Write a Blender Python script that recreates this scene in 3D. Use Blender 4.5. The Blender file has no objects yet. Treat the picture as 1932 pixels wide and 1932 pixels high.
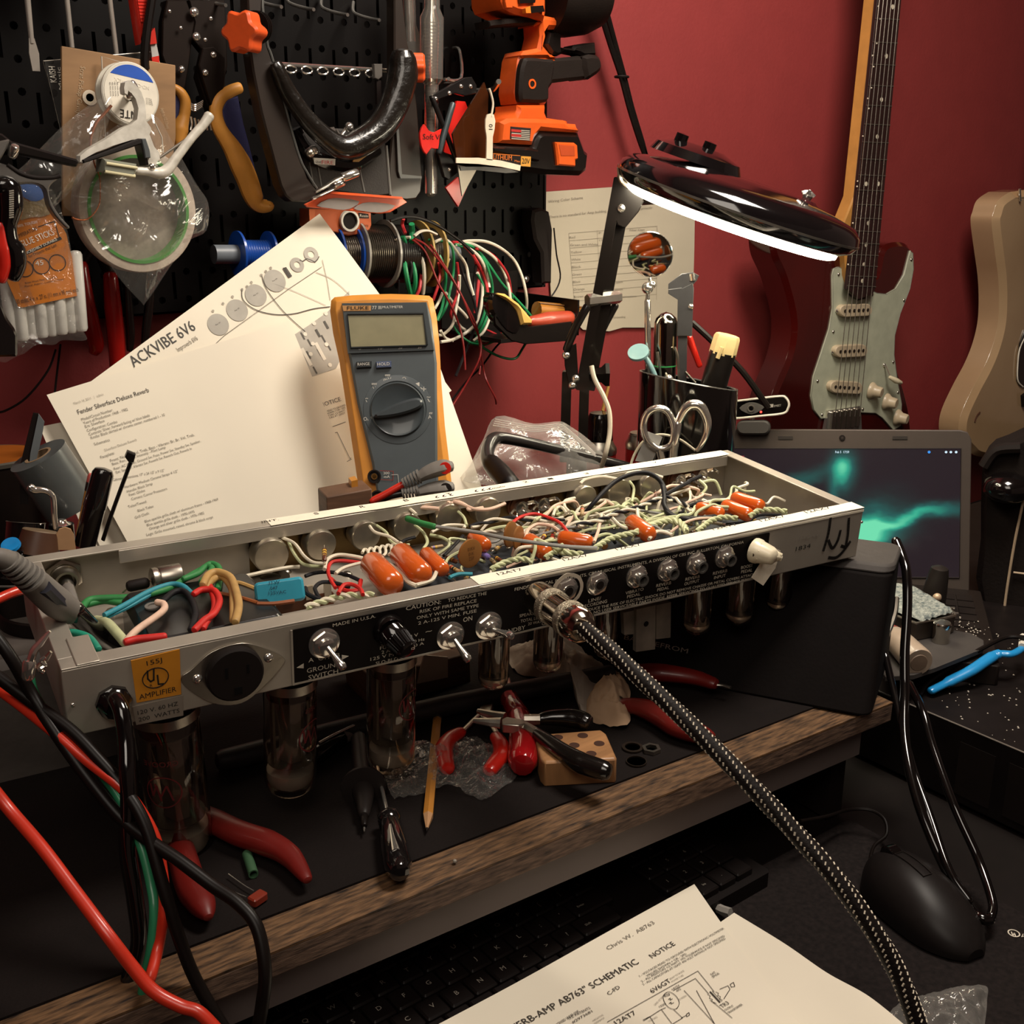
import bpy,math,random
from mathutils import Vector as V,Matrix
from mathutils import noise as mnoise
from mathutils.geometry import tessellate_polygon
random.seed(7)
R_ = random.Random(11)
sc = bpy.context.scene
COL = sc.collection
# ---------------------------------------------------------------- camera
FPX = 2050.0
TH = math.atan(626/FPX);PSI = math.radians(53.4)
FWD = V((math.cos(PSI)*math.cos(TH),math.sin(PSI)*math.cos(TH),-math.sin(TH)))
RT = V((math.sin(PSI),-math.cos(PSI),0));UPV = RT.cross(FWD)
CAM = V((0,0,1.25))
cd = bpy.data.cameras.new('camera');cd.sensor_width = 36;cd.lens = FPX/1932*36;cd.clip_start = .02
cam = bpy.data.objects.new('camera',cd);COL.objects.link(cam)
cam.matrix_world = Matrix(((RT.x,UPV.x,-FWD.x,CAM.x),(RT.y,UPV.y,-FWD.y,CAM.y),(RT.z,UPV.z,-FWD.z,CAM.z),(0,0,0,1)))
sc.camera = cam
# ---------------------------------------------------------------- world, light, exposure
sc.view_settings.view_transform = 'Standard';sc.view_settings.look = 'None'
sc.view_settings.exposure = 0.0;sc.view_settings.gamma = 1;sc.view_settings.use_curve_mapping = False
wd = bpy.data.worlds.new('room_ambient');sc.world = wd;wd.use_nodes = True
wd.node_tree.nodes['Background'].inputs[0].default_value = (1.0,.62,.48,1)
wd.node_tree.nodes['Background'].inputs[1].default_value = .07
def area(name,loc,target,size,power,color=(1,.86,.68),spread=180,size_y=None):
    l = bpy.data.lights.new(name,'AREA');l.energy = power;l.size = size;l.color = color;l.spread = math.radians(spread)
    if size_y: l.shape = 'RECTANGLE';l.size_y = size_y
    o = bpy.data.objects.new(name,l);COL.objects.link(o);o.location = loc
    o.rotation_euler = (V(target)-V(loc)).to_track_quat('-Z','Y').to_euler();return o
area('ceiling_light',(.74,.38,1.98),(.80,1.0,1.15),0.36,15.5,(1,.90,.785))
area('fill_light',(-.30,-.25,2.15),(.5,.7,.95),.7,7.5,(1,.89,.765))  # unseen soft light added at camera left to fill the front faces
RZ = .85      # riser shelf top
MZ = .735     # lower desk top
BZ = .81      # black box top
WY = 1.05     # red wall
PY = 1.02     # pegboard face
# ---------------------------------------------------------------- helpers
def ray(x,y): return FWD+RT*((x-966)/FPX)+UPV*((966-y)/FPX)
def dp(x,y,d): return CAM+ray(x,y)*d
def atz(x,y,z):
    r = ray(x,y);return CAM+r*((z-CAM.z)/r.z)
def dep(P): return (P-CAM).dot(FWD)
class F:
    def __init__(s,o,u,v,n=None):
        s.o = V(o);s.u = V(u).normalized();v = V(v);v = v-s.u*v.dot(s.u);s.v = v.normalized()
        s.n = s.u.cross(s.v)
    def P(s,a,b,c=0): return s.o+s.u*a+s.v*b+s.n*c
    def loc(s,x,y,c=0):
        r = ray(x,y);t = (s.o+s.n*c-CAM).dot(s.n)/r.dot(s.n);w = CAM+r*t-s.o
        return (w.dot(s.u),w.dot(s.v))
    def W(s,x,y,c=0):
        a,b = s.loc(x,y,c);return s.P(a,b,c)
class WF(F):
    """frame that follows the gentle curl of a sheet of paper"""
    def __init__(s,f,seed,curl): s.o,s.u,s.v,s.n,s.seed,s.curl = f.o,f.u,f.v,f.n,seed,curl
    def P(s,a,b,c=0): return s.o+s.u*a+s.v*b+s.n*(c+mnoise.noise(V((a*9+s.seed,b*9,0)))*s.curl)
def Fw(y): return F((0,y,0),(1,0,0),(0,0,1))
def Fz(z): return F((0,0,z),(1,0,0),(0,1,0))
def Fc(x,y,d,yaw=0,tilt=0,roll=0):
    """frame at a pixel and depth facing the viewpoint's azimuth; yaw turns it about the vertical, tilt leans it back"""
    o = dp(x,y,d);h = V((o.x,o.y,0)).normalized();u = V((h.y,-h.x,0))
    u = Matrix.Rotation(math.radians(yaw),3,'Z') @ u
    v = V((0,0,1));v = Matrix.Rotation(math.radians(-tilt),3,u) @ v
    n = u.cross(v);M = Matrix.Rotation(math.radians(roll),3,n)
    return F(o,M@u,M@v)
def F3(A,Bp,C):
    """frame through three points: origin, along u, towards v"""
    return F(A,Bp-A,C-A)
def cr(pts,n=6,closed=False):
    P = [V(p) if len(p) == 3 else V((p[0],p[1],0)) for p in pts];d = len(pts[0]);out = [];N = len(P)
    for i in range(N if closed else N-1):
        if closed: a,b,c,e = P[(i-1) % N],P[i],P[(i+1) % N],P[(i+2) % N]
        else: a,b,c,e = P[max(i-1,0)],P[i],P[i+1],P[min(i+2,N-1)]
        for k in range(n):
            t = k/n
            q = .5*((2*b)+(c-a)*t+(2*a-5*b+4*c-e)*t*t+(3*b-a-3*c+e)*t**3)
            out.append(tuple(q[:d]))
    if not closed: out.append(tuple(P[-1][:d]))
    return out
_txt = {}
def text_geo(s):
    if s not in _txt:
        c = bpy.data.curves.new('t','FONT');c.body = s;c.size = 1;c.resolution_u = 2
        o = bpy.data.objects.new('t',c);me = o.to_mesh()
        vs = [tuple(v.co) for v in me.vertices];fs = [tuple(p.vertices) for p in me.polygons]
        o.to_mesh_clear();bpy.data.objects.remove(o);bpy.data.curves.remove(c)
        if vs:
            x0 = min(v[0] for v in vs);x1 = max(v[0] for v in vs)
            _txt[s] = ([(v[0]-x0,v[1]) for v in vs],fs,x1-x0)
        else: _txt[s] = ([],[],1)
    return _txt[s]
class B:
    def __init__(s,m=None):
        s.v = [];s.f = [];s.k = [];s.ms = [];s.c = 0;s.ns = False
        if m: s.m(m)
    def m(s,m):
        if m not in s.ms: s.ms.append(m)
        s.c = s.ms.index(m);return s
    def add(s,vs,fs):
        o = len(s.v);s.v += [V(v) for v in vs];s.f += [tuple(i+o for i in f) for f in fs];s.k += [s.c]*len(fs);return s
    def box(s,fr,x0,x1,y0,y1,z0,z1,ch=0):
        if ch:
            pts = [(x0+ch,y0),(x1-ch,y0),(x1,y0+ch),(x1,y1-ch),(x1-ch,y1),(x0+ch,y1),(x0,y1-ch),(x0,y0+ch)]
            return s.prism(fr,pts,z0,z1)
        return s.prism(fr,[(x0,y0),(x1,y0),(x1,y1),(x0,y1)],z0,z1)
    def prism(s,fr,pts,t0,t1,bv=0):
        A = sum(pts[i][0]*pts[(i+1) % len(pts)][1]-pts[(i+1) % len(pts)][0]*pts[i][1] for i in range(len(pts)))
        if A < 0: pts = pts[::-1]
        n = len(pts)
        if bv:
            cx = sum(p[0] for p in pts)/n;cy = sum(p[1] for p in pts)/n
            ins = []
            for i in range(n):
                a,b,c = V(pts[i-1]),V(pts[i]),V(pts[(i+1) % n])
                d1 = (b-a);d2 = (c-b)
                if d1.length < 1e-9 or d2.length < 1e-9: ins.append(tuple(b));continue
                n1 = V((-d1.y,d1.x)).normalized();n2 = V((-d2.y,d2.x)).normalized();m = (n1+n2)
                if m.length < .3: m = n1
                m.normalize();ins.append(tuple(b+m*bv))
            rings = [(pts,t0),(pts,t1-bv),(ins,t1)] if t1 > t0 else [(pts,t0),(pts,t1)]
        else: rings = [(pts,t0),(pts,t1)]
        vs = []
        for ps,t in rings: vs += [fr.P(p[0],p[1],t) for p in ps]
        if n > 6:
            t0_ = tessellate_polygon([[V((p[0],p[1],0)) for p in rings[0][0]]]);t1_ = tessellate_polygon([[V((p[0],p[1],0)) for p in rings[-1][0]]])
            def ccw(t,P): return t if (P[t[1]][0]-P[t[0]][0])*(P[t[2]][1]-P[t[0]][1])-(P[t[1]][1]-P[t[0]][1])*(P[t[2]][0]-P[t[0]][0]) > 0 else t[::-1]
            fs = [tuple(ccw(t,rings[0][0])[::-1]) for t in t0_];q = (len(rings)-1)*n;cap_ = [tuple(q+i for i in ccw(t,rings[-1][0])) for t in t1_]
        else: fs = [tuple(range(n))[::-1]];cap_ = [tuple((len(rings)-1)*n+i for i in range(n))]
        for r in range(len(rings)-1):
            for i in range(n):
                j = (i+1) % n;fs.append((r*n+i,r*n+j,(r+1)*n+j,(r+1)*n+i))
        return s.add(vs,fs+cap_)
    def pp(s,fr,px,t0,t1,sm=0,bv=0):
        """outline read off in pixels on the plane at offset t1"""
        if sm: px = cr(px,sm,True)
        return s.prism(fr,[fr.loc(x,y,t1) for x,y in px],t0,t1,bv)
    def ring(s,fr,outer,inner,t0,t1):
        """prism with a hole; outer and inner have the same number of local points"""
        n = len(outer);vs = []
        for ps,t in ((outer,t0),(outer,t1),(inner,t1),(inner,t0)): vs += [fr.P(p[0],p[1],t) for p in ps]
        fs = []
        for r in range(4):
            q = (r+1) % 4
            for i in range(n):
                j = (i+1) % n;fs.append((r*n+i,r*n+j,q*n+j,q*n+i))
        return s.add(vs,fs)
    def lathe(s,p0,d,prof,seg=20,ref=None,sx=1.0):
        p0 = V(p0);d = V(d).normalized()
        a = V(ref) if ref else (V((0,0,1)) if abs(d.z) < .9 else V((1,0,0)))
        x = (a-d*a.dot(d)).normalized();y = d.cross(x);vs = [];fs = [];rows = []
        for t,r in prof:
            if r <= 1e-7: rows.append([len(vs)]);vs.append(p0+d*t)
            else:
                rows.append(list(range(len(vs),len(vs)+seg)))
                for i in range(seg):
                    an = 2*math.pi*i/seg;vs.append(p0+d*t+x*(math.cos(an)*r*sx)+y*(math.sin(an)*r))
        for A,C in zip(rows,rows[1:]):
            for i in range(seg):
                j = (i+1) % seg
                if len(A) == 1 and len(C) == 1: continue
                if len(A) == 1: fs.append((A[0],C[j],C[i]))
                elif len(C) == 1: fs.append((A[i],A[j],C[0]))
                else: fs.append((A[i],A[j],C[j],C[i]))
        if len(rows[0]) > 1: fs.append(tuple(rows[0][::-1]))
        if len(rows[-1]) > 1: fs.append(tuple(rows[-1]))
        return s.add(vs,fs)
    def cyl(s,p0,p1,r,r2=None,seg=16):
        p0 = V(p0);p1 = V(p1);L = (p1-p0).length
        return s.lathe(p0,p1-p0,[(0,r),(L,r if r2 is None else r2)],seg)
    def caps(s,p0,p1,r,seg=14,e=.35):
        p0 = V(p0);p1 = V(p1);L = (p1-p0).length;h = r*e
        pr = [(0,0)]+[(h*(1-math.cos(a)),r*math.sin(a)) for a in (.4,.8,1.2,1.57)]
        pr = [(0,0),(h*.08,r*.45),(h*.35,r*.8),(h,r),(L-h,r),(L-h*.35,r*.8),(L-h*.08,r*.45),(L,0)]
        return s.lathe(p0,p1-p0,pr,seg)
    def sph(s,c,r,seg=14,d=(0,0,1),sq=1.0):
        k = 8;pr = [(r*sq*(-math.cos(math.pi*i/k)),r*math.sin(math.pi*i/k)) for i in range(k+1)]
        pr[0] = (pr[0][0],0);pr[-1] = (pr[-1][0],0)
        return s.lathe(c,d,pr,seg)
    def tube(s,pts,r,seg=8,closed=False,flat=1.0,ref=None):
        P = [V(p) for p in pts];Q = [P[0]]
        for p in P[1:]:
            if (p-Q[-1]).length > 1e-6: Q.append(p)
        P = Q;n = len(P)
        if n < 2: return s
        rs = r if isinstance(r,(list,tuple)) else [r]*n
        if len(rs) == n and not closed and seg > 8 and min(rs[0],rs[-1]) > .0018:
            a,z = (P[0]-P[1]).normalized(),(P[-1]-P[-2]).normalized();r0,r1 = rs[0],rs[-1]
            P = [P[0]+a*r0*.62,P[0]+a*r0*.45]+P+[P[-1]+z*r1*.45,P[-1]+z*r1*.62];rs = [r0*.35,r0*.78]+rs+[r1*.78,r1*.35];n += 4
        if len(rs) != n: rs = [rs[min(int(i*len(rs)/n),len(rs)-1)] for i in range(n)]
        T = []
        for i in range(n):
            a = P[(i-1) % n] if closed or i else P[i];b = P[(i+1) % n] if closed or i < n-1 else P[i]
            T.append((b-a).normalized())
        t = T[0];a = V(ref) if ref else (V((0,0,1)) if abs(t.z) < .9 else V((1,0,0)))
        x = (a-t*a.dot(t)).normalized();vs = [];fs = []
        for i in range(n):
            t = T[i];base = V(ref) if ref else x
            x = (base-t*base.dot(t))
            x = x.normalized() if x.length > 1e-6 else V((1,0,0));y = t.cross(x)
            for k in range(seg):
                an = 2*math.pi*k/seg+math.pi/seg;vs.append(P[i]+x*(math.cos(an)*rs[i]*flat)+y*(math.sin(an)*rs[i]))
        for i in range(n if closed else n-1):
            j = (i+1) % n
            for k in range(seg):
                l = (k+1) % seg;fs.append((i*seg+k,i*seg+l,j*seg+l,j*seg+k))
        if not closed: fs.append(tuple(range(seg))[::-1]);fs.append(tuple((n-1)*seg+k for k in range(seg)))
        return s.add(vs,fs)
    def tpx(s,px,r,seg=8,n=5,closed=False,flat=1.0,ref=None):
        """tube through (x, y, depth) readings, smoothed"""
        P = [dp(*p) for p in px]
        P = cr([tuple(p) for p in P],n,closed)
        if isinstance(r,(list,tuple)):
            m = len(P);k = len(r)-1;rr = []
            for i in range(m):
                t = i/(m-1)*k;q = min(int(t),k-1);rr.append(r[q]*(1-(t-q))+r[q+1]*(t-q))
            r = rr
        return s.tube(P,r,seg,closed,flat,ref)
    def fpx(s,fr,px,r,c=0,seg=8,n=5,closed=False,flat=1.0,ref=None):
        """tube lying on a frame's plane, read off in pixels"""
        P = [fr.W(x,y,c) for x,y in px]
        P = cr([tuple(p) for p in P],n,closed)
        if isinstance(r,(list,tuple)):
            m = len(P);k = len(r)-1;rr = []
            for i in range(m):
                t = i/(m-1)*k;q = min(int(t),k-1);rr.append(r[q]*(1-(t-q))+r[q+1]*(t-q))
            r = rr
        return s.tube(P,r,seg,closed,flat,ref)
    def lab(s,fr,txt,p0,p1,hpx,c=.0004,w=None):
        a = V(fr.loc(p0[0],p0[1],c));b = V(fr.loc(p1[0],p1[1],c))
        vs,fs,tw = text_geo(txt);d = (b-a);L = d.length
        if L < 1e-6 or not vs: return s
        d.normalize();e = V((-d.y,d.x));h = hpx*dep(fr.P(a.x,a.y))/FPX/.72
        if w: L = tw*h*w
        pts = [a+d*(x/tw*L)+e*(y*h) for x,y in vs]
        return s.add([fr.P(p.x,p.y,c) for p in pts],fs)
    def line(s,fr,px,wpx,c=.0004):
        """flat printed stroke"""
        for p,q in zip(px,px[1:]):
            a = V(fr.loc(*p,c));b = V(fr.loc(*q,c));d = b-a
            if d.length < 1e-7: continue
            h = wpx*dep(fr.P(a.x,a.y))/FPX/2;d.normalize();e = V((-d.y,d.x))*h;a = a-d*h*.6;b = b+d*h*.6
            s.add([fr.P(*(a-e),c),fr.P(*(b-e),c),fr.P(*(b+e),c),fr.P(*(a+e),c)],[(0,1,2,3)])
        return s
    def build(s,name,parent=None,label=None,cat=None,group=None,kind=None,bev=0,sub=0,sharp=38,flat=False,wob=None):
        return build(s,name,parent,label,cat,group,kind,bev,sub,sharp,flat)
WO = {}
def build(b,name,parent=None,label=None,cat=None,group=None,kind=None,bev=0,sub=0,sharp=38,flat=False):
    vs = b.v
    if parent is not None: org = WO[parent.name]
    else:
        xs = [v.x for v in vs];ys = [v.y for v in vs];zs = [v.z for v in vs]
        org = V(((min(xs)+max(xs))/2,(min(ys)+max(ys))/2,min(zs)))
    me = bpy.data.meshes.new(name);me.from_pydata([tuple(v-org) for v in vs],[],b.f)
    for m in b.ms: me.materials.append(m)
    me.polygons.foreach_set('material_index',b.k)
    me.validate()
    if not flat:
        me.polygons.foreach_set('use_smooth',[True]*len(me.polygons));me.set_sharp_from_angle(angle=math.radians(sharp))
    o = bpy.data.objects.new(name,me);COL.objects.link(o)
    if parent is not None: o.parent = parent
    else: o.location = org
    WO[o.name] = org
    if bev:
        md = o.modifiers.new('edge','BEVEL');md.width = bev;md.segments = 2;md.limit_method = 'ANGLE';md.angle_limit = math.radians(40)
    if sub:
        md = o.modifiers.new('sub','SUBSURF');md.levels = sub;md.render_levels = sub
    tagp(o,label,cat,group,kind);return o
def tagp(o,label=None,cat=None,group=None,kind=None):
    if label: o['label'] = label
    if cat: o['category'] = cat
    if group: o['group'] = group
    if kind: o['kind'] = kind
def T(name,loc,label,cat,group=None):
    o = bpy.data.objects.new(name,None);COL.objects.link(o);o.location = loc;o.empty_display_size = .02
    WO[o.name] = V(loc);tagp(o,label,cat,group);return o
def lin(h):
    h = h.lstrip('#');c = [int(h[i:i+2],16)/255 for i in (0,2,4)]
    return tuple(x/12.92 if x <= .04045 else ((x+.055)/1.055)**2.4 for x in c)+(1,)
_mats = {}
def M(name,hx='#888888',rough=.5,metal=0,noise=None,bump=None,coat=0,emit=0,trans=0,ior=1.45,alpha=1,spec=.5,hx2=None,stretch=None):
    if name in _mats: return _mats[name]
    m = bpy.data.materials.new(name);m.use_nodes = True;nt = m.node_tree;N = nt.nodes;L = nt.links
    p = N['Principled BSDF'];c = lin(hx);p.inputs['Base Color'].default_value = c
    p.inputs['Roughness'].default_value = rough;p.inputs['Metallic'].default_value = metal
    p.inputs['Coat Weight'].default_value = coat;p.inputs['Coat Roughness'].default_value = .08
    p.inputs['IOR'].default_value = ior;p.inputs['Transmission Weight'].default_value = trans;p.inputs['Alpha'].default_value = alpha
    p.inputs['Specular IOR Level'].default_value = spec*(.45 if max(c[:3]) < .02 and not coat and rough > .3 else 1)
    if emit: p.inputs['Emission Color'].default_value = c;p.inputs['Emission Strength'].default_value = emit
    tc = N.new('ShaderNodeTexCoord');mp = N.new('ShaderNodeMapping');L.new(tc.outputs['Object'],mp.inputs[0])
    if stretch: mp.inputs['Scale'].default_value = stretch
    nz = noise or (60,.12)
    t = N.new('ShaderNodeTexNoise');t.inputs['Scale'].default_value = nz[0];t.inputs['Detail'].default_value = 5;L.new(mp.outputs[0],t.inputs['Vector'])
    r = N.new('ShaderNodeValToRGB');r.color_ramp.elements[0].position = .3;r.color_ramp.elements[1].position = .7
    k = 1-nz[1];c2 = lin(hx2) if hx2 else tuple(min(1,x*(1+nz[1]*.5)) for x in c[:3])+(1,)
    r.color_ramp.elements[0].color = (c[0]*k,c[1]*k,c[2]*k,1);r.color_ramp.elements[1].color = c2
    L.new(t.outputs[0],r.inputs[0]);L.new(r.outputs[0],p.inputs['Base Color'])
    if bump:
        t2 = N.new('ShaderNodeTexNoise');t2.inputs['Scale'].default_value = bump[0];t2.inputs['Detail'].default_value = 6;L.new(mp.outputs[0],t2.inputs['Vector'])
        bn = N.new('ShaderNodeBump');bn.inputs['Strength'].default_value = bump[1];bn.inputs['Distance'].default_value = bump[2] if len(bump) > 2 else .001
        L.new(t2.outputs[0],bn.inputs['Height']);L.new(bn.outputs[0],p.inputs['Normal'])
    _mats[name] = m;return m
def film(name,tint='#ffffff',clear=.8,rough=.12,bscale=35,bstr=.6,white=.05):
    """thin clear plastic: mostly see-through with wrinkled highlights and a little haze"""
    if name in _mats: return _mats[name]
    m = bpy.data.materials.new(name);m.use_nodes = True;nt = m.node_tree;N = nt.nodes;L = nt.links
    N.remove(N['Principled BSDF']);out = N['Material Output']
    tr = N.new('ShaderNodeBsdfTransparent');tr.inputs[0].default_value = lin(tint)
    gl = N.new('ShaderNodeBsdfGlossy');gl.inputs['Roughness'].default_value = rough
    df = N.new('ShaderNodeBsdfDiffuse');df.inputs[0].default_value = (.75,.72,.66,1)
    tc = N.new('ShaderNodeTexCoord');t = N.new('ShaderNodeTexNoise');t.inputs['Scale'].default_value = bscale;t.inputs['Detail'].default_value = 4;t.inputs['Distortion'].default_value = .8
    L.new(tc.outputs['Object'],t.inputs['Vector'])
    bn = N.new('ShaderNodeBump');bn.inputs['Strength'].default_value = bstr;bn.inputs['Distance'].default_value = .01;L.new(t.outputs[0],bn.inputs['Height'])
    L.new(bn.outputs[0],gl.inputs['Normal'])
    lw = N.new('ShaderNodeLayerWeight');lw.inputs['Blend'].default_value = 1-clear;L.new(bn.outputs[0],lw.inputs['Normal'])
    mx = N.new('ShaderNodeMixShader');L.new(lw.outputs['Facing'],mx.inputs[0]);L.new(tr.outputs[0],mx.inputs[1]);L.new(gl.outputs[0],mx.inputs[2])
    m2 = N.new('ShaderNodeMixShader');m2.inputs[0].default_value = white;L.new(mx.outputs[0],m2.inputs[1]);L.new(df.outputs[0],m2.inputs[2])
    L.new(m2.outputs[0],out.inputs[0]);_mats[name] = m;return m
def arc(cx,cy,r,a0,a1,n=12,ry=None):
    return [(cx+r*math.cos(math.radians(a0+(a1-a0)*i/n)),cy+(ry or r)*math.sin(math.radians(a0+(a1-a0)*i/n))) for i in range(n+1)]
def circ(cx,cy,r,n=24,ry=None): return arc(cx,cy,r,0,360-360/n,n-1,ry)
def rrect(x0,y0,x1,y1,r,n=4):
    return arc(x1-r,y1-r,r,0,90,n)+arc(x0+r,y1-r,r,90,180,n)+arc(x0+r,y0+r,r,180,270,n)+arc(x1-r,y0+r,r,270,360,n)
# shared materials
BLK = M('black_plastic','#130e0c',.38,noise=(80,.15));BLKM = M('black_matte','#18110e',.7)
BLKG = M('black_gloss','#0d0a0a',.12,coat=.6);CHR = M('chrome','#e6e1d8',.14,.92);STL = M('brushed_steel','#b9b2a6',.32,1,bump=(300,.05))
SOLD = M('solder','#c9c2b4',.25,1);RUB = M('grey_rubber','#6d6862',.6);WHT = M('white_plastic','#e8e0d0',.4)
PAP = M('paper','#e2d9c6',.85,noise=(6,.05),bump=(5,.15,.002));INK = M('dark_ink','#26221f',.8);INKG = M('grey_ink','#8d867a',.85)
PRW = M('white_print','#c9c0ae',.7);ORG = M('orange_plastic','#e0561f',.38,coat=.2);REDP = M('red_plastic','#b41d12',.3,coat=.4)
WOODL = M('pale_wood','#a9784a',.6,noise=(18,.35),stretch=(1,1,8));BRS = M('brass','#9c7440',.35,1)
# ================================================================ structure
WALLM = M('wall_red_paint','#86302f',.62,noise=(25,.05),bump=(220,.25,.0012))
b = B(WALLM);b.box(Fw(WY),-1.2,3.4,-.0,2.5,-.06,0);b.build('wall_back',kind='structure')
b = B(M('side_wall_paint','#5d1b1a',.7));b.box(F((-1.2,-2.2,0),(0,1,0),(0,0,1)),0,3.25,0,2.5,-.06,0);b.build('wall_left',kind='structure')
b = B(M('floor_dark_carpet','#2a1a15',.95,noise=(90,.4),bump=(300,.6)));b.box(Fz(0),-1.2,3.4,-2.2,WY,-.05,0);b.build('floor',kind='structure')
b = B(M('ceiling_paint','#c9bba8',.9));b.box(Fz(2.5),-1.2,3.4,-2.2,WY,0,.05);b.build('ceiling',kind='structure')
# ---------------------------------------------------------------- pegboard with real holes and slots
PEG = M('pegboard_black_steel','#0a0706',.45,.0,spec=.35,noise=(40,.2))
def pegboard():
    g = T('pegboard',(.3,PY+.008,1.10),'black steel pegboard with round holes and upright slots behind the tools','pegboard')
    b = B(PEG);fr = Fw(PY);x0,x1 = -.10,fr.loc(1030,420)[0];z0,z1 = 1.13,1.66
    cw = .0127;ncol = int((x1-x0)/cw);rh = .0508;nrow = int((z1-z0)/rh)+1
    for c in range(ncol):
        xa = x0+c*cw;xb = xa+cw
        for r in range(nrow):
            ya = z0+r*rh;yb = ya+rh
            if c % 2:
                for k in range(2):
                    y0 = ya+k*rh/2;y1 = y0+rh/2;cx,cy = (xa+xb)/2,(y0+y1)/2
                    inn = [(cx+.0034*math.cos(math.pi/4*i),cy+.0034*math.sin(math.pi/4*i)) for i in range(8)]
                    out = [(xb,cy),(xb,y1),(cx,y1),(xa,y1),(xa,cy),(xa,y0),(cx,y0),(xb,y0)]
                    b.ring(fr,out,inn,-.0016,0)
            else:
                cx,cy = (xa+xb)/2,(ya+yb)/2;w,h = .0016,.0125
                inn = [(cx+w,cy),(cx+w,cy+h),(cx,cy+h),(cx-w,cy+h),(cx-w,cy),(cx-w,cy-h),(cx,cy-h),(cx+w,cy-h)]
                out = [(xb,cy),(xb,yb),(cx,yb),(xa,yb),(xa,cy),(xa,ya),(cx,ya),(xb,ya)]
                b.ring(fr,out,inn,-.0016,0)
    b.build('punched_sheet',g)
    b = B(BLKM);b.box(fr,x0,x1,z0,z0+.002,-.025,0);b.box(fr,x1-.002,x1,z0,z1,-.025,0);b.box(fr,x0,x1,z1,z1+.03,-.025,0);b.build('edge_flange',g)
    b = B(BLKM);b.box(fr,x0,x1,z0,z1,-.028,-.024);b.build('backing',g)
pegboard()
# ---------------------------------------------------------------- riser shelf
WD = M('worn_oak_top','#2e1a0d',.6,noise=(55,.75),hx2='#78583a',stretch=(1,6,6),bump=(160,.35))
WDE = M('oak_edge','#4b3830',.65,noise=(60,.55),hx2='#7a6150',stretch=(1.2,9,9),bump=(160,.3))
eL = atz(500,1802,RZ);eR = atz(1685,1325,RZ);ex = (eR-eL).normalized();eL2 = eR-ex*1.05
rf = F(eR,ex,V((0,0,1)).cross(ex))   # u along front edge, v to the wall, origin at right front corner
rdep = WY-eR.y-.02
g = T('riser_shelf',V((eR.x-.5,eR.y+.2,MZ)),'wide dark shelf with a worn wooden front edge under the amplifier','shelf')
b = B(WDE);b.box(rf,-1.05,0,0,rdep-.03,-.0165,-.0015);b.build('board',g,bev=.0008)
b = B(WD);b.box(rf,-1.05,0,0,rdep-.03,-.0015,0);b.build('top_veneer',g)
b = B(M('shelf_apron_grey','#6a5f5c',.55,noise=(12,.12)));b.box(rf,-1.05,-.02,.012,.03,-.046,-.0165);b.build('apron',g)
b = B(BLKM);b.box(rf,-.03,-.012,.03,rdep-.06,-.112,-.0165);b.build('side_panel',g)
b = B(M('cloth_runner_black','#120b09',.85,bump=(500,.4)));b.box(rf,-1.04,-.004,.028,rdep-.04,0,.0016)
b.build('desk_mat',label='black cloth mat covering the top of the wooden shelf',cat='mat')
# ---------------------------------------------------------------- lower desk
b = B(M('lower_desk_dark','#120c0a',.6,noise=(60,.2)));b.box(Fz(MZ),-.9,2.3,.02,.94,-.03,0)
for x in (-.85,2.2):
    for y in (.06,.86): b.box(Fz(0),x,x+.05,y,y+.05,0,MZ-.03)
b.build('desk',label='dark desk carrying the keyboard, the shelf and the black box',cat='desk')
# ================================================================ amplifier chassis
def _rot():
    a,b_,c = -.11352704,.00176941,.07871502
    ca,sa,cb,sb,cc,s_ = math.cos(a),math.sin(a),math.cos(b_),math.sin(b_),math.cos(c),math.sin(c)
    return Matrix(((ca,-sa,0),(sa,ca,0),(0,0,1))) @ Matrix(((cb,0,sb),(0,1,0),(-sb,0,cb))) @ Matrix(((1,0,0),(0,cc,-s_),(0,s_,cc)))
_m = _rot();CO = V((.12189,.56553,1.25-.24945))
CH = F(CO,_m.col[0],_m.col[1]);CL,CD,CHH = .60,.1646,.0408
FF = F(CO,CH.u,CH.n)                      # front face, n to the viewer
BF = F(CH.P(0,CD-.0014,0),CH.u,CH.n)    # inside of the back wall
ALU = M('chassis_steel','#a49c90',.40,.5,noise=(9,.2),bump=(35,.06),hx2='#bdb4a6')
ALUI = M('chassis_inner_steel','#b9b1a4',.34,.55,noise=(14,.25),bump=(30,.08))
TAPE = M('masking_tape','#e9dfca',.8,noise=(90,.06),bump=(200,.2))
SCR = M('control_panel_black','#120e0d',.5,noise=(30,.1),spec=.3)
amp = T('amplifier_chassis',CH.P(.3,.08,-CHH),'long open silver amplifier chassis full of wiring, tubes below, resting on wood blocks','amplifier')
b = B(ALU)
b.box(CH,0,CL,0,CD,-CHH,-CHH+.0014)
b.box(CH,0,CL,0,.0014,-CHH,0);b.box(CH,0,CL,CD-.0014,CD,-CHH,0)
b.box(CH,0,.0014,.0014,CD-.0014,-CHH,0);b.box(CH,CL-.0014,CL,.0014,CD-.0014,-CHH,0)
b.build('chassis_shell',amp,bev=.0006)
b = B(ALUI)
b.box(CH,.0,CL,.0,.0125,-.0002,.0012);b.box(CH,.0,CL,CD-.0115,CD,-.0002,.0012)
b.box(CH,0,.012,.0125,CD-.0115,-.0002,.0012);b.box(CH,CL-.011,CL,.0125,CD-.0115,-.0002,.0012)
b.box(CH,.06,CL-.01,CD-.0128,CD-.0115,-.009,.0005)
b.box(CH,.008,.02,.0,.034,.001,.0022)
b.build('rim_flange',amp,bev=.0005)
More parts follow.
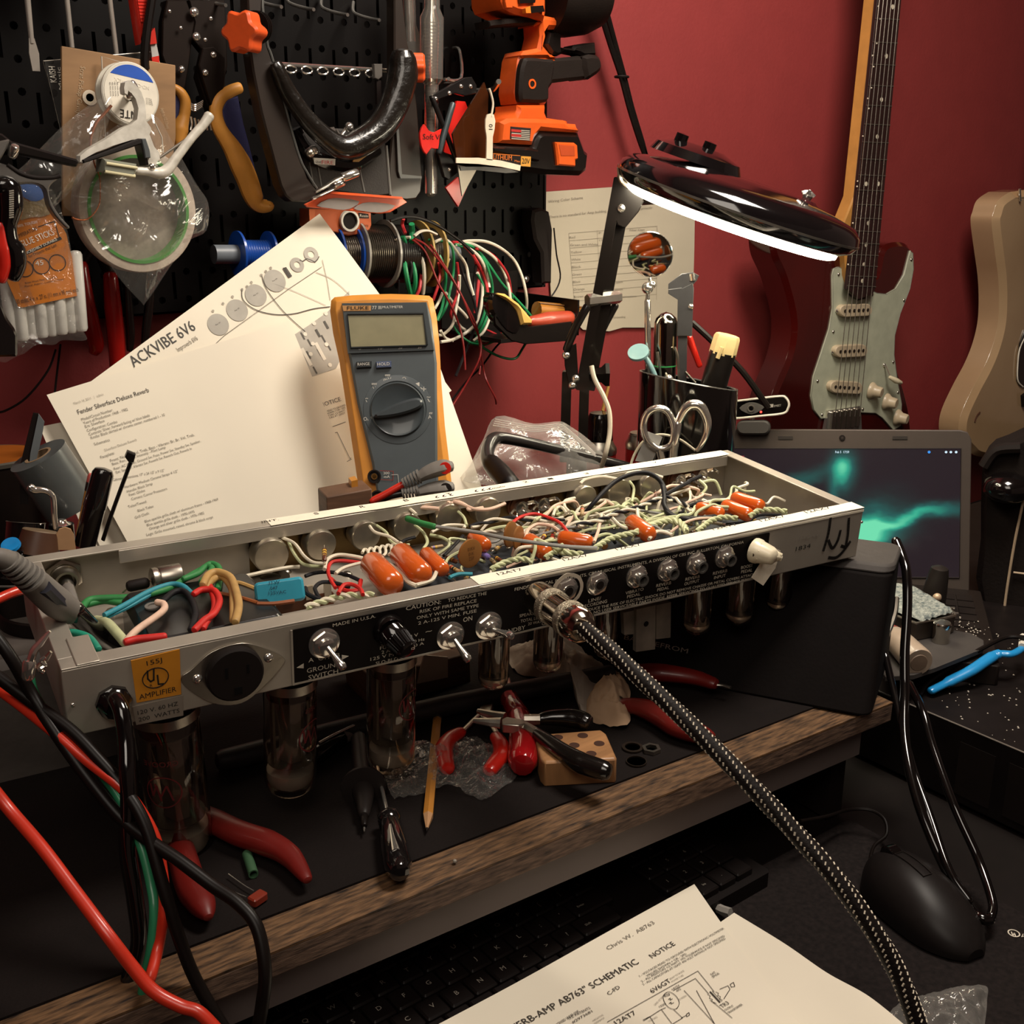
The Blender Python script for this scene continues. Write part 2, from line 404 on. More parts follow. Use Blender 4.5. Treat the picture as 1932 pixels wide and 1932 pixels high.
b = B(M('back_panel_brass','#6f5a38',.35,.8));b.box(BF,BF.loc(470,1050)[0],CL-.03,-CHH+.003,-.003,0,.0008);b.build('inner_back_plate',amp)
# masking tape strips with pen notes
TP = F(CH.P(0,0,.0014),CH.u,CH.v)
def rim_note(b,s,x0,y0,x1,y1,h):
    h *= 1.35;b.lab(TP,s,(x0,y0),(x1,y1),h,.0004)
b = B(TAPE)
def strip(x0,x1,y0,y1,seed):
    r = random.Random(seed);n = 26;P = [(x0+(x1-x0)*i/n,y0+r.uniform(-.0006,.0006)) for i in range(n+1)]+[(x1-(x1-x0)*i/n,y1+r.uniform(-.0005,.0005)) for i in range(n+1)]
    b.prism(TP,P,0,.00025)
strip(TP.loc(505,985)[0],.592,CD-.0125,CD-.0002,3)
t = b.build('masking_tape',amp)
b = B(TAPE);strip(TP.loc(900,1100)[0],.6005,.0004,.0135,5);b.prism(FF,[(TP.loc(900,1100)[0],0),(.6003,0),(.6003,-.0018),(TP.loc(900,1100)[0]+.004,-.0012)],0,.0003)
t2 = b.build('masking_tape',amp)
b = B(INK)
for s,x,y,h in (('INT.',495,986,6),('S',594,971,8),('R',681,958,8),('B',764,946,8),('T',845,934,8),('V',908,918,6),('2',989,911,6),('1',1036,905,6),('3',1104,895,6),('T',1168,886,6),('V',1233,874,6),('2',1272,863,5),('1',1306,858,5)):
    w = 32 if len(s) > 1 else 9
    rim_note(b,s,x,y,x+w,y-w*.157,h)
rim_note(b,'Tremolo',912,926,954,918,5)
b.build('pen_note',t)
b = B(INK)
for s,x,y in (('12AT7',941,1085),('12AX7',1065,1058),('12AX7',1165,1038),('12AT7',1347,1000),('12AX7',1437,984),('12AX7',1523,968)):
    rim_note(b,s,x,y,x+46,y-9.5,8)
b.build('pen_note',t2)
# control panel
A0 = FF.loc(551,1186);A1 = FF.loc(1452,1002);pbot = -CHH+.0022;ptop = -.0032
b = B(SCR);b.prism(FF,rrect(A0[0],pbot,A1[0],ptop,.001,2),0,.0006);pan = b.build('control_panel',amp)
b = B(PRW);C0 = .0009
def L(s,x0,y0,x1,y1,h): b.lab(FF,s,(x0,y0),(x1,y1),h,C0)
for q in [('MADE IN U.S.A.',628,1183,709,1165,7),('CAUTION:',766,1152,832,1139,9),('TO REDUCE THE',845,1136,918,1122,7),
    ('RISK OF FIRE REPLACE',792,1157,899,1136,7),('ONLY WITH SAME TYPE',786,1169,903,1145,7),('2 A-125 V MIN. FUSE',789,1179,899,1155,7),
    ('ON',874,1174,891,1170,10),('STANDBY',937,1200,991,1187,9),('A  OFF  B',582,1250,641,1239,9),('GROUND',579,1270,644,1256,10),('SWITCH',582,1283,638,1270,10),
    ('FUSE',717,1226,740,1221,7),('2 A',720,1234,736,1230,7),('125 V MIN.',699,1247,760,1233,7),('SLO-BLO',709,1255,751,1245,7),
    ('120 V',762,1207,789,1200,7),('60 Hz',776,1214,801,1208,6),('1.0 A',775,1222,800,1216,6),('~',803,1196,815,1193,10),
    ('FENDER MUSICAL INSTRUMENTS, CBS MUSICAL INSTRUMENTS, A DIVISION OF CBS INC. FULLERTON, CALIFORNIA',971,1115,1403,1025,6.5),
    ('SPEAKER',980,1165,1014,1158,6.5),('TOTAL LOAD',982,1175,1026,1166,6.5),('20 WATTS',996,1180,1030,1173,6),('CAUTION',1022,1180,1060,1172,7),('SPKR.',1066,1149,1085,1144,6),
    ('LINE/',1110,1137,1134,1131,7),('RECORDING',1098,1148,1145,1137,7),('VIBRATO',1180,1122,1214,1114,6.5),('PEDAL',1183,1129,1208,1123,6.5),
    ('REVERB',1238,1108,1266,1102,6.5),('PEDAL',1240,1116,1262,1111,6.5),('REVERB',1293,1096,1320,1090,6.5),('OUTPUT',1291,1105,1319,1098,6.5),
    ('REVERB',1345,1085,1372,1079,6.5),('INPUT',1347,1093,1369,1088,6.5),('BOOST',1398,1074,1420,1069,6.5),('PEDAL',1398,1082,1419,1078,6.5),
    ('TO REDUCE THE RISK OF ELECTRIC SHOCK DO NOT REMOVE CHASSIS OR METAL COVERS ATTACHED',1088,1158,1432,1084,6),
    ('CHASSIS. NO USER SERVICEABLE PARTS INSIDE. REFER SERVICING TO QUALIFIED SERVICE PERSONNEL',1084,1166,1436,1090,6)]: L(*q)
for tx in ([(560,1260),(573,1252),(573,1261)],[(658,1238),(645,1236),(645,1245)]):
    a_ = B(PRW);a_.pp(FF,tx,C0-.0002,C0);a_.build('panel_arrow',pan)
b.build('panel_lettering',pan)
b = B(ALU)
for (x0,y0,x1,y1) in ((A0[0]-.0012,pbot-.0012,A0[0],ptop),(A0[0],pbot-.0012,A1[0],pbot)): b.box(FF,x0,x1,y0,y1,0,.001)
b.build('panel_edge_trim',pan)
# stamps and pen writing on the bare right end
b = B(INK);b.lab(FF,'1834',(1501,1040),(1529,1033),9)
q = lambda x,y: (1200+x/3.864,800+y/3.864)
for st in ([(1552,690),(1545,800),(1532,880)],[(1405,975),(1455,975),(1500,940),(1560,860)],[(1497,890),(1528,900)],[(1418,690),(1402,800),(1367,920)],[(1490,780),(1470,850),(1432,905),(1404,850)]):
    b.line(FF,[q(*p) for p in cr(st,5)],6.5)
b.build('marker_writing',amp)
b = B(M('stamp_grey','#8b8378',.8));b.lab(FF,'1128144',(1501,1021),(1543,1012),7);b.build('faint_stamp',amp)
# hardware helpers ------------------------------------------------
def hexnut(b,c,n,r,h,up):
    n = V(n).normalized();b.lathe(c,n,[(0,r),(h*.8,r),(h,r*.9)],6,ref=up)
def screw(b,c,n,r):
    b.lathe(c,n,[(0,r),(r*.25,r*.95),(r*.6,r*.6),(r*.72,0)],14)
OFF = FF.n
def toggle(x,y,ang,out,name='toggle_switch'):
    c = FF.W(x,y,.0006);b = B(CHR);b.lathe(c,OFF,[(0,.0098),(.001,.0098),(.0013,.0088)],28);hexnut(b,c+OFF*.001,OFF,.0085,.0028,FF.v)
    b.lathe(c+OFF*.003,OFF,[(0,.0052),(.004,.0052),(.0045,.0035)],20);s = b.build(name,amp)
    d = (OFF*out+FF.u*math.sin(math.radians(ang))+FF.v*-math.cos(math.radians(ang))).normalized()
    b = B(CHR);o = c+OFF*.0065;b.lathe(o,d,[(0,.0016),(.006,.0018),(.012,.0026),(.0145,.003),(.0165,.0022),(.0172,0)],16);b.build('lever',s)
toggle(611,1213,28,1.2);toggle(849,1199,22,1.2);toggle(921,1180,100,2.6)
b = B(BLKG);c = FF.W(733,1188,.0006)
b.lathe(c,OFF,[(0,.0105),(.002,.0105),(.005,.009)],26);fd = (OFF+FF.u*.25-FF.v*.42).normalized();fo = c+OFF*.004
b.lathe(fo,fd,[(0,.0088),(.006,.0085),(.007,.0078),(.016,.0068),(.0175,.0055),(.018,0)],26)
for k in range(26):
    a = 2*math.pi*k/26;x = fd.cross(V((0,0,1))).normalized();y = fd.cross(x)
    b.tube([fo+fd*.0065+(x*math.cos(a)+y*math.sin(a))*.008,fo+fd*.0158+(x*math.cos(a)+y*math.sin(a))*.0069],.0005,4)
fh = b.build('fuse_holder',amp)
fx = F(fo+fd*.0181,fd.cross(FF.v)*-1 if fd.cross(FF.v).dot(FF.u) < 0 else fd.cross(FF.v),FF.v)
b = B(PRW);fx2 = F(fo+fd*.0181,-FF.u,-FF.v);b.m(PRW)
vs,fs,tw = text_geo('FUSE');b.add([fx2.P((x-tw/2)*.0042,-.004+y*.0042,.0001) for x,y in vs],fs);b.build('fuse_lettering',fh)
def jack(x,y,out=.006,r=.0046,paint=False):
    c = FF.W(x,y,.0006);b = B(CHR);b.lathe(c,OFF,[(0,.0088),(.0008,.0088),(.0012,.0075)],26);hexnut(b,c+OFF*.0008,OFF,.0082,.0024,FF.v+FF.u*.3)
    b.lathe(c,OFF,[(.002,r),(.003+out,r),(.003+out,r*.68),(.001,r*.68)],20);j = b.build('jack',amp)
    b = B(BLKM);b.lathe(c+OFF*.0035,OFF,[(0,r*.67),(.0008,r*.67)],14);b.build('jack_hole',j);return c
for x,y,o in ((1068,1112,.001),(1126,1100,.001),(1200,1087,.006),(1258,1075,.006),(1312,1063,.006),(1366,1050,.006),(1010,1123,.002)): jack(x,y,o)
WPT = M('white_paint_smear','#b8ab99',.7)
b = B(WPT);n = 26;c = FF.loc(1070,1112);r = random.Random(4)
ou = [(c[0]+math.cos(2*math.pi*i/n)*(.0128+r.uniform(-.0004,.0004)),c[1]+math.sin(2*math.pi*i/n)*(.0122+r.uniform(-.0004,.0004))) for i in range(n)]
inn = [(c[0]+math.cos(2*math.pi*i/n)*.0102,c[1]+math.sin(2*math.pi*i/n)*.0098) for i in range(n)]
b.ring(FF,ou,inn,.0003,.0009);b.build('white_paint_ring',pan)
# ivory pointer knob and its tape
IV = M('ivory_plastic','#e6dabd',.35,coat=.3)
b = B(IV);c = FF.W(1424,1038,.0006);kd = (OFF+FF.u*.25).normalized()
b.lathe(c,kd,[(0,.0098),(.0035,.0095),(.005,.0085),(.016,.0062),(.0175,.0045),(.018,0)],22)
kf = F(c+kd*.001,FF.u,FF.v);b.tube([c+kd*.004+FF.v*.0,c+kd*.012+FF.u*.004-FF.v*.001,c+kd*.015+FF.u*.010-FF.v*.003],[.009,.0065,.002],8)
for k in (-1,0,1): b.tube([c+kd*.008+FF.v*.004*k+FF.u*.003,c+kd*.016+FF.v*.0018*k+FF.u*.009-FF.v*.002],.0012,6)
kn = b.build('pointer_knob',amp)
b = B(M('knob_hole','#3a2a18',.6));b.lathe(c+kd*.0065-FF.u*.0088,-FF.u,[(0,.0012),(.0004,.0012)],10);b.build('set_screw_hole',kn)
b = B(TAPE);P = [(1448,1027),(1473,1039),(1463,1072),(1440,1105),(1418,1090),(1436,1060)];b.pp(FF,P,.003,.0034);b.build('torn_tape',amp)
# UL sticker, rating label, outlet, strain relief
b = B(M('yellow_sticker','#c8821f',.55));b.pp(FF,[(247,1247),(339,1225),(342,1310),(258,1326)],0,.0005);u = b.build('safety_sticker',amp)
b = B(INK);b.lab(FF,'155J',(277,1256),(306,1249),10,.0008);b.lab(FF,'AMPLIFIER',(263,1320),(333,1304),11,.0008)
c = FF.loc(293,1278);o_ = [(c[0]+.0073*math.cos(a*.2618),c[1]+.0064*math.sin(a*.2618)) for a in range(24)];i_ = [(c[0]+.0068*math.cos(a*.2618),c[1]+.0059*math.sin(a*.2618)) for a in range(24)]
b.ring(FF,o_,i_,.0005,.0008)
b.line(FF,[(278,1266),(279,1281),(284,1286),(290,1283),(290,1263)],3.2,.0008);b.line(FF,[(297,1274),(299,1291),(308,1290)],3.2,.0008)
b.lab(FF,'R',(283,1296),(288,1295),5,.0008);b.build('sticker_print',u)
b = B(M('foil_label','#a79d90',.4,.6));b.pp(FF,[(250,1334),(345,1312),(346,1350),(257,1368)],0,.0004);u = b.build('rating_label',amp)
b = B(INK);b.lab(FF,'120 V. 60 HZ',(260,1349),(336,1331),9,.0007);b.lab(FF,'200  WATTS',(262,1362),(339,1344),9,.0007);b.build('rating_print',u)
b = B(STL);c = FF.loc(441,1270)
pl = cr([FF.loc(342,1276),FF.loc(360,1262),FF.loc(400,1228),FF.loc(455,1212),FF.loc(500,1222),FF.loc(532,1238),FF.loc(533,1252),FF.loc(500,1290),FF.loc(455,1325),FF.loc(400,1325),FF.loc(350,1295)],5,True)
b.prism(FF,pl,0,.0012);u = b.build('outlet_plate',amp,bev=.0003)
b = B(CHR);screw(b,FF.W(372,1281,.0012),OFF,.003);screw(b,FF.W(507,1241,.0012),OFF,.003);b.build('plate_screws',u)
b = B(BLKM);b.lathe(FF.W(441,1268,.001),OFF,[(0,.0168),(.004,.0166),(.005,.0155),(.0052,.0)],36)
so = b.build('outlet_socket',u)
b = B(M('slot_black','#050303',.9))
for x,y,w,h in ((422,1262,.0016,.007),(462,1253,.0016,.0058),(444,1294,.0045,.0045)):
    a_ = FF.loc(x,y);b.box(FF,a_[0]-w/2,a_[0]+w/2,a_[1]-h/2,a_[1]+h/2,.0058,.0063)
b.build('outlet_slot',so)
b = B(BLKG);sr = FF.W(214,1322,0);b.lathe(sr,OFF,[(0,.0098),(.003,.0098),(.004,.0088),(.009,.0075),(.011,.006)],8);b.build('strain_relief',amp)
b = B(CHR)
for x,y in ((137,1330),(1626,985)): screw(b,FF.W(x,y,0),OFF,.0012)
b.build('small_rivets',amp)
# pots and jacks on the inner back wall ---------------------------------
CAN = M('pot_can','#b9b1a0',.3,.9,noise=(40,.35),bump=(60,.1));PHN = M('phenolic_brown','#5f3418',.6)
BD = BF.n   # towards the viewer
def pot(x,y,big=1.0,wires=True):
    a_ = BF.loc(x,y,.016);c = BF.P(a_[0],max(-.0265,min(-.0135,a_[1])),0)
    r = .0118*big;b = B(CAN);b.lathe(c+BD*.004,BD,[(0,r),(.0105,r),(.012,r*.93),(.0125,r*.6),(.0126,0)],28);p = b.build('potentiometer',amp)
    b = B(PHN);b.box(F(c,BF.u,BF.v),-.009,.009,.004,.015,.003,.0055);b.build('terminal_wafer',p)
    b = B(SOLD)
    for k in (-1,0,1):
        q_ = c+BF.u*.0062*k+BF.v*.0145+BD*.0065;b.tube([c+BF.u*.006*k+BF.v*.010+BD*.004,q_],.0012,6);b.sph(q_,.0018,8)
    b.build('solder_lug',p);return c
POTS = [pot(x,y,s) for x,y,s in ((513,1050,1.12),(607,1030,1),(692,1012,1),(770,996,1),(848,976,1),(922,960,1),(1105,942,1),(1170,929,1),(1229,919,1))]
def injack(x,y):
    a_ = BF.loc(x,y,.008);c = BF.P(a_[0],max(-.026,min(-.014,a_[1])),0)
    b = B(PHN);b.lathe(c,BD,[(0,.0105),(.004,.0105),(.004,.009),(.0055,.009),(.0055,.006)],22);p = b.build('input_jack',amp)
    b = B(CHR);b.lathe(c+BD*.005,BD,[(0,.006),(.004,.0058),(.004,.0042),(.001,.004)],16)
    for a2 in (200,250,330,20):
        d = BF.u*math.cos(math.radians(a2))+BF.v*math.sin(math.radians(a2));b.tube([c+BD*.005+d*.006,c+BD*.009+d*.012,c+BD*.017+d*.011],.0009,5,flat=2)
    b.build('contact_leaf',p)
for x,y in ((984,958),(1025,951),(1283,906),(1325,896)): injack(x,y)
# pilot lamp socket and footing on the left of the back wall
a_ = BF.loc(122,1090,.004);c = BF.P(a_[0],a_[1],0);b = B(STL);hexnut(b,c,BD,.0125,.003,BF.v);b.lathe(c+BD*.003,BD,[(0,.0095),(.003,.0095),(.004,.0085),(.010,.0075),(.010,.006),(.004,.006)],24)
b.tube([c+BD*.006,c+BD*.022-CH.n*.006],.0045,14);b.build('pilot_lamp_socket',amp)
# ------------------------------------------------ floor parts
FLZ = -CHH+.0014
b = B(M('fibre_board_black','#20242a',.75,noise=(50,.3),bump=(80,.2)))
P = [(655,1105),(930,1120),(1600,965),(1500,925),(1180,945),(690,1065)]
bd = [CH.loc(x,y,FLZ+.008) for x,y in P];xs = [p[0] for p in bd]
b.box(CH,.232,.575,.030,.118,FLZ+.006,FLZ+.0085);board = b.build('component_board',amp)
b = B(SOLD);r = random.Random(9)
for i in range(24):
    for yy in (.036,.112):
        p = CH.P(.24+i*.0142,yy,FLZ+.0085);b.sph(p,.0019,8,sq=.6)
b.build('solder_eyelets',board)
def cP(x,y,c): return CH.W(x,y,c)
ORC = M('orange_capacitor','#c8581c',.22,coat=.7,noise=(50,.08))
def ocap(x0,y0,x1,y1,w,c=-.014):
    p0 = cP(x0,y0,c);p1 = cP(x1,y1,c);r = w*dep(p0)/FPX/2
    b = B(ORC);b.caps(p0,p1,r,18,.7);o = b.build('capacitor',board)
    d = (p1-p0).normalized();b = B(SOLD);b.tube([p0,p0-d*.006,p0-d*.009-CH.n*.010],.0004,5);b.tube([p1,p1+d*.006,p1+d*.009-CH.n*.010],.0004,5);b.build('lead',None) if 0 else None
    b.v and [v for v in []]
    return o
for q_ in ((697,1058,744,1108,50,-.012),(751,1040,800,1090,46,-.010),(801,1042,838,1078,30,-.013),(888,1012,920,1032,28,-.013),(993,1018,1036,1046,34,-.012),
           (1052,1014,1119,1024,30,-.010),(1188,982,1229,1012,33,-.011),(1313,957,1366,972,27,-.009),(1364,952,1418,974,27,-.007),(1381,938,1441,958,28,-.004)): ocap(*q_)
def resistor(x0,y0,x1,y1,w,body,bands,c=-.022):
    p0 = cP(x0,y0,c);p1 = cP(x1,y1,c);d = (p1-p0);Ln = d.length;d.normalize();r = w*dep(p0)/FPX/2
    b = B(body);b.lathe(p0,d,[(0,r*.5),(Ln*.05,r),(Ln*.95,r),(Ln,r*.5)],10)
    for k,m in enumerate(bands): b.m(m);b.lathe(p0+d*Ln*(.18+.2*k),d,[(0,r*1.04),(Ln*.1,r*1.04)],10)
    b.m(SOLD);b.tube([p0-d*.007,p0],.0004,5);b.tube([p1,p1+d*.007],.0004,5)
    return b.build('resistor',board)
RBR = M('resistor_brown','#5a2c16',.4,coat=.3);RTN = M('resistor_tan','#a68a62',.45);GLD = M('band_gold','#b4873a',.3,.6);BRD = M('band_red','#b02a1a',.4);BYL = M('band_yellow','#d1a63a',.4);BBK = M('band_black','#15110f',.4);VIO = M('band_violet','#7a6aa8',.4)
RS = [(612,1036,612,1058,9,RBR,(BYL,BYL,GLD),-.008),(842,1052,862,1060,9,RBR,(BRD,BYL,GLD),-.02),(812,1034,836,1030,7,RTN,(VIO,BYL),-.02),(848,1068,868,1080,8,RTN,(BRD,BBK,GLD),-.022),
      (858,1074,876,1082,7,RTN,(BBK,BRD,GLD),-.022),(838,1078,852,1090,7,RBR,(BYL,GLD),-.022),(1023,1018,1036,996,9,RBR,(BYL,BBK,GLD),-.014),(1040,1022,1046,1000,9,RBR,(BRD,BRD,GLD),-.014),
      (1150,984,1168,992,8,RTN,(BRD,BBK),-.02),(1099,956,1098,972,8,RTN,(BBK,BRD),-.01),(1238,1000,1256,1006,8,RTN,(BYL,BRD),-.02),(866,1046,872,1062,8,RBR,(BRD,GLD),-.02),
      (1195,1006,1212,1014,7,RTN,(BRD,BBK,GLD),-.024),(935,1052,948,1060,8,RBR,(BYL,GLD),-.022),(1237,930,1238,944,8,RBR,(BRD,),-.010),(905,1040,922,1052,11,VIO,(BBK,),-.02),
      (700,1125,716,1130,7,RTN,(BRD,),-.022),(1290,985,1306,990,7,RTN,(BRD,BBK),-.022),(1345,985,1362,990,7,RBR,(BYL,BBK),-.022),(958,1005,975,1011,8,RTN,(BRD,BBK),-.022)]
for q_ in RS: resistor(*q_)
DSC = M('ceramic_disc','#8a5a2a',.5)
def disc(x,y,w,h,yaw,c=-.012):
    p = cP(x,y,c);r = h*dep(p)/FPX/2;hv = V((p.x,p.y,0)).normalized();d = Matrix.Rotation(math.radians(yaw),3,'Z') @ (-hv)
    b = B(DSC);b.lathe(p-d*.0012,d,[(0,r*.8),(.0005,r),(.0019,r),(.0024,r*.8)],24);o = b.build('disc_capacitor',board);return p,d,o
p,d,o = disc(887,1044,33,56,40,-.006)
fr = F(p+d*.0013,V((0,0,1)).cross(d),(0,0,1));b = B(M('disc_print','#5c3818',.6))
for k,s in enumerate(('01KV','01K','Z5P')):
    vs,fs,tw = text_geo(s);b.add([fr.P((x-tw/2)*.003,.0025-k*.0036+y*.0036,.0001) for x,y in vs],fs)
b.build('disc_print',o)
disc(963,1008,18,50,62,-.008);disc(978,1015,12,46,66,-.008)
disc(1140,1030,26,14,20,-.02)
b = B(M('blue_capacitor','#2f8fa6',.3,coat=.6));fr = Fc(528,1117,dep(cP(528,1117,-.012)),0,20,4)
b.prism(fr,rrect(-.0158,-.0075,.0158,.0082,.003,3),-.008,.004,.0015);o = b.build('blue_capacitor',board,bev=.001)
b = B(M('blue_cap_print','#123c52',.6));b.lab(fr,'ITW',(508,1103),(528,1101),7,.0044);b.lab(fr,'.047',(508,1113),(524,1111),6,.0044);b.lab(fr,'125VAC',(507,1122),(540,1119),6,.0044);b.build('capacitor_print',o)
b = B(STL);e0,e1 = cP(285,1095,-.014),cP(343,1084,-.014);d = (e1-e0);Ln = d.length;b.lathe(e0,d,[(0,.006),(.001,.0082),(.004,.0082),(.005,.0075),(.006,.0082),(Ln-.001,.0082),(Ln,.007)],22)
o = b.build('electrolytic_can',amp)
b = B(BLKM);b.tube([cP(245,1106,-.016),cP(275,1100,-.016)],.0038,10);b.m(SOLD);b.tube([cP(275,1100,-.016),e0],.0007,5);b.tube([cP(245,1106,-.016),cP(232,1118,-.02),cP(228,1122,-.028)],.0006,5);b.build('axial_diode',amp)
# black bell cover of the transformer with bevelled edge
b = B(M('transformer_cover','#151212',.3,coat=.4));P = [(226,1160),(264,1135),(400,1118),(470,1140),(478,1175),(440,1215),(240,1240),(222,1210)]
tc_ = [CH.loc(x,y,-.016) for x,y in ((228,1172),(300,1126),(470,1100),(482,1150),(430,1185),(238,1222))]
b.prism(CH,rrect(.052,.040,.138,.118,.008,5),FLZ,-.014,.004);o = b.build('transformer_cover',amp,bev=.0015)
b = B(RUB);cc = CH.W(290,1145,-.0138);b.lathe(cc,CH.n,[(0,.0055),(.001,.0055),(.001,.0035),(-.002,.0035)],20);b.build('wire_grommet',o)
b = B(STL)
for x,y in ((300,1190),(1170,950),(210,1155),(540,1080),(655,1085)): screw(b,CH.W(x,y,FLZ),CH.n,.004)
b.build('floor_screws',amp)
b = B(STL);cc = CH.W(510,1092,FLZ+.002);b.lathe(cc,CH.n,[(0,.014),(.0015,.014),(.0015,.0075),(0,.0075)],30);b.build('lock_washer',amp)
b = B(PHN);q0 = CH.loc(495,1150,-.028);b.box(CH,q0[0],q0[0]+.05,q0[1],q0[1]+.003,-.034,-.026);b.m(SOLD)
for k in range(4): b.box(CH,q0[0]+.004+k*.013,q0[0]+.009+k*.013,q0[1]-.001,q0[1]+.001,-.027,-.017)
b.build('terminal_strip',amp)
# ------------------------------------------------ wiring
def WM(n,h): return M('wire_'+n,h,.55,noise=(120,.15))
WC = {'w': WM('cream','#d9cfb8'),'g': WM('pale_green','#b9bd92'),'k': WM('black','#1b1a1d'),'r': WM('red','#c3201a'),'p': WM('pink_white','#dcb9a2'),'G': WM('green','#2c7a3f'),'b': WM('blue','#2f8a9a'),'t': WM('tan_cloth','#b08b52'),'s': WM('grey','#8b8a84'),'o': WM('brown','#8a4a22'),'T': WM('teal','#218a70')}
def wire(col,pts,r=.0011,c=-.014,name='wire',n=6):
    P = [tuple(CH.W(p[0],p[1],p[2] if len(p) > 2 else c)) for p in pts]
    b = B(WC[col]);b.tube(cr(P,n),r,11 if r > .0017 else 7);return b.build(name,amp)
def twist(cols,pts,r=.0011,c=-.012,pitch=.012,gap=.0011):
    P = [V(p) for p in cr([tuple(CH.W(p[0],p[1],p[2] if len(p) > 2 else c)) for p in pts],14)];S = 0;A = [[],[]]
    for i,p in enumerate(P):
        if i: S += (p-P[i-1]).length
        t = ((P[min(i+1,len(P)-1)]-P[max(i-1,0)])).normalized();x = t.cross(V((0,0,1))).normalized();y = t.cross(x);a = 2*math.pi*S/pitch
        for k in (0,1): A[k].append(p+(x*math.cos(a+math.pi*k)+y*math.sin(a+math.pi*k))*gap)
    for k in (0,1): b = B(WC[cols[k]]);b.tube(A[k],r,7);b.build('twisted_wire',amp)
K = lambda X,Y,*c: (400+X/3.864,800+Y/3.864)+c      # crop readings, left half
Q = lambda X,Y,*c: (800+X/3.864,800+Y/3.864)+c      # right half
U = lambda X,Y,*c: (X/3.864,800+Y/3.864)+c          # left end
W4 = lambda X,Y,*c: (1200+X/3.864,800+Y/3.864)+c
twist('gw',[K(690,1335),K(820,1290),K(960,1255),K(1080,1248),K(1180,1245)],.0015,-.014)
twist('gg',[Q(495,1060),Q(590,1010),Q(700,985),Q(790,1000)],.0014,-.012)
twist('gg',[Q(890,975),Q(960,930),Q(1060,940),Q(1160,950)],.0014,-.012)
twist('gg',[Q(1250,905),Q(1340,845),Q(1430,815),Q(1540,790),Q(1650,745),Q(1780,705),Q(1870,730),Q(1915,790)],.0015,-.010)
twist('gg',[W4(0,790),W4(90,740),W4(230,700),W4(330,720),W4(370,780)],.0015,-.010)
twist('gg',[W4(450,780),W4(540,710),W4(640,680),W4(740,690)],.0014,-.009)
twist('gg',[W4(830,670),W4(900,630),W4(1000,625),W4(1100,640)],.0014,-.006)
twist('wk',[Q(1120,740),Q(1290,700),Q(1400,650),Q(1560,610),Q(1700,550),Q(1800,540),Q(1920,600)],.0013,-.006,.02)
twist('wk',[Q(340,750),Q(520,700),Q(680,690),Q(900,700),Q(1020,690)],.0012,-.008,.03)
twist('ww',[Q(430,800),Q(560,770),Q(640,790),Q(760,780),Q(900,735),Q(1080,690)],.0012,-.014,.018)
wire('s',[K(1610,745,-.002),K(1932,790,-.001),Q(600,835,.003),Q(1000,890,.006),Q(1260,905,.004)],.0014)
wire('G',[K(1425,690,-.004),K(1520,722,-.003),K(1620,748,-.002)],.0024)
wire('k',[Q(1170,660,-.015),Q(1250,560,-.004),Q(1380,430,.004),Q(1500,370,.008),Q(1620,355,.008),Q(1710,400,.004),Q(1755,480,-.002),Q(1750,570,-.008),Q(1790,660,-.010),Q(1932,700,-.010)],.0019)
wire('k',[W4(0,360,.006),W4(100,365,.006),W4(180,420,.002),W4(205,520,-.004),W4(210,600,-.008),W4(280,670,-.010),W4(420,690,-.010),W4(620,670,-.010),W4(740,680,-.012)],.0019)
wire('k',[Q(1760,515,-.004),Q(1860,460,-.003),Q(1930,425,-.002),W4(380,420,-.002),W4(470,380,-.004)],.0017)
wire('r',[Q(640,725),Q(700,680),Q(800,655),Q(900,680),Q(990,720),Q(1050,790)],.0013,-.006)
wire('r',[K(900,1195),K(850,1100),K(860,1020),K(930,998),K(1080,1010)],.0013,-.014)
wire('r',[K(920,1235),K(960,1175),K(1020,1170),K(1080,1200),K(1100,1245)],.0014,-.010)
wire('r',[K(870,1130),K(960,1210),K(1060,1210),K(1085,1140)],.0016,-.018)
wire('k',[K(680,1110),K(760,1085),K(860,1080),K(980,1100),K(1075,1140)],.0014,-.018)
wire('k',[K(790,1280),K(750,1200),K(800,1155),K(900,1160),K(1000,1190)],.0014,-.016)
wire('k',[K(680,1195),K(700,1240),K(790,1285)],.0016,-.016)
wire('w',[K(500,825),K(600,870),K(670,960),K(740,1010),K(830,1015)],.0012,-.010)
wire('g',[K(555,850),K(590,930),K(650,1010),K(720,1035),K(820,1040)],.0012,-.014)
wire('w',[K(820,1060),K(840,990),K(920,955),K(1030,965),K(1120,985)],.0014,-.012)
wire('w',[K(900,1090),K(960,1050),K(1060,1020),K(1150,1000)],.0013,-.010)
wire('w',[K(1150,745),K(1190,790),K(1290,820),K(1360,865)],.0012,-.006)
wire('g',[K(1200,740),K(1270,790),K(1300,850),K(1360,885),K(1440,880)],.0011,-.010)
wire('w',[K(1370,605),K(1440,620),K(1490,660)],.0013,-.003)
wire('p',[K(1470,605),K(1560,610),K(1655,618)],.0016,-.003)
wire('p',[K(1725,580),K(1800,570),K(1860,600),Q(330,625),Q(430,610)],.0014,-.003)
wire('g',[K(1480,740),K(1540,790),K(1570,860),K(1540,910)],.0012,-.010)
wire('w',[K(1600,790),K(1700,740),K(1830,740),Q(290,760)],.0012,-.008)
wire('g',[K(1590,810),K(1680,830),K(1760,880)],.0013,-.016)
wire('k',[K(1360,890),K(1400,850),K(1480,825)],.0013,-.012)
wire('k',[K(1690,960),K(1760,890),K(1830,815)],.0013,-.014)
wire('w',[K(1290,1025),K(1360,1070),K(1430,1150),K(1490,1180)],.0016,-.014)
wire('w',[K(1490,1175),K(1560,1155),K(1610,1130),K(1635,1080)],.0015,-.014)
wire('b',[K(1730,1120),K(1800,1095),K(1900,1095)],.0014,-.012)
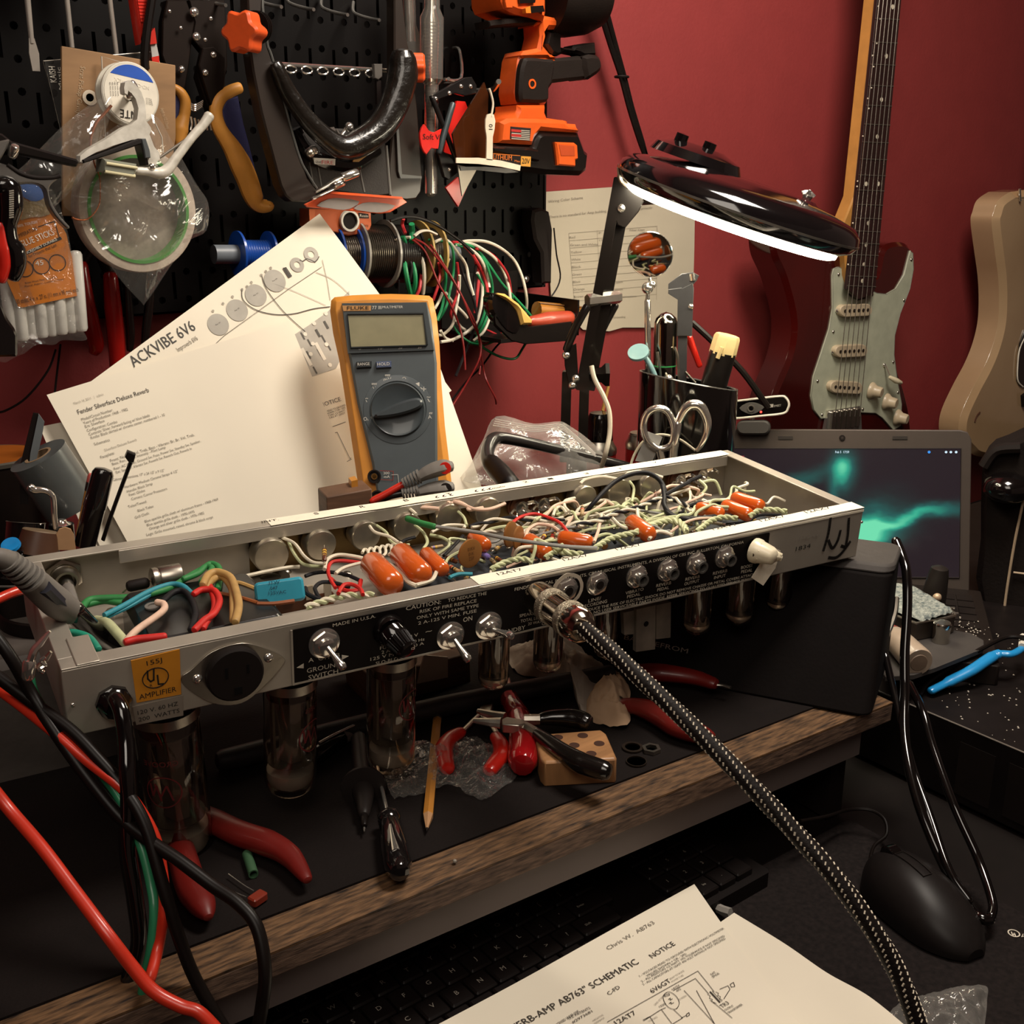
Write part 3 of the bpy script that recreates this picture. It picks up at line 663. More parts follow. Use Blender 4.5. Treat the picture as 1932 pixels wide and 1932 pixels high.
for i in range(7):
    wire('w',[K(1095+i*42,940-i*8),K(1110+i*42,915-i*8),K(1135+i*42,925-i*8),K(1140+i*42,965-i*8),K(1120+i*42,985-i*8)],.0011,-.010,n=4)
wire('p',[Q(175,580),Q(200,560),Q(290,590),Q(370,620),Q(480,620),Q(590,580)],.0014,-.002)
wire('g',[Q(250,640),Q(290,680),Q(310,740)],.0012,-.008)
wire('w',[Q(940,670),Q(960,620),Q(1000,605),Q(1040,650)],.0012,-.006)
wire('g',[Q(960,660),Q(1080,640),Q(1120,700),Q(1200,745)],.0012,-.010)
wire('p',[Q(740,830),Q(760,770),Q(830,730),Q(930,745),Q(985,780)],.0013,-.008)
wire('p',[Q(1240,860),Q(1270,780),Q(1285,720),Q(1340,670)],.0013,-.008)
wire('w',[Q(1370,680),Q(1430,740),Q(1480,760)],.0013,-.008)
wire('g',[Q(1160,745),Q(1165,800),Q(1190,830)],.0012,-.012)
wire('w',[Q(1140,435,.002),Q(1180,405,.004),Q(1300,385,.005),Q(1440,410,.003)],.0014)
wire('w',[Q(1100,540),Q(1030,560),Q(1025,600),Q(1060,640)],.0013,-.006)
wire('w',[Q(1450,395,.002),Q(1500,355,.006),Q(1600,350,.006),Q(1740,390,.002)],.0014)
wire('g',[Q(1500,420),Q(1530,470),Q(1515,570)],.0012,-.006)
wire('g',[Q(1440,620),Q(1480,580),Q(1530,600),Q(1490,640),Q(1450,620)],.0012,-.008)
wire('s',[Q(1580,630),Q(1700,650),Q(1850,670),Q(1932,690)],.0011,-.014)
wire('w',[Q(1640,840),Q(1690,790),Q(1750,790),Q(1810,810)],.0014,-.012)
wire('w',[Q(1555,620),Q(1560,670),Q(1580,700)],.0014,-.006)
wire('g',[Q(1590,670),Q(1640,720),Q(1700,740)],.0012,-.014)
wire('p',[W4(0,640),W4(20,700),W4(40,760)],.0013,-.010)
wire('w',[W4(230,560,-.006),W4(300,560),W4(350,600),W4(400,640)],.0013,-.008)
wire('w',[W4(390,655),W4(460,590),W4(570,560),W4(700,550)],.0014,-.010)
wire('k',[W4(380,600),W4(480,570),W4(640,580),W4(700,590)],.0014,-.012)
wire('w',[W4(90,830),W4(130,790),W4(200,785),W4(260,810)],.0014,-.012)
wire('w',[K(160,1130),K(260,1105),K(420,1070),K(560,1045),K(640,1040)],.0013,-.020)
r = random.Random(21)
for i in range(46):
    x = r.uniform(.26,.56);y = r.uniform(.05,.125);c0 = r.uniform(-.026,-.014);L0 = r.uniform(.02,.06);a = r.uniform(-.5,.9)
    P = [tuple(CH.P(x+L0*t*math.cos(a)+r.uniform(-.004,.004),min(.14,y+L0*t*math.sin(a)*.6+r.uniform(-.005,.005)),c0+math.sin(t*3.1)*r.uniform(.002,.008))) for t in (0,.25,.5,.75,1)]
    b = B(WC[r.choice('wwggpkswg')]);b.tube(cr(P,5),.0011,6);b.build('jumper_wire',board)
for i in range(34):
    x = r.uniform(.26,.57);y = r.uniform(.04,.12);a = r.uniform(0,3);p0 = CH.P(x,y,-.027);p1 = p0+(CH.u*math.cos(a)+CH.v*math.sin(a))*.008
    b = B(r.choice((RBR,RTN)));b.lathe(p0,p1-p0,[(0,.0009),(.0006,.0016),(.0074,.0016),(.008,.0009)],9);b.m(r.choice((GLD,BRD,BYL)));b.lathe(p0+(p1-p0)*.3,p1-p0,[(0,.0017),(.001,.0017)],9);b.m(SOLD);b.tube([p0-(p1-p0)*.6,p0],.0003,4);b.tube([p1,p1+(p1-p0)*.6],.0003,4);b.build('resistor',board)
for i in range(30):
    x = r.uniform(.30,.56);y = r.uniform(.05,.13);c0 = r.uniform(-.020,-.009);L0 = r.uniform(.03,.08);a = r.uniform(-.35,.6)
    P = [tuple(CH.P(min(.585,x+L0*t*math.cos(a)+r.uniform(-.004,.004)),max(.02,min(.145,y+L0*t*math.sin(a)*.6+r.uniform(-.007,.007))),c0+math.sin(t*3.1)*r.uniform(.001,.007)-(.008 if t in (0,1) else 0))) for t in (0,.2,.4,.6,.8,1)]
    b = B(WC[r.choice('wwggwpgk')]);b.tube(cr(P,6),.00135,7);b.build('jumper_wire',board)
# left end: cloth wires
wire('G',[U(590,1350),U(650,1285),U(780,1270),U(950,1265),U(1100,1240)],.0024,-.020);wire('G',[U(620,1320),U(760,1290),U(900,1300),U(1080,1245)],.0022,-.022)
wire('G',[U(1100,1240),U(1250,1190),U(1380,1110),U(1470,1060),U(1540,1020),U(1600,1060),U(1590,1200)],.0022,-.012);wire('G',[U(1340,1130),U(1440,1090),U(1500,1040),U(1545,1060),U(1470,1150)],.0022,-.010)
wire('b',[U(760,1395),U(900,1325),U(1080,1225),U(1240,1170),U(1330,1180),U(1400,1240)],.0018,-.010);wire('b',[U(780,1405),U(920,1340),U(1100,1240)],.0015,-.012)
wire('k',[U(1185,1295),U(1260,1230),U(1340,1220),U(1400,1290),U(1425,1390),U(1390,1500)],.0020,-.008)
wire('p',[U(915,1590,-.010),U(1000,1500),U(1180,1370),U(1195,1315),U(1145,1300)],.0022,-.008)
wire('t',[U(1480,1170),U(1520,1100),U(1590,1080),U(1680,1120),U(1720,1220),U(1740,1330),U(1715,1440)],.0026,-.004)
wire('t',[U(1500,1190),U(1560,1130),U(1630,1120),U(1690,1200),U(1700,1320),U(1700,1430)],.0024,-.007)
wire('r',[U(1415,1240),U(1470,1210),U(1560,1215),U(1600,1290),U(1560,1380),U(1490,1430),U(1420,1500)],.0022,-.006)
wire('r',[U(1530,1185),U(1560,1270),U(1560,1360),U(1500,1450),U(1480,1490)],.0022,-.008)
wire('r',[U(920,1590),U(1000,1570),U(1100,1560),U(1200,1550)],.0024,-.006)
wire('t',[K(100,1155),K(200,1160),K(310,1200)],.0016,-.014);wire('o',[K(40,1235),K(180,1260),K(330,1305)],.0015,-.014);wire('t',[K(40,1260),K(180,1330),K(280,1355),K(370,1335)],.0016,-.016)
wire('o',[K(330,1310),K(450,1310),K(600,1290)],.0014,-.014)
wire('T',[U(470,1520),U(560,1525),U(650,1560),U(715,1640)],.0022,-.006)
wire('g',[U(700,1430,-.02),U(780,1450),U(850,1520),U(910,1590)],.003,-.012)
# bent aluminium tabs below the chassis
b = B(M('can_tabs','#8d877c',.5,.6,noise=(60,.3)))
UF = F(CH.P(0,.02,0),CH.u,CH.n)
for px in ([(1176,1156),(1200,1151),(1200,1196),(1178,1198)],[(1238,1142),(1266,1136),(1265,1203),(1238,1206)]): b.pp(UF,px,-.004,0)
b.pp(UF,[(1201,1150),(1237,1142),(1236,1225),(1200,1230)],-.001,.003);b.m(M('tab_hole','#0a0606',.9));b.lathe(UF.W(1219,1177,.0031),UF.n,[(0,.0022),(.0003,.0022)],12)
b.build('mounting_tabs',amp)
# ------------------------------------------------ vacuum tubes
GLS = M('tube_glass','#f1e8dc',.02,0,trans=1,ior=1.5,noise=(5,.02),spec=.8);PLT = M('plate_grey','#6e665f',.4,.3);GET = M('getter_silver','#d8d3ca',.22,.45);GETD = M('getter_dark','#0d0908',.15,.6,coat=.6)
RPR = M('red_print','#6e2222',.6);BAK = M('tube_base_black','#120d0c',.35)
def vtube(x0,y0,x1,y1,w,big,lbl,grp,yin=.03):
    TF = F(CH.P(0,yin,0),CH.u,CH.n);a0 = TF.loc(x0,y0);a1 = TF.loc(x1,y1);top = TF.P(a0[0],-CHH);d = dep(top);r = w*d/FPX/2
    ax = (TF.P(a1[0],a1[1])-top);Ln = ax.length*1.0;ax = ax.normalized();Ln = (TF.P(a1[0],a1[1])-top).length
    t = T('vacuum_tube',top+ax*Ln,lbl,'tube',grp)
    b = B(GLS);gt = .006 if not big else .012
    if big: pr = [(gt,r*.86),(gt+.004,r),(Ln-.012,r),(Ln-.006,r*.92),(Ln-.002,r*.7),(Ln,0)]
    else: pr = [(gt,r),(Ln-.012,r),(Ln-.008,r*.93),(Ln-.005,r*.7),(Ln-.0035,r*.22),(Ln-.001,r*.12),(Ln,0)]
    b.lathe(top,ax,pr,28);k0 = len(b.f);b.lathe(top,ax,[(min(q_[0],Ln-.0009),max(0,q_[1]-.0008)) for q_ in pr],28);b.f[k0:] = [f_[::-1] for f_ in b.f[k0:]];b.build('glass_envelope',t)
    b = B(PLT);pr2 = r*.58;s0 = gt+Ln*.12;s1 = Ln*.72
    b.lathe(top,ax,[(s0,pr2*.4),(s0,pr2),(s1,pr2),(s1,pr2*.4)],6,sx=.75)
    for k in (-1,1): b.box(F(top+ax*((s0+s1)/2),CH.u,ax),k*pr2*1.15-.0008,k*pr2*1.15+.0008,-(s1-s0)/2,(s1-s0)/2,-pr2*.3,pr2*.3)
    b.build('plate',t)
    b = B(M('mica_disc','#4a443c',.3,0));b.lathe(top,ax,[(s0-.001,r*.86),(s0-.0004,r*.86)],24);b.lathe(top,ax,[(s1+.001,r*.86),(s1+.0016,r*.86)],24);b.build('mica_spacer',t)
    b = B(GET);q0 = Ln*.80;b.lathe(top,ax,[(q0,r*.90),(Ln-.0135,r*.90),(Ln-.0095,r*.82),(Ln-.0065,r*.55),(Ln-.006,0)],26);b.build('getter_flash',t)
    b = B(BAK if big else STL)
    if big: b.lathe(top,ax,[(0,r*.82),(.008,r*.9),(gt+.002,r*.95),(gt+.003,r*.86)],26);b.m(STL);b.lathe(top,ax,[(gt-.002,r*1.02),(gt+.004,r*1.04),(gt+.0045,r*.9)],28)
    else: b.lathe(top,ax,[(0,r*.9),(gt,r*1.02),(gt+.0005,r*.9)],24)
    b.build('tube_base' if big else 'socket_skirt',t)
    return t,top,ax,r,Ln
def tubeprint(t,top,ax,r,Ln,px0,txt,ang0,hgt,m):
    """curved print on the glass"""
    side = V((CAM.x-top.x,CAM.y-top.y,0)).normalized();side = (side-ax*side.dot(ax)).normalized();oth = ax.cross(side);b = B(m)
    def put(vs,fs): b.add([top+ax*(px0+v[1])+(side*math.cos(ang0+v[0]/r)+oth*math.sin(ang0+v[0]/r))*(r*1.012) for v in vs],fs)
    vs,fs,tw = text_geo(txt);put([((x-tw/2)*hgt,-y*hgt) for x,y in vs],fs);vs2 = [];fs2 = [];n = 26
    for i in range(n):
        a = 2*math.pi*i/n;vs2 += [(.011*math.cos(a),.018+.011*math.sin(a)),(.0102*math.cos(a),.018+.0102*math.sin(a))];j = (i+1) % n;fs2.append((2*i,2*j,2*j+1,2*i+1))
    put(vs2,fs2)
    for k in range(2):
        S = [(-.006+.007*k,.024),(-.003+.006*k,.013),(.001+.005*k,.021),(.004+.003*k,.012)]
        for p_,q_ in zip(S,S[1:]): put([(p_[0],p_[1]),(q_[0],q_[1]),(q_[0]+.0012,q_[1]),(p_[0]+.0012,p_[1])],[(0,1,2,3)])
    b.build('red_print',t)
g1 = 'power tubes hanging under the left half of the chassis';g2 = 'small preamp tubes hanging under the right half of the chassis'
v = vtube(312,1360,346,1612,124,True,'largest glass tube, bottom left below the round outlet, red printed logo',g1,.028)
tubeprint(*v,.040,'GROOVE',.35,.0052,RPR)
v = vtube(548,1315,548,1492,102,True,'large glass tube hanging below the GROUND SWITCH lettering',g1,.03);tubeprint(*v,.030,'TUBES',-.95,.0045,RPR)
v = vtube(738,1268,738,1450,95,True,'large glass tube hanging below the fuse holder, left of the white label',g1,.03);tubeprint(*v,.026,'TUBES',-.95,.0045,RPR)
for x,y,x1,y1,w,l in ((932,1215,930,1303,60,'small glass tube below the standby switch, above the pliers'),(1034,1190,1032,1272,57,'small glass tube just left of the big chrome plug'),(1140,1165,1142,1245,46,'small glass tube half hidden behind the woven cable'),
    (1315,1120,1313,1200,55,'small glass tube just right of the silver metal tabs, longest of the right three'),(1397,1105,1391,1182,55,'small glass tube below the torn tape, middle of the right three'),(1473,1085,1465,1160,50,'small glass tube at the right end of the chassis')):
    vtube(x,y,x1,y1,w,False,l,g2,.03)
# ================================================================ tools on the pegboard
def S(name,fr,px,t0,t1,mat,parent=None,sm=0,bv=0,bev=0,label=None,**k):
    b = B(mat);b.pp(fr,px,t0,t1,sm,bv);return b.build(name,parent,label=label,bev=bev,**k)
def TB(name,fr,px,r,mat,parent=None,c=0,seg=10,n=6,closed=False,flat=1.0,label=None,**k):
    b = B(mat);b.fpx(fr,px,r,c,seg,n,closed,flat);return b.build(name,parent,label=label,**k)
A1 = lambda X,Y: (X/3.864,Y/3.864)
A2 = lambda X,Y: (400+X/3.864,Y/3.864)
A3 = lambda X,Y: (800+X/3.864,Y/3.864)
A4 = lambda X,Y: (1400+X*.27536,Y*.27536)
m_ = lambda f,L_: [f(*p) for p in L_]
SHF = M('tool_shaft_steel','#c3bbb0',.22,.6)
# screwdrivers hanging by their handles
for i,(x0,x1,yb,w,l) in enumerate(((52,66,126,11,'flat-blade screwdriver at the far left of the pegboard, blade showing'),(126,136,90,6,'screwdriver shaft directly above the brown guitar template board, left one'),(206,220,104,6,'thin screwdriver shaft ending behind the top edge of the brown board'))):
    fr = Fw(.965);g = T('screwdriver',fr.W(x1,yb),l,'screwdriver','screwdrivers hanging at top left')
    p0 = fr.W(x0-6,-60);p1 = fr.W(x1,yb);d = (p1-p0).normalized()
    b = B(SHF)
    if i == 0:
        b.cyl(p0,fr.W(60,82),.0026,.0020);ff = F(fr.W(60,82),fr.u,-d);b.prism(F(fr.W(60,80),fr.u,fr.v),[(-.002,.003),(.002,.003),(.0042,-.008),(.0034,-.021),(-.0022,-.021),(-.0032,-.008)],-.0012,.0012)
    else: b.cyl(p0,p1,.0021,.0019)
    b.build('shaft',g);b = B(M('handle_clear_amber','#7b3a16',.2,coat=.6));b.lathe(p0-d*.075,d,[(0,.006),(.004,.011),(.05,.0125),(.065,.008),(.078,.006)],8);b.build('handle',g)
# red and white handled file
fr = Fw(.955);g = T('ribbed_tool',fr.W(285,105),'red ribbed tapering tool handle with a pale grey band, behind a black cable','tool')
RTL = M('red_tool','#c22a1c',.35,coat=.3)
S('handle',fr,[(247,-40),(290,-40),(284,0),(270,78),(266,83),(262,60)],-.008,.006,RTL,g,bv=.002)
b = B(RTL)
for k in range(7): b.fpx(fr,[(259+k*1.0,2+k*6.3),(281-k*.9,2.5+k*6.3)],.0014,.006)
b.build('grip_ribs',g);S('blade_band',fr,[(284,82),(295,82),(300,105),(287,108)],-.004,.002,M('pale_band','#a9a6a0',.5),g);S('blade',fr,[(270,78),(292,52),(296,82),(282,84)],-.004,.004,RTL,g);S('tip',fr,[(286,108),(300,105),(302,130),(290,130)],-.004,.002,RTL,g)
b = B(BLK);b.fpx(Fw(.945),[(292,-40),(285,5),(277,60),(273,108),(274,130)],.0035);b.build('cable',label='black cable hanging in front of the red ribbed handle at top left',cat='cable')
# crimping tool with springs and yellow-edged handles
fr = Fw(.975);g = T('crimping_tool',fr.W(420,390),'large black crimping tool with navy and orange-yellow curved handles','crimping tool')
GUN = M('gunmetal_black','#1f1713',.45,.4)
S('jaw_plate',fr,m_(A1,[(1220,0),(1360,0),(1420,160),(1400,300),(1380,470),(1340,700),(1290,700),(1180,400),(1185,150)]),-.006,.004,GUN,g,bv=.001)
S('jaw_plate',fr,m_(A1,[(1380,0),(1640,0),(1660,480),(1600,760),(1540,860),(1440,560),(1480,380),(1400,280),(1420,160)]),-.008,.002,GUN,g,bv=.001)
S('linkage',fr,m_(A1,[(1480,350),(1560,340),(1640,420),(1640,620),(1600,780),(1560,830),(1470,560),(1450,470)]),.002,.008,GUN,g,bv=.001)
b = B(GUN);b.m(CHR)
for x,y,r in ((1415,90,.0032),(1432,268,.0028),(1236,82,.0012),(1318,203,.0012),(1537,135,.0014),(1497,290,.0014),(1325,505,.0022),(1556,400,.0022),(1497,530,.0022)):
    screw(b,fr.W(*A1(x,y),.008),fr.n,r*1.3)
b.build('rivets',g)
b = B(CHR)
for k in range(4): b.fpx(fr,m_(A1,[(1365+k*4,740+k*14),(1420,765+k*14),(1480-k*2,735+k*14)]),.0008,.006,6)
for k in range(7): b.fpx(fr,m_(A1,[(1365+k*26,850+abs(k-3)*-10+20),(1372+k*26,900),(1360+k*30,950)]),.0010,.006,6)
b.build('coil_spring',g)
YO = M('orange_yellow_grip','#cf8e3c',.45);NV = M('navy_grip','#26264e',.6,bump=(400,.3))
S('grip_inner',fr,m_(A1,[(1740,700),(1650,720),(1610,800),(1640,920),(1740,1080),(1820,1260),(1870,1440),(1905,1500),(1932,1480),(1932,1440),(1870,1250),(1820,1050),(1780,900)]),-.004,.009,NV,g,bv=.002)
TB('grip_edge',fr,m_(A1,[(1745,640),(1680,665),(1605,720),(1575,810),(1600,930),(1700,1090),(1790,1280),(1850,1440),(1890,1495),(1950,1500),(1958,1485)]),[.0042,.0045,.005,.005,.006,.0085,.008,.006,.005,.004],YO,g,c=.006,flat=1.2)
TB('grip_edge',fr,m_(A1,[(1268,635),(1320,680),(1350,750),(1340,850),(1310,940),(1295,1040)]),[.003,.0045,.005,.005,.0075,.006],YO,g,c=.004)
S('grip_inner',fr,m_(A1,[(1280,690),(1318,730),(1325,820),(1290,930),(1275,930)]),-.004,.004,NV,g)
# work light hanging upside down: bracket, knobs, padded hose handle, lamp body
fr = Fw(.93);g = T('work_light',fr.W(690,385),'black work light hanging by its bracket with two orange star knobs','work light')
BK2 = M('bracket_black','#241a13',.45,coat=.15)
S('bracket_arm',fr,m_(A2,[(260,-60),(370,-60),(365,90),(385,180),(405,330),(450,460),(620,1090),(665,1190),(700,1300),(770,1385),(760,1440),(690,1475),(590,1470),(540,1430),(500,1350),(360,820),(300,520),(270,300)]),-.010,.006,BK2,g,bv=.0015)
S('bracket_arm',fr,m_(A2,[(1330,-60),(1385,-60),(1430,330),(1460,420),(1500,800),(1535,1290),(1525,1400),(1490,1450),(1420,1460),(1300,1440),(1290,1200),(1330,800),(1330,420)]),-.022,-.008,BK2,g,bv=.0015)
TB('arm_edge_highlight',fr,m_(A2,[(370,-20),(372,80),(395,200),(405,330),(450,460),(620,1090),(700,1270),(770,1380)]),.0011,M('edge_highlight','#6c6c68',.3,.4),g,c=.006,seg=6)  # paler grey bead imitates a highlight along the bracket edge
S('lamp_body',fr,m_(A2,[(640,950),(780,930),(1230,950),(1290,1100),(1310,1420),(1180,1440),(900,1400),(740,1370),(690,1230)]),-.040,-.008,M('lamp_body_charcoal','#2b2622',.6,bump=(600,.3)),g,bv=.002)
S('right_panel',fr,m_(A2,[(1345,940),(1362,940),(1385,1270),(1530,1285),(1530,1300),(1375,1300),(1360,1250)]),-.007,-.005,M('seam_grey','#5c5c58',.5),g)
b = B(M('seam_dark','#6c6a64',.5));b.fpx(fr,m_(A2,[(710,1180),(740,1360)]),.0008,-.008);b.fpx(fr,m_(A2,[(770,1210),(800,1370)]),.0008,-.008);b.fpx(fr,m_(A2,[(1070,1210),(1110,1400)]),.001,-.008);b.fpx(fr,m_(A2,[(1270,1060),(1300,1420)]),.0014,-.008);b.build('body_seams',g)
PAD = M('padded_vinyl','#17130f',.28,coat=.5,bump=(60,.6,.004))
TB('padded_handle',fr,m_(A2,[(470,480),(560,680),(700,880),(850,1020),(960,1075),(1080,1040),(1230,930),(1330,760),(1390,560),(1390,420)]),[.006,.0075,.0085,.0095,.011,.0125,.013,.0135,.014,.012],PAD,g,c=.012,seg=14)
TB('lower_rim',fr,m_(A2,[(600,940),(660,1060),(760,1150),(920,1200),(1060,1190),(1200,1080)]),.0065,BLKG,g,c=-.004,seg=8)
o = S('name_label',fr,m_(A2,[(738,1150),(900,1158),(898,1205),(750,1195)]),.003,.0046,M('label_white','#d8d3c8',.5),g)
b = B(M('label_red','#b3271f',.5));b.lab(fr,'FIRE',A2(800,1195),A2(885,1200),7,.005);b.m(INK);b.lab(fr,'GEAR',A2(752,1190),A2(798,1194),5,.005);b.build('label_print',o)
o = S('warning_label',fr,m_(A2,[(1030,1130),(1130,1135),(1070,1180),(1030,1180)]),.003,.0046,M('label_gold','#b08a45',.5),g)
b = B(CHR);b.fpx(fr,m_(A2,[(850,1010),(1030,1012)]),.0016,.0);b.fpx(fr,m_(A2,[(935,1000),(985,920)]),.0016,.002);b.fpx(fr,m_(A2,[(905,940),(935,1000)]),.0012,.002)
b.build('wire_stand',g);b = B(CHR);b.sph(fr.W(*A2(1000,925),.004),.0042);b.build('stand_ball',g);S('stand_plate',fr,m_(A2,[(850,930),(890,925),(900,950),(840,970)]),.0,.002,CHR,g)
OK_ = M('orange_knob','#dd5524',.4,coat=.15,noise=(200,.06))
def starknob(x,y,r,yaw,c):
    o = fr.W(x,y,c);d = (Matrix.Rotation(math.radians(yaw),3,'Z') @ V((0,-1,0))).normalized();kf = F(o,V((0,0,1)).cross(d),V((0,0,1)))
    P = []
    for i in range(48):
        a = 2*math.pi*i/48;rr = r*(1+.13*math.cos(a*6));P.append((rr*math.cos(a),rr*math.sin(a)))
    b = B(OK_);b.prism(kf,P,-.011,.006,.002);return b.build('star_knob',g,bev=.001)
starknob(457,60,.0155,-55,.022)
b = B(BLK)
for k in range(3): b.lathe(fr.W(482+k*3,52,.010-k*.002),V((-.8,-.6,0)),[(0,.013),(.0016,.013)],24)
b.build('knob_washers',g);starknob(789,128,.0125,62,-.006)
# peg hooks and the rod with rings
fr = Fw(.985)
def hook(pts,r,lbl,y0=1.015,y1=.955):
    b = B(CHR);P = []
    for i,p in enumerate(pts):
        yy = y0+(y1-y0)*min(1,i/(len(pts)-1));P.append(tuple(Fw(yy).W(*p)))
    b.tube(cr(P,4),r,8);return b.build('peg_hook',label=lbl,cat='hook',group='chrome peg hooks')
GH = 'chrome wire peg hook at the top of the pegboard between the work light arms'
for i,(x,y) in enumerate(((390,0),(495,3),(556,8),(620,18),(680,28))):
    w = 22
    hook([A2(0,0)] and [(x-w*.6,y-24),(x-w*.6,y-6),(x,y+2),(x+w,y+8),(x+w+14,y+10)],.0016,('leftmost chrome wire hook, above the crimping tool','chrome hook just right of the left work light arm','chrome wire hook, first of three in a row between the light arms','chrome wire hook, middle of three in a row between the light arms','chrome wire hook, last of three in a row, next to the right light arm')[i])
hook([A3(255,600),A3(130,600),A3(180,575)],.0018,'short chrome hook to the right of the tall glass tube');hook([A3(215,350),A3(260,370),A3(270,570),A3(150,578)],.0016,'angular chrome hook beside the tall glass tube')
g = T('tool_bar',fr.W(630,130),'thin chrome bar with small rings across the inside of the work light','tool bar')
b = B(CHR);b.tube([Fw(.965).W(514,120),Fw(.965).W(745,134)],.0019,8);b.build('bar',g)
for k in range(6):
    x = 545+k*30;b = B(CHR);c = Fw(.963).W(x,127+k*1.7);b.tube([c+V((.0055*math.cos(a),-.004,.003*math.sin(a)-.002)) for a in [i*.628 for i in range(10)]],.0009,6,True);b.build('ring',g)
g = T('plastic_clip',Fw(.95).W(714,150),'small clear grey plastic clip on the chrome bar','clip')
S('clip_body',Fw(.955),m_(A2,[(1180,465),(1245,465),(1245,560),(1215,585),(1185,570)]),0,.004,M('smoky_plastic','#5a5550',.3,coat=.4),g,bv=.001);S('clip_stem',Fw(.957),m_(A2,[(1200,585),(1232,585),(1238,760),(1205,760)]),0,.004,M('smoky_plastic_dark','#241d1b',.4),g)
# tall glass syringe style tubes
CG = M('clear_barrel','#ece6dc',.05,trans=.92,ior=1.3,spec=.8,noise=(5,.02));SG = M('silver_core','#cfc7bb',.2,1)
fr = Fw(.95);g = T('solder_syringe',fr.W(812,370),'tall clear graduated tube with a silver core hanging beside the work light','syringe')
x0 = 815;p = lambda y: fr.W(x0+ (y/370)*-2,y,0)
b = B(CG);P0 = p(-60);P1 = p(372);d = (P1-P0).normalized();LL = lambda y: (p(y)-P0).length
b.lathe(P0,d,[(0,.0075),(LL(15),.0075),(LL(33),.0115),(LL(150),.0112),(LL(160),.007),(LL(365),.006),(LL(371),.003),(LL(372),0)],24);b.build('barrel',g)
b = B(SG);b.lathe(P0,d,[(0,.003),(LL(25),.0035),(LL(40),.006),(LL(180),.0045),(LL(250),.0035),(LL(366),.0032),(LL(368),0)],20);b.build('plunger',g)
b = B(CHR)
for k in range(34): b.lathe(p(44+k*6.4),d,[(0,.0064-.0001*k*.8),(.0008,.0064-.0001*k*.8)],12)
b.build('graduation_rings',g)
g = T('glass_tube',Fw(.975).W(775,95),'clear glass tube behind the right arm of the work light','tube')
fr = Fw(.97);P0 = fr.W(770,-60);P1 = fr.W(776,100);d = (P1-P0).normalized();b = B(CG);b.lathe(P0,d,[(0,.006),(.05,.006),(.058,.009),((P1-P0).length,.009)],20);b.build('barrel',g);b = B(SG);b.lathe(P0,d,[(0,.003),((P1-P0).length-.01,.004)],14);b.build('core',g)
# red tag
fr = Fw(.925);RD = M('red_tag','#cf1f16',.4,coat=.2)
o = S('plastic_tag',fr,m_(A2,[(1518,970),(1548,905),(1580,950),(1625,965),(1675,940),(1660,1000),(1650,1085),(1600,1080),(1565,1125),(1535,1085),(1522,1040)]),0,.0025,RD,sm=2,bv=.0004,label='red scalloped plastic tag lettered Soft V, hooked on the tall tube',cat='tag')
b = B(INK);b.lab(fr,'Soft V',A2(1538,1015),A2(1660,1020),10,.0029);b.build('handwriting',o)
# red neck gauge behind, black folding cutter, rule, acrylic plate
g = T('neck_gauge',Fw(.985).W(862,385),'red plastic gauge with a pointed lower end behind the black folding frame','gauge')
S('gauge_upper',Fw(.985),m_(A3,[(240,735),(300,740),(320,790),(260,900),(240,1140),(145,1110),(180,900)]),0,.003,RD,g);S('gauge_point',Fw(.985),m_(A3,[(160,1370),(250,1290),(330,1330),(250,1508)]),0,.003,RD,g)
fr = Fw(.94);g = T('fret_bender',fr.W(845,335),'black folding metal frame tool with crossed arms beside the red tag','tool')
FB = M('frame_black','#1b1817',.35,.3,coat=.2)
S('top_plate',fr,m_(A3,[(55,700),(180,630),(300,565),(350,560),(385,620),(385,680),(300,700),(230,680),(120,720),(75,745)]),-.003,.002,FB,g,bv=.0006)
TB('arm',fr,m_(A3,[(60,715),(150,940),(240,1180)]),.0026,FB,g,c=.003,n=2);TB('arm',fr,m_(A3,[(210,760),(160,930),(110,1110)]),.003,M('arm_grey','#4a5254',.4,.5),g,c=.005,n=2)
S('lower_plate',fr,m_(A3,[(100,1110),(140,1100),(240,1190),(245,1260),(180,1310),(150,1290)]),-.003,.002,FB,g,bv=.0006)
b = B(CHR)
for x,y in ((340,630),(270,630),(185,680),(85,720),(185,1235)): screw(b,fr.W(*A3(x,y),.002),fr.n,.0022)
b.build('rivets',g)
hook([(893,172),A3(380,660),A3(490,660),A3(545,595)],.0026,'long chrome peg hook holding the white T-shaped gauge',1.0,.90)
o = S('acrylic_template',Fw(.925),m_(A3,[(440,600),(470,690),(452,1170),(240,1160),(208,975)]),0,.0022,M('smoked_acrylic_reflection','#3d2416',.08,trans=.45,ior=1.4,noise=(3,.3),hx2='#6b3312'),label='smoky translucent acrylic plate tapering upward, left of the white gauge',cat='template')  # reflected orange is mixed into the acrylic's colour
g = T('radius_gauge',Fw(.905).W(920,325),'white T-shaped radius gauge marked 10 hanging on a peg hook','gauge')
fr = Fw(.905);WG = M('gauge_white','#dccdb4',.5)
S('gauge_arm',fr,m_(A3,[(462,835),(485,828),(510,835),(520,880),(515,940),(502,1000),(500,1170),(455,1165),(458,1000),(448,930),(450,870)]),0,.0016,WG,g)
S('gauge_curve',fr,m_(A3,[(235,1150),(400,1150),(560,1170),(705,1205),(700,1245),(560,1215),(400,1195),(235,1188)]),0,.0016,WG,g)
b = B(INK);b.lab(fr,'10',A3(500,945),A3(500,905),9,.0019);b.build('gauge_number',g)
b = B(WG);b.fpx(fr,m_(A3,[(490,850),(503,760),(490,690),(475,645)]),.0011,.001);b.build('cord_loop',g)
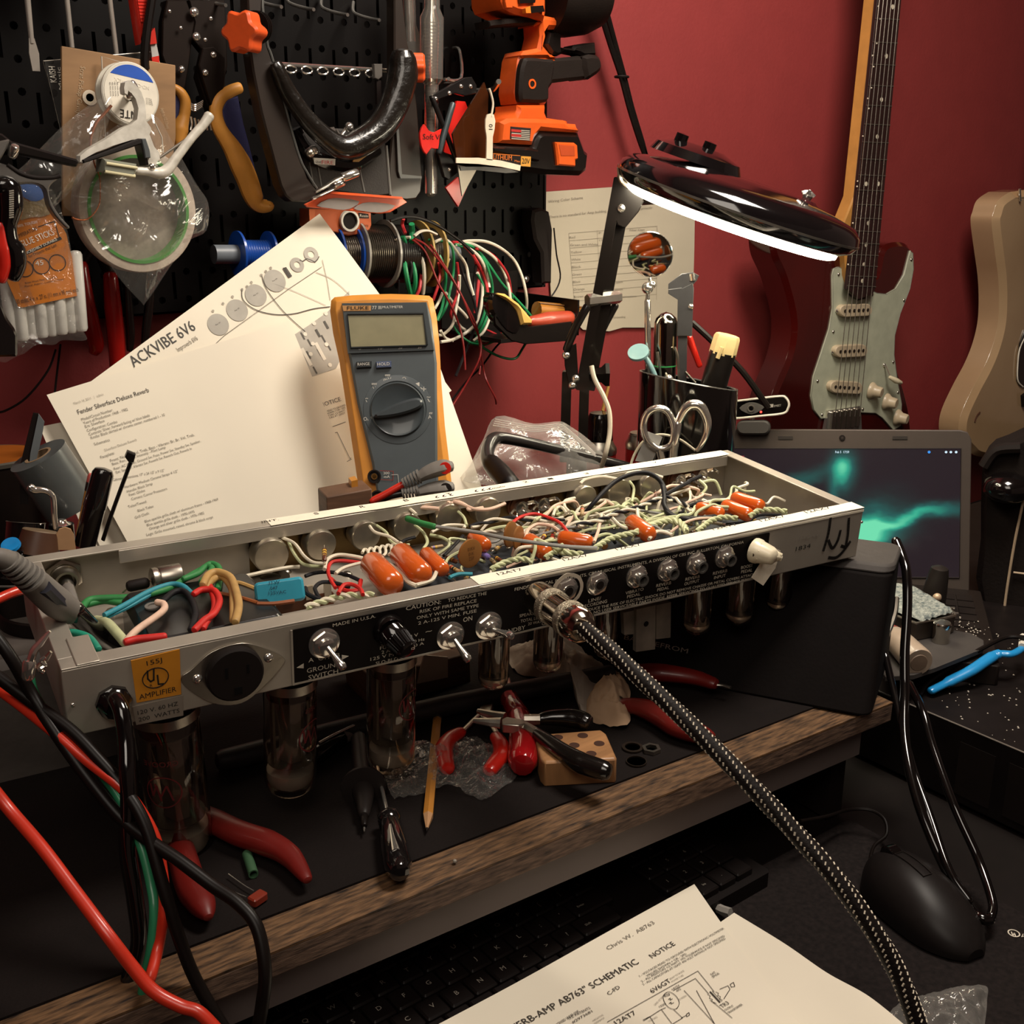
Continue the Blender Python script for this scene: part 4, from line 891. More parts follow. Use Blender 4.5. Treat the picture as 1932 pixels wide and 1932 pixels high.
S('steel_triangle',Fw(.93),m_(A3,[(245,1200),(385,1235),(278,1430)]),0,.0016,M('dull_steel','#8d857a',.4,.8),label='small pointed steel triangle below the white T gauge',cat='blade')
S('black_gauge',Fw(.918),m_(A3,[(262,1215),(450,1215),(620,1228),(690,1255),(600,1262),(380,1240),(270,1245)]),0,.0016,M('dull_steel_dark','#4c4a48',.35,.8),label='curved dark steel gauge just under the white gauge arc',cat='gauge')
# ---------------------------------------------------------------- cordless drill
DO = M('drill_orange','#d4571c',.38,coat=.25,noise=(160,.06));DB = M('drill_black','#1d1612',.55,bump=(500,.2));DG = M('drill_black_gloss','#15110f',.2,coat=.5)
fr = Fw(.95);g = T('cordless_drill',fr.W(1030,330),'orange and black cordless drill hanging at the right edge of the pegboard','drill')
S('motor_housing',fr,m_(A3,[(570,-160),(900,-160),(905,90),(890,150),(800,120),(680,100),(600,60),(580,10)]),-.03,.024,DO,g,bv=.005)
b = B(DB);c0 = fr.W(*A3(905,-60),.0);ax = V((1,-.12,0)).normalized();b.lathe(c0,ax,[(0,.040),(.02,.042),(.045,.038),(.062,.030),(.064,0)],30);b.build('chuck',g)
S('vent_button',fr,m_(A3,[(585,-20),(640,-20),(650,60),(600,60)]),.024,.028,DO,g,bv=.001);o = S('side_window',fr,m_(A3,[(690,-30),(820,-30),(810,20),(700,25)]),.024,.027,DG,g)
S('selector',fr,m_(A3,[(740,60),(775,45),(780,95),(745,95)]),.024,.030,M('selector_orange','#e07a22',.4),g);S('forward_switch',fr,m_(A3,[(775,45),(870,40),(880,85),(780,95)]),.018,.028,DG,g)
S('holster_bar',fr,m_(A3,[(470,150),(890,88),(870,175),(780,180),(640,185),(480,200)]),-.01,.014,DB,g,bv=.002)
S('neck',fr,m_(A3,[(880,110),(1080,150),(1080,205),(1000,215),(920,210),(890,260),(880,330),(930,390),(980,420),(900,430),(800,430),(740,430),(720,400),(740,370),(840,350),(860,260),(855,180),(815,190),(820,150)]),-.014,.016,DO,g,bv=.004)
S('clutch_tab',fr,m_(A3,[(1060,120),(1150,120),(1172,145),(1165,200),(1140,210),(1070,205)]),-.012,.014,DG,g,bv=.003)
S('trigger',fr,m_(A3,[(915,225),(1040,212),(1010,260),(1012,350),(1015,390),(980,408),(930,385),(895,320)]),-.009,.010,DG,g,bv=.003)
S('grip_shell',fr,m_(A3,[(740,368),(860,378),(980,425),(940,620),(925,640),(900,760),(690,755),(695,480),(715,400)]),-.018,.013,DO,g,sm=3,bv=.005)
S('grip_pad',fr,m_(A3,[(760,420),(900,430),(960,450),(940,600),(920,640),(905,740),(760,745),(705,720),(710,540),(730,450)]),.010,.019,DB,g,sm=3,bv=.003)
b = B(DO);b.lathe(fr.W(*A3(787,612),.0188),fr.n,[(0,.0048),(.0008,.0048),(.0008,.0030),(-.001,.0028)],16);b.build('screw_recess',g)
S('side_handle',fr,m_(A3,[(900,430),(1140,405),(1180,415),(1200,570),(945,605),(925,640)]),-.012,.014,DB,g,bv=.004);S('handle_end',fr,m_(A3,[(1170,412),(1270,400),(1305,450),(1300,510),(1240,560),(1190,570)]),-.016,.018,DB,g,sm=2,bv=.004)
S('bit_clip',fr,m_(A3,[(1015,345),(1090,350),(1100,330),(1170,315),(1255,308),(1262,400),(1170,412),(1140,395),(1090,385),(1020,375)]),-.008,.010,DB,g,bv=.003)
S('base_neck',fr,m_(A3,[(690,765),(895,765),(895,820),(910,860),(1050,880),(1060,900),(650,900),(600,880),(670,840),(690,800)]),-.02,.020,DO,g,bv=.004)
S('base_shell',fr,m_(A3,[(565,890),(620,862),(820,865),(1030,875),(1060,900),(1120,905),(1142,965),(860,950),(820,1000),(800,1055),(700,1050),(555,1040)]),-.03,.027,DO,g,bv=.004)
S('battery',fr,m_(A3,[(500,1050),(700,1055),(800,1065),(830,980),(870,955),(1140,968),(1190,1100),(1212,1120),(1200,1240),(1150,1280),(880,1270),(700,1245),(500,1240),(490,1150)]),-.036,.025,DG,g,bv=.005)
S('battery_rail',fr,m_(A3,[(500,1065),(760,1072),(845,1090),(850,1180),(780,1175),(500,1110)]),.02,.030,DG,g,bv=.003)
o = S('battery_latch',fr,m_(A3,[(960,1035),(1100,1040),(1125,1060),(1130,1160),(1110,1168),(1110,1215),(980,1205),(975,1150)]),.02,.030,DO,g,bv=.002);S('latch_recess',fr,m_(A3,[(985,1055),(1095,1065),(1100,1135),(1000,1135)]),.030,.0305,M('latch_inner','#b0431a',.5),o)
o = S('flag_badge',fr,m_(A3,[(632,922),(780,935),(772,1028),(628,1012)]),.027,.0276,M('badge_dark','#281d1c',.5),g)
b = B(PRW)
for k in range(6): b.line(fr,[A3(640,945+k*13),A3(770,955+k*13)],1.3,.0279)
b.m(M('badge_red','#b02a22',.6))
for yy in (950,985): b.line(fr,[A3(640,yy),A3(705,yy+6)],4.5,.0281)
b.build('badge_stripes',o)
o = S('battery_label',fr,m_(A3,[(500,1118),(780,1140),(775,1218),(500,1200)]),.030,.0304,M('label_black','#1a1310',.5),g)
b = B(M('label_orange','#cc6a1c',.5));b.lab(fr,'LITHIUM',A3(505,1160),A3(640,1170),9,.0307);b.lab(fr,'Max',A3(660,1180),A3(700,1184),4,.0307)
b.m(M('label_amber','#cf9030',.5));b.pp(fr,m_(A3,[(708,1138),(780,1142),(776,1216),(705,1210)]),.0304,.0307);b.m(INK);b.lab(fr,'20V',A3(714,1192),A3(772,1195),10,.031);b.m(M('label_orange','#cc6a1c'));b.line(fr,[A3(505,1120),A3(700,1135)],1.2,.0307)
b.build('label_lettering',o)
# cable bundle down the wall
for k,(dx,l) in enumerate(((0,'black cable of a pair running down the red wall, left one'),(9,'black cable of a pair running down the red wall, right one'))):
    b = B(BLK);b.fpx(Fw(1.02),[(1118+dx*1.4,-30),(1132+dx*1.3,20),(1152+dx,85),(1172+dx*.6,145),(1188+dx*.5,205),(1207+dx*.4,265),(1220,300),(1232,340)],.0034,0);b.build('cable',label=l,cat='cable',group='cables down the wall')
b = B(BLKM);c = Fw(1.02).W(1173,145);b.tube([c+V((.008*math.cos(a),.007*math.sin(a),0)) for a in [i*.6283 for i in range(10)]],.0015,6,True);b.build('cable_tie',label='small black cable tie around the two wall cables',cat='cable tie')
# ---------------------------------------------------------------- orange reading glasses held by clips
fr = Fc(670,380,.93,-8,-62);g = T('loupe_glasses',fr.o,'orange framed folding lenses seen edge-on, gripped by small metal clips','glasses')
f2 = Fw(.915)
S('frame',f2,m_(A2,[(680,1490),(880,1395),(1380,1435),(1425,1475),(1300,1550),(1230,1558),(700,1512)]),-.003,.0,M('orange_frame','#e0541c',.4,coat=.3),g,bv=.0008)
LNS = M('lens_grey','#9a938c',.08,coat=.5,trans=.2)
S('lens',f2,m_(A2,[(765,1500),(850,1450),(950,1445),(1075,1468),(1030,1510),(960,1530),(860,1518)]),-.001,.0012,LNS,g,sm=2);S('lens',f2,m_(A2,[(1035,1520),(1100,1480),(1200,1475),(1335,1498),(1270,1540),(1200,1550),(1100,1538)]),-.001,.0012,LNS,g,sm=2)
S('top_edge',f2,m_(A2,[(870,1395),(1385,1435),(1395,1452),(860,1412)]),.0,.006,M('orange_frame','#e0541c'),g)
g = T('helping_hand_clip',f2.W(630,350),'pair of shiny alligator clips above the orange framed lenses','clip')
TB('clip_jaw',f2,m_(A2,[(740,1445),(850,1395),(955,1345)]),.0028,CHR,g,c=.006,n=2,flat=.5);TB('clip_jaw',f2,m_(A2,[(760,1395),(840,1350),(900,1310),(960,1290)]),.0030,STL,g,c=.008,n=2,flat=.5)
TB('clip_barrel',f2,m_(A2,[(960,1290),(1050,1262)]),.0042,CHR,g,c=.008,n=1);TB('clip_barrel',f2,m_(A2,[(900,1345),(940,1330)]),.003,CHR,g,c=.009,n=1)
g = T('small_metal_vise',Fw(.925).W(585,290),'small shiny clamp screw at the lower left of the padded handle','clamp');TB('screw',Fw(.925),m_(A2,[(690,1110),(740,1080),(755,1110)]),.0028,CHR,g);b = B(STL);b.sph(Fw(.92).W(*A2(715,1115)),.004);b.build('knurl',g)
# ================================================================ left cluster: template board, capos, tape, bags
# brown template board behind clear acrylic
fr = Fw(.945);BRNB = M('brown_card','#8f6e4c',.75,noise=(14,.25),stretch=(1,1,5))
o = S('template_board',fr,m_(A1,[(450,335),(1280,475),(1282,1000),(1200,1590),(458,1575)]),-.004,0,BRNB,label='brown rectangular guitar cavity template board with mirrored lettering',cat='template board',bev=.0006)
b = B(M('engraved_pale','#b29a7c',.8));b.lab(fr,'Strat Pickup Cavity',A1(588,480),A1(555,830),9,.0004);b.lab(fr,'depth to 1/2 (13mm)',A1(1170,790),A1(1215,940),7,.0004);b.build('engraved_lettering',o)
b = B(M('hole_rim','#d5c9b4',.5));c = fr.W(*A1(655,712),.0005);b.lathe(c,fr.n,[(0,.0058),(.0006,.0058),(.0006,.0032),(0,.003)],20);b.build('screw_hole',o)
ACR = film('clear_acrylic',clear=.93,rough=.03,bstr=.05,white=.02)
AED = M('acrylic_edge','#b8b0a2',.2)
def pane(name,fr,px,label,th=.002):
    g = T(name,fr.W(*px[0]),label,'template');b = B(ACR);b.pp(fr,px,-th,0);b.build('clear_sheet',g);b = B(AED);b.fpx(fr,px,.00055,0,5,1,True);b.build('cut_edge',g);return g
g = pane('acrylic_template',Fw(.955),m_(A1,[(318,445),(1135,375),(1200,560),(1280,1400),(560,1440)]),'clear acrylic template sheet tilted behind the brown board, white logo at left')
b = B(M('logo_white','#e3ddcf',.6));b.lab(Fw(.955),'KAISH',A1(415,600),A1(400,485),12,.001);b.lab(Fw(.955),'Music',A1(458,655),A1(440,490),7,.001);b.build('logo',g)
pane('acrylic_template',Fw(.938),m_(A1,[(740,410),(925,465),(1180,1000),(1240,1640),(800,1640)]),'narrow clear acrylic template sheet hanging in front of the brown board')
# solder wick spool with upside-down label
fr = Fw(.915);c = fr.W(*A1(945,685));g = T('solder_wick_spool',c-V((0,0,.025)),'white and blue solder wick spool with upside-down label on the hook','spool')
kf = F(c,(1,.12,0),(0,0,1));r0 = .0237
b = B(M('spool_clear','#cfcabc',.25,coat=.4));b.lathe(c,kf.n,[(-.010,r0),(-.008,r0),(-.008,r0*.7),(0,r0*.7),(0,r0),(.0018,r0*1.0),(.0026,r0*.96),(.0026,r0*.24),(-.010,r0*.24)],44,ref=kf.v);b.build('spool_body',g)
b = B(M('spool_label','#ddd6c6',.6));b.ring(kf,circ(0,0,r0*.92,40),circ(0,0,r0*.3,40),.0026,.003);lb = b.build('spool_label',g)
b = B(M('label_blue','#1d4fae',.6));b.prism(kf,[p for p in arc(0,0,r0*.9,25,137,20)],.003,.0032);b.build('blue_band',lb)
b = B(M('logo_white','#e3ddcf'));b.lab(kf,'NO-CLEAN WICK',A1(1090,628),A1(835,560),7,.0035);b.m(INK);b.lab(kf,'NTE',A1(1003,815),A1(875,795),15,.0035)
for k in range(4): b.lab(kf,'99 mils x 5 ft',A1(1115-k*3,760-k*13),A1(1065,750-k*13),2.5,.0035);b.lab(kf,'wick size 08',A1(812+k*18,700),A1(806+k*18,600),2.5,.0035)
b.build('label_lettering',lb)
CW = M('copper_wick','#c5764c',.35,.7,bump=(500,.6));TB('wick_braid',fr,m_(A1,[(810,770),(760,830),(700,900),(665,990),(660,1080),(690,1200),(725,1290),(730,1400),(725,1480),(690,1550),(630,1600),(560,1600),(525,1585)]),[.0022,.0024,.0022,.0018,.001,.0008,.0009,.0011,.0015,.0018],CW,g,c=.012,flat=.5)
b = B(CHR);b.tube(cr([tuple(Fw(1.0).W(243,150)),tuple(Fw(.94).W(*A1(930,690))),tuple(Fw(.89).W(*A1(940,700))),tuple(Fw(.885).W(*A1(985,660))),tuple(Fw(.885).W(*A1(960,605)))],5),.0028,10);b.build('peg_hook',label='chrome peg hook through the middle of the solder wick spool',cat='hook',group='chrome peg hooks')
# silver trigger capo
fr = Fw(.885);SIL = M('capo_silver','#c3bdb0',.42,.1,noise=(120,.12),hx2='#ddd8cc');g = T('guitar_capo',fr.W(260,330),'silver spring guitar capo with black pads hanging in front of the spool','capo')
S('upper_arm',fr,m_(A1,[(905,640),(912,600),(945,585),(985,610),(1030,670),(1055,740),(1065,820),(1065,880),(1100,930),(1105,950),(1090,980),(1110,1030),(1125,1070),(1160,1110),(1165,1150),(1130,1215),(1080,1200),(1070,1150),(1060,1080),(1030,1010),(960,1020),(830,1060),(700,1110),(610,1160),(600,1188),(585,1180),(585,1135),(640,1090),(780,1010),(900,930),(960,905),(1000,870),(1010,790),(990,720),(960,680),(935,660),(930,690),(910,680)]),-.006,.005,SIL,g)
S('pressure_pad',fr,m_(A1,[(605,1165),(820,1085),(1010,1010),(1040,1010),(1035,1050),(830,1120),(612,1190)]),-.009,.008,M('pad_black','#231f1e',.6),g,bv=.001);S('frame_pad',fr,m_(A1,[(1030,1010),(1065,1010),(1095,1100),(1100,1150),(1060,1155),(1050,1100)]),.003,.008,M('pad_grey','#4b4f50',.7),g,bv=.0008)
S('inner_pad',fr,m_(A1,[(1012,1015),(1035,1012),(1085,1200),(1065,1205)]),-.008,.007,BLK,g)
TB('lower_arm',fr,m_(A1,[(990,1245),(1080,1250),(1160,1262),(1220,1235),(1300,1130),(1400,1000),(1480,910),(1525,845)]),[.0030,.0034,.0045,.0044,.0036,.0034,.0036,.0042],SIL,g,c=.004)
TB('spring_rod',fr,m_(A1,[(1165,1150),(1250,1090),(1350,1020),(1400,990)]),.0011,STL,g,c=.002);b = B(CHR);screw(b,fr.W(*A1(1110,1215),.007),fr.n,.0028);b.build('pivot_screw',g)
RS_ = M('rubber_sleeve','#8f9080',.5,coat=.2,trans=.15);S('rubber_sleeve',fr,m_(A1,[(755,1155),(1000,1195),(998,1245),(985,1290),(750,1250)]),-.008,.010,RS_,g,bv=.002)
b = B(M('sleeve_core','#d8cfa8',.4));b.fpx(fr,m_(A1,[(775,1190),(1000,1225)]),.0012,.0105);b.fpx(fr,m_(A1,[(765,1250),(985,1285)]),.0014,.009);b.build('sleeve_stripe',g)
# dark capo at the far left
fr = Fw(.875);GRY = M('capo_pewter','#7f7b76',.38,.75);g = T('guitar_capo',fr.W(80,420),'dark pewter guitar capo with a black bar at the far left edge','capo')
S('black_bar',fr,m_(A1,[(-40,960),(20,975),(90,1030),(560,1160),(578,1180),(560,1215),(100,1120),(50,1130),(-40,1040)]),-.006,.006,BLK,g,bv=.0015)
S('jaw',fr,m_(A1,[(-40,1195),(30,1195),(80,1220),(140,1270),(240,1300),(350,1300),(430,1285),(440,1295),(390,1330),(360,1370),(360,1420),(390,1500),(450,1590),(508,1650),(498,1668),(465,1645),(400,1570),(355,1490),(340,1410),(310,1360),(230,1335),(100,1340),(-40,1330)]),-.005,.005,GRY,g,sm=2,bv=.001)
S('hook_end',fr,m_(A1,[(-20,1050),(40,1020),(70,1020),(60,1060),(30,1120),(-20,1190)]),-.004,.010,GRY,g,sm=2,bv=.001)
TB('jaw_liner',fr,m_(A1,[(50,1200),(150,1265),(260,1295),(380,1295),(435,1280)]),.0018,BLKM,g,c=.004)
b = B(CHR);b.tube([fr.W(*A1(90,1130),.006),fr.W(*A1(108,1075),.010)],.0034,12);b.build('thumb_screw',g)
# masking tape roll inside a clear bag
fr = Fw(.915);c = fr.W(261,396);g = T('tape_roll',c-V((0,0,.05)),'roll of off-white tape with a bright green inner edge in a clear bag','tape roll')
kf = F(c,(1,.1,0),(0,0,1));r1 = .0500;r2 = .0425;r3 = .0400
b = B(M('tape_white','#b9aa99',.6,noise=(200,.15)));b.lathe(c,kf.n,[(-.012,r2),(-.012,r1),(.0,r1),(.002,r1*.98),(.002,r2),(-.012,r2)],56);b.build('tape_winding',g)
b = B(M('green_core','#3f8a36',.4,coat=.3));b.lathe(c,kf.n,[(-.014,r3),(-.014,r2),(.003,r2),(.003,r3),(-.014,r3)],56);b.build('green_ring',g)
FLM = film('clear_bag',clear=.86,rough=.1,bscale=22,bstr=.8,white=.035)
def bag(name,outline,base_y,label,amp_=.012,mat=None,seed=0,parent=None,thick=.012,cat='bag',grid=16):
    """crumpled film: a grid inside the outline with wrinkles, two layers"""
    f0 = Fw(base_y) if not isinstance(base_y,F) else base_y;P = [V(f0.loc(x,y)) for x,y in outline];n = len(P);c = sum(P,V((0,0)))/n;b = B(mat or FLM)
    for side in (0,1):
        vs = [];fs = [];R = 12
        O = cr([tuple(p) for p in P],4,True);m = len(O)
        for k in range(R+1):
            t = k/R
            for q_ in O:
                q2 = c+(V(q_)-c)*t;z = (1-t**3)*thick*(1 if side else -.3)+mnoise.noise(V((q2.x*45+seed,q2.y*45,side*7)))*amp_*(.35+.65*(1-t));vs.append(f0.P(q2.x,q2.y,z))
        for k in range(R):
            for i in range(m):
                j = (i+1) % m;fs.append((k*m+i,k*m+j,(k+1)*m+j,(k+1)*m+i))
        b.add(vs,fs)
    return b.build(name,parent,label=None if parent else label,cat=None if parent else cat,sharp=180) if parent else b.build(name,label=label,cat=cat,sharp=180)
bag('plastic_bag',m_(A1,[(780,960),(1100,830),(1260,1040),(1420,1330),(1520,1480),(1500,1680),(1370,1760),(1230,1960),(1060,2200),(1025,2200),(820,1960),(720,1780),(600,1600),(460,1470),(600,1180)]),.905,'clear crumpled plastic bag around the green-edged tape roll',.010,seed=3)
bag('plastic_bag',m_(A1,[(500,880),(780,700),(800,860),(620,1250),(420,1490),(300,1500),(0,1380),(180,1200)]),.898,'clear zip bag stretched behind the dark capo at left',.008,seed=8)
b = B(FLM)
# hot glue stick bag
fr = F(Fw(.91).o,V((1,0,0)),V((0,0,1)));g = T('glue_stick_bag',fr.W(90,660),'orange labelled bag of hot glue sticks hanging at the left','bag of glue sticks')
H = lambda X,Y: (X/5.519,350+Y/5.52)
b = B(M('glue_stick','#c9c6bd',.3,coat=.3))
for k in range(8):
    x0,x1 = 10+k*19.5,32+k*18.5;b.fpx(fr,[(x0-4,480),(x1-8,640-k*3)],.0050,-.004+(k % 2)*.002,12,1)
b.build('glue_sticks',g,kind=None)
ol = S('printed_card',fr,m_(H,[(150,40),(440,60),(520,230),(690,500),(750,760),(800,1150),(230,1272),(190,1260),(60,960),(30,620)]),.001,.0035,M('bag_orange_print','#c06f1a',.4,coat=.4),g)
b = B(INK);J = .0039
b.line(fr,m_(H,[(180,745),(632,548)]),5.5,J);b.line(fr,m_(H,[(400,430),(568,372),(620,545)]),1.5,J);b.lab(fr,'TEMPERATURE',H(165,560),H(395,460),7,J)
for cx,cy in ((245,862),(418,833),(585,800)): b.ring(F(fr.P(*fr.loc(*H(cx,cy),0),.0036),fr.u,fr.v),circ(0,0,.0064,22),circ(0,0,.0058,22),0,.0003)
b.lab(fr,'for Projects that Last',H(305,755),H(595,630),6,J);b.lab(fr,'Bonds: Wood, Metal, Glass, Plastic',H(265,1025),H(600,960),3.5,J);b.lab(fr,'Floral, Fabric, Leather, Foam',H(262,1060),H(670,980),3.5,J)
b.lab(fr,'30 sticks, 4 in. x .27 in. (11 mm x 98 mm) each',H(178,1235),H(820,1105),9,J)
b.m(M('logo_white','#e3ddcf'));b.lab(fr,'HOT',H(130,690),H(208,660),9,J+.0001);b.lab(fr,'GLUE STICKS',H(222,645),H(572,510),12,J+.0001);b.lab(fr,'INCREDIBLY DURABLE',H(262,722),H(598,568),5,J+.0002);b.lab(fr,'45',H(372,835),H(455,825),9,J)
b.lab(fr,'100% TOUGH',H(175,440),H(390,390),5,J)
b.build('card_lettering',ol)
b = B(M('foil_cream','#cbb88f',.25,.6,bump=(60,1,.004)));b.pp(fr,m_(H,[(150,90),(300,170),(490,130),(520,300),(330,330),(150,350)]),.0036,.0042,2);b.m(M('sticker_blue','#3763a8',.5));b.pp(fr,m_(H,[(160,0),(430,0),(470,110),(380,165),(260,130)]),.0036,.0046,2);b.build('foil_badge',ol)
bag('bag_film',m_(H,[(-60,-20),(480,-20),(700,480),(800,1100),(860,1480),(900,1610),(650,1610),(560,1660),(380,1660),(200,1770),(-60,1700)]),F(fr.P(0,0,.004),fr.u,fr.v),'',.006,film('glossy_film',clear=.9,rough=.06,bscale=45,bstr=.9,white=.03),5,g,.006)
# black coiled lead and plier handle at the far left
g = T('coiled_lead_tool',Fw(.87).W(10,500),'black tool with ribbed coil grip and red handle at the far left edge','tool')
fr = Fw(.872);TB('grip',fr,m_(A1,[(-10,1360),(60,1370),(80,1500),(60,1640),(70,1760),(110,1830),(120,1930),(100,2020)]),[.007,.0085,.0085,.006,.0065,.0075,.007,.005],BLKG,g,seg=12)
b = B(SOLD)
for k in range(13): b.fpx(fr,m_(A1,[(66,1395+k*16),(100,1390+k*16)]),.0007,.012,5,1)
b.build('coil_rings',g)
TB('red_handle',fr,[(-6,428),(2,470),(7,500),(2,528)],[.006,.007,.006,.004],REDP,g)
g = T('black_holder',Fw(.86).W(10,670),'glossy black plastic holder with a rounded corner at the left edge','holder');S('shell',Fw(.865),m_(lambda X,Y: (X/3.864,400+Y/3.864),[(-60,640),(0,640),(60,780),(110,850),(132,900),(132,1040),(120,1055),(-60,1060)]),-.02,.004,BLKG,g,bv=.002)
# hanging pliers: red handles, black handles
def handle_pair(name,label,hs,mat,y=.985,r=None,cat='pliers'):
    fr = Fw(y);g = T(name,fr.W(*hs[0][-1]),label,cat)
    for h in hs: TB('handle',fr,h,r or [.006,.0075,.0075,.007,.005],mat,g,c=0)
    m = ((hs[0][0][0]+hs[-1][0][0])/2,hs[0][0][1]-60)
    for h in hs: TB('jaw',fr,[h[0],m,(m[0],m[1]-60)],[.005,.007,.003],GUN,g,c=-.004)
    return g
RPL = M('red_dipped_grip','#a31a14',.25,coat=.5);BPL = M('black_dipped_grip','#15110f',.2,coat=.5)
handle_pair('pliers','pliers with two dark red dipped handles hanging left of the papers',[[(152,500),(160,560),(172,610),(181,650),(178,664)],[(208,520),(213,580),(219,640),(222,690),(222,730)]],RPL)
handle_pair('pliers','pliers with thin glossy black handles hanging behind the papers',[[(240,540),(243,590),(246,630),(245,660)],[(286,520),(282,570),(276,620),(272,660)]],BPL,.99,[.003,.004,.004,.003])
# ---------------------------------------------------------------- wire rack
fr = Fw(.965);WP = lambda x,y,yy=.965: Fw(yy).W(x,y)
b = B(M('grey_pvc','#6c7278',.4));p0 = WP(403,480);p1 = WP(862,478)
b.lathe(p0,p1-p0,[(0,.0085),((p1-p0).length,.0085),((p1-p0).length,.0068),(0,.0068),(0,.0085)],24);b.build('plastic_pipe',label='grey plastic pipe holding the wire spools across the pegboard',cat='pipe')
AXR = (p1-p0).normalized()
def spool(x,r,w,mats,name,label,wind=.8,y=479):
    c = WP(x,y);g = T(name,c-V((0,0,r)),label,'spool','wire spools on the grey pipe')
    for k in (-1,1): b = B(mats[0]);b.lathe(c+AXR*(k*w/2-.001),AXR,[(0,r),(.0022,r),(.0022,.009),(0,.009)],40);b.build('flange',g)
    b = B(mats[1]);n = max(6,int(w/.0022));pr = [(-w/2,.01)]
    for i in range(n): pr += [(-w/2+w*(i+.1)/n,r*wind*.97),(-w/2+w*(i+.5)/n,r*wind),(-w/2+w*(i+.9)/n,r*wind*.97)]
    b.lathe(c,AXR,pr+[(w/2,.01)],30);b.build('wound_wire',g);return g
BLU = M('spool_blue','#1648a0',.35,coat=.3);SOLW = M('solder_wire','#5c554c',.25,.9);BRSW = M('spool_yellow','#a4874b',.5)
spool(478,.0205,.030,(BLU,BLU),'wire_spool','bright blue plastic spool at the left end of the grey pipe',.62)
spool(645,.0280,.020,(BLU,SOLW),'wire_spool','blue spool half hidden by the corner of the upper paper');spool(697,.0330,.034,(M('flange_grey','#8b877e',.35,coat=.3),SOLW),'wire_spool','large spool of grey solder wire with a clear rim beside the papers',.86)
spool(752,.0300,.026,(BLK,M('black_wire_wind','#1c1715',.35,coat=.3)),'wire_spool','spool wound with black wire between solder and green wire',.95);spool(800,.0330,.016,(BRSW,SOLW),'wire_spool','yellowish flanged spool in the middle of the hanging wires',.8)
WB = {'G': M('hookup_green','#1f7d4c',.4),'W': M('hookup_white','#c9c0ad',.4),'R': M('hookup_red','#a8262a',.4),'K': M('hookup_black','#1d191a',.4),'D': M('hookup_dark_red','#7c1d1c',.4)}
H6 = lambda X,Y: (660+X/4.2,400+Y/4.2)
def loose(col,P,r=.0013,y=.94,nm='hookup_wire',lab_='wire'):
    fr = Fw(y);b = B(WB[col]);pts = []
    for i,p in enumerate(P): pts.append(tuple(Fw(y+.004*math.sin(i*1.9)).W(*H6(*p))))
    b.tube(cr(pts,8),r,7);return b
HK = T('wire_bundle',Fw(.94).W(860,680),'tangle of green, white and red hookup wire hanging in loops from the pipe','wire bundle')
def hw(col,P,r=.0014,y=.94): loose(col,P,r,y).build('wire_loop',HK)
hw('W',[(890,238),(950,228),(1080,235),(1200,290),(1300,380),(1360,500),(1395,640),(1400,760),(1370,860),(1300,950),(1200,1015),(1110,1025),(1020,1010)],.0016)
hw('G',[(900,250),(1000,290),(1090,400),(1200,560),(1300,670),(1400,780),(1460,870),(1430,970),(1370,1080),(1310,1160),(1200,1150),(1080,1090),(1000,1020)])
hw('W',[(870,250),(960,250),(1060,300),(1150,370),(1220,480),(1260,600),(1275,720)],.0016);hw('R',[(1000,290),(1100,320),(1180,390),(1250,500),(1275,620),(1280,740),(1250,870),(1170,1000),(1060,1045)])
hw('G',[(1290,650),(1280,780),(1250,900),(1180,1000),(1050,1055),(950,1040)],.0012)
hw('W',[(670,240),(740,215),(800,250),(860,330),(920,420),(945,540),(980,660)],.0016);hw('G',[(650,260),(700,230),(790,250),(820,330),(820,480),(790,640),(760,760),(700,860)],.0014)
hw('G',[(630,215),(680,290),(730,390),(760,500),(750,640),(730,760),(690,860)],.0016);hw('R',[(700,400),(715,480),(700,580),(660,700)],.0015)
hw('W',[(500,225),(550,290),(580,390),(590,520),(580,650)],.0020);hw('R',[(560,400),(565,480),(555,600),(530,660)],.0016)
hw('G',[(380,200),(420,320),(440,450),(460,560),(480,650)],.0026);hw('G',[(420,190),(470,330),(510,450),(520,560),(500,650)],.0024);hw('K',[(360,200),(430,300),(490,420),(480,520),(450,610)],.0014)
hw('D',[(510,210),(600,260),(680,350),(760,460),(850,600),(930,750),(1000,900),(1030,1050),(1035,1200),(1025,1290)],.0011,.93);hw('D',[(500,220),(600,320),(700,560),(780,700),(860,880),(900,1050),(915,1250)],.0011,.93)
hw('D',[(640,260),(760,440),(880,650),(960,850),(1020,980),(1040,1050),(1020,1180),(900,1400),(800,1560),(780,1620)],.0010,.925);hw('D',[(1030,1060),(1060,1250),(1090,1350),(1150,1470),(1160,1520)],.0010,.925)
hw('R',[(810,240),(880,250),(950,310),(1010,400),(1060,500),(1090,620),(1090,740)],.0017);hw('W',[(830,260),(900,270),(1000,330),(1060,420),(1090,520),(1105,600)],.0017)
hw('G',[(830,255),(930,290),(1060,380),(1110,500),(1130,620),(1110,760),(1060,900),(1000,1000)],.0015);hw('R',[(990,360),(1020,500),(1010,650),(990,800)],.0017)
hw('W',[(1010,480),(1050,600),(1040,750),(1000,880),(930,950),(820,1010),(720,1030)],.0017);hw('G',[(1010,490),(1070,620),(1075,760),(1040,880),(1000,960)],.0015)
hw('W',[(870,500),(865,620),(840,780),(810,900),(740,970),(700,975)],.0016);hw('R',[(850,400),(860,520),(850,650),(800,800),(820,850)],.0015)
hw('W',[(760,640),(820,720),(900,800),(930,840)],.0016);hw('W',[(840,860),(880,910),(915,935)],.0015);hw('W',[(720,940),(760,1000),(820,1020)],.0016);hw('R',[(1075,930),(1120,950),(1170,975)],.0011)
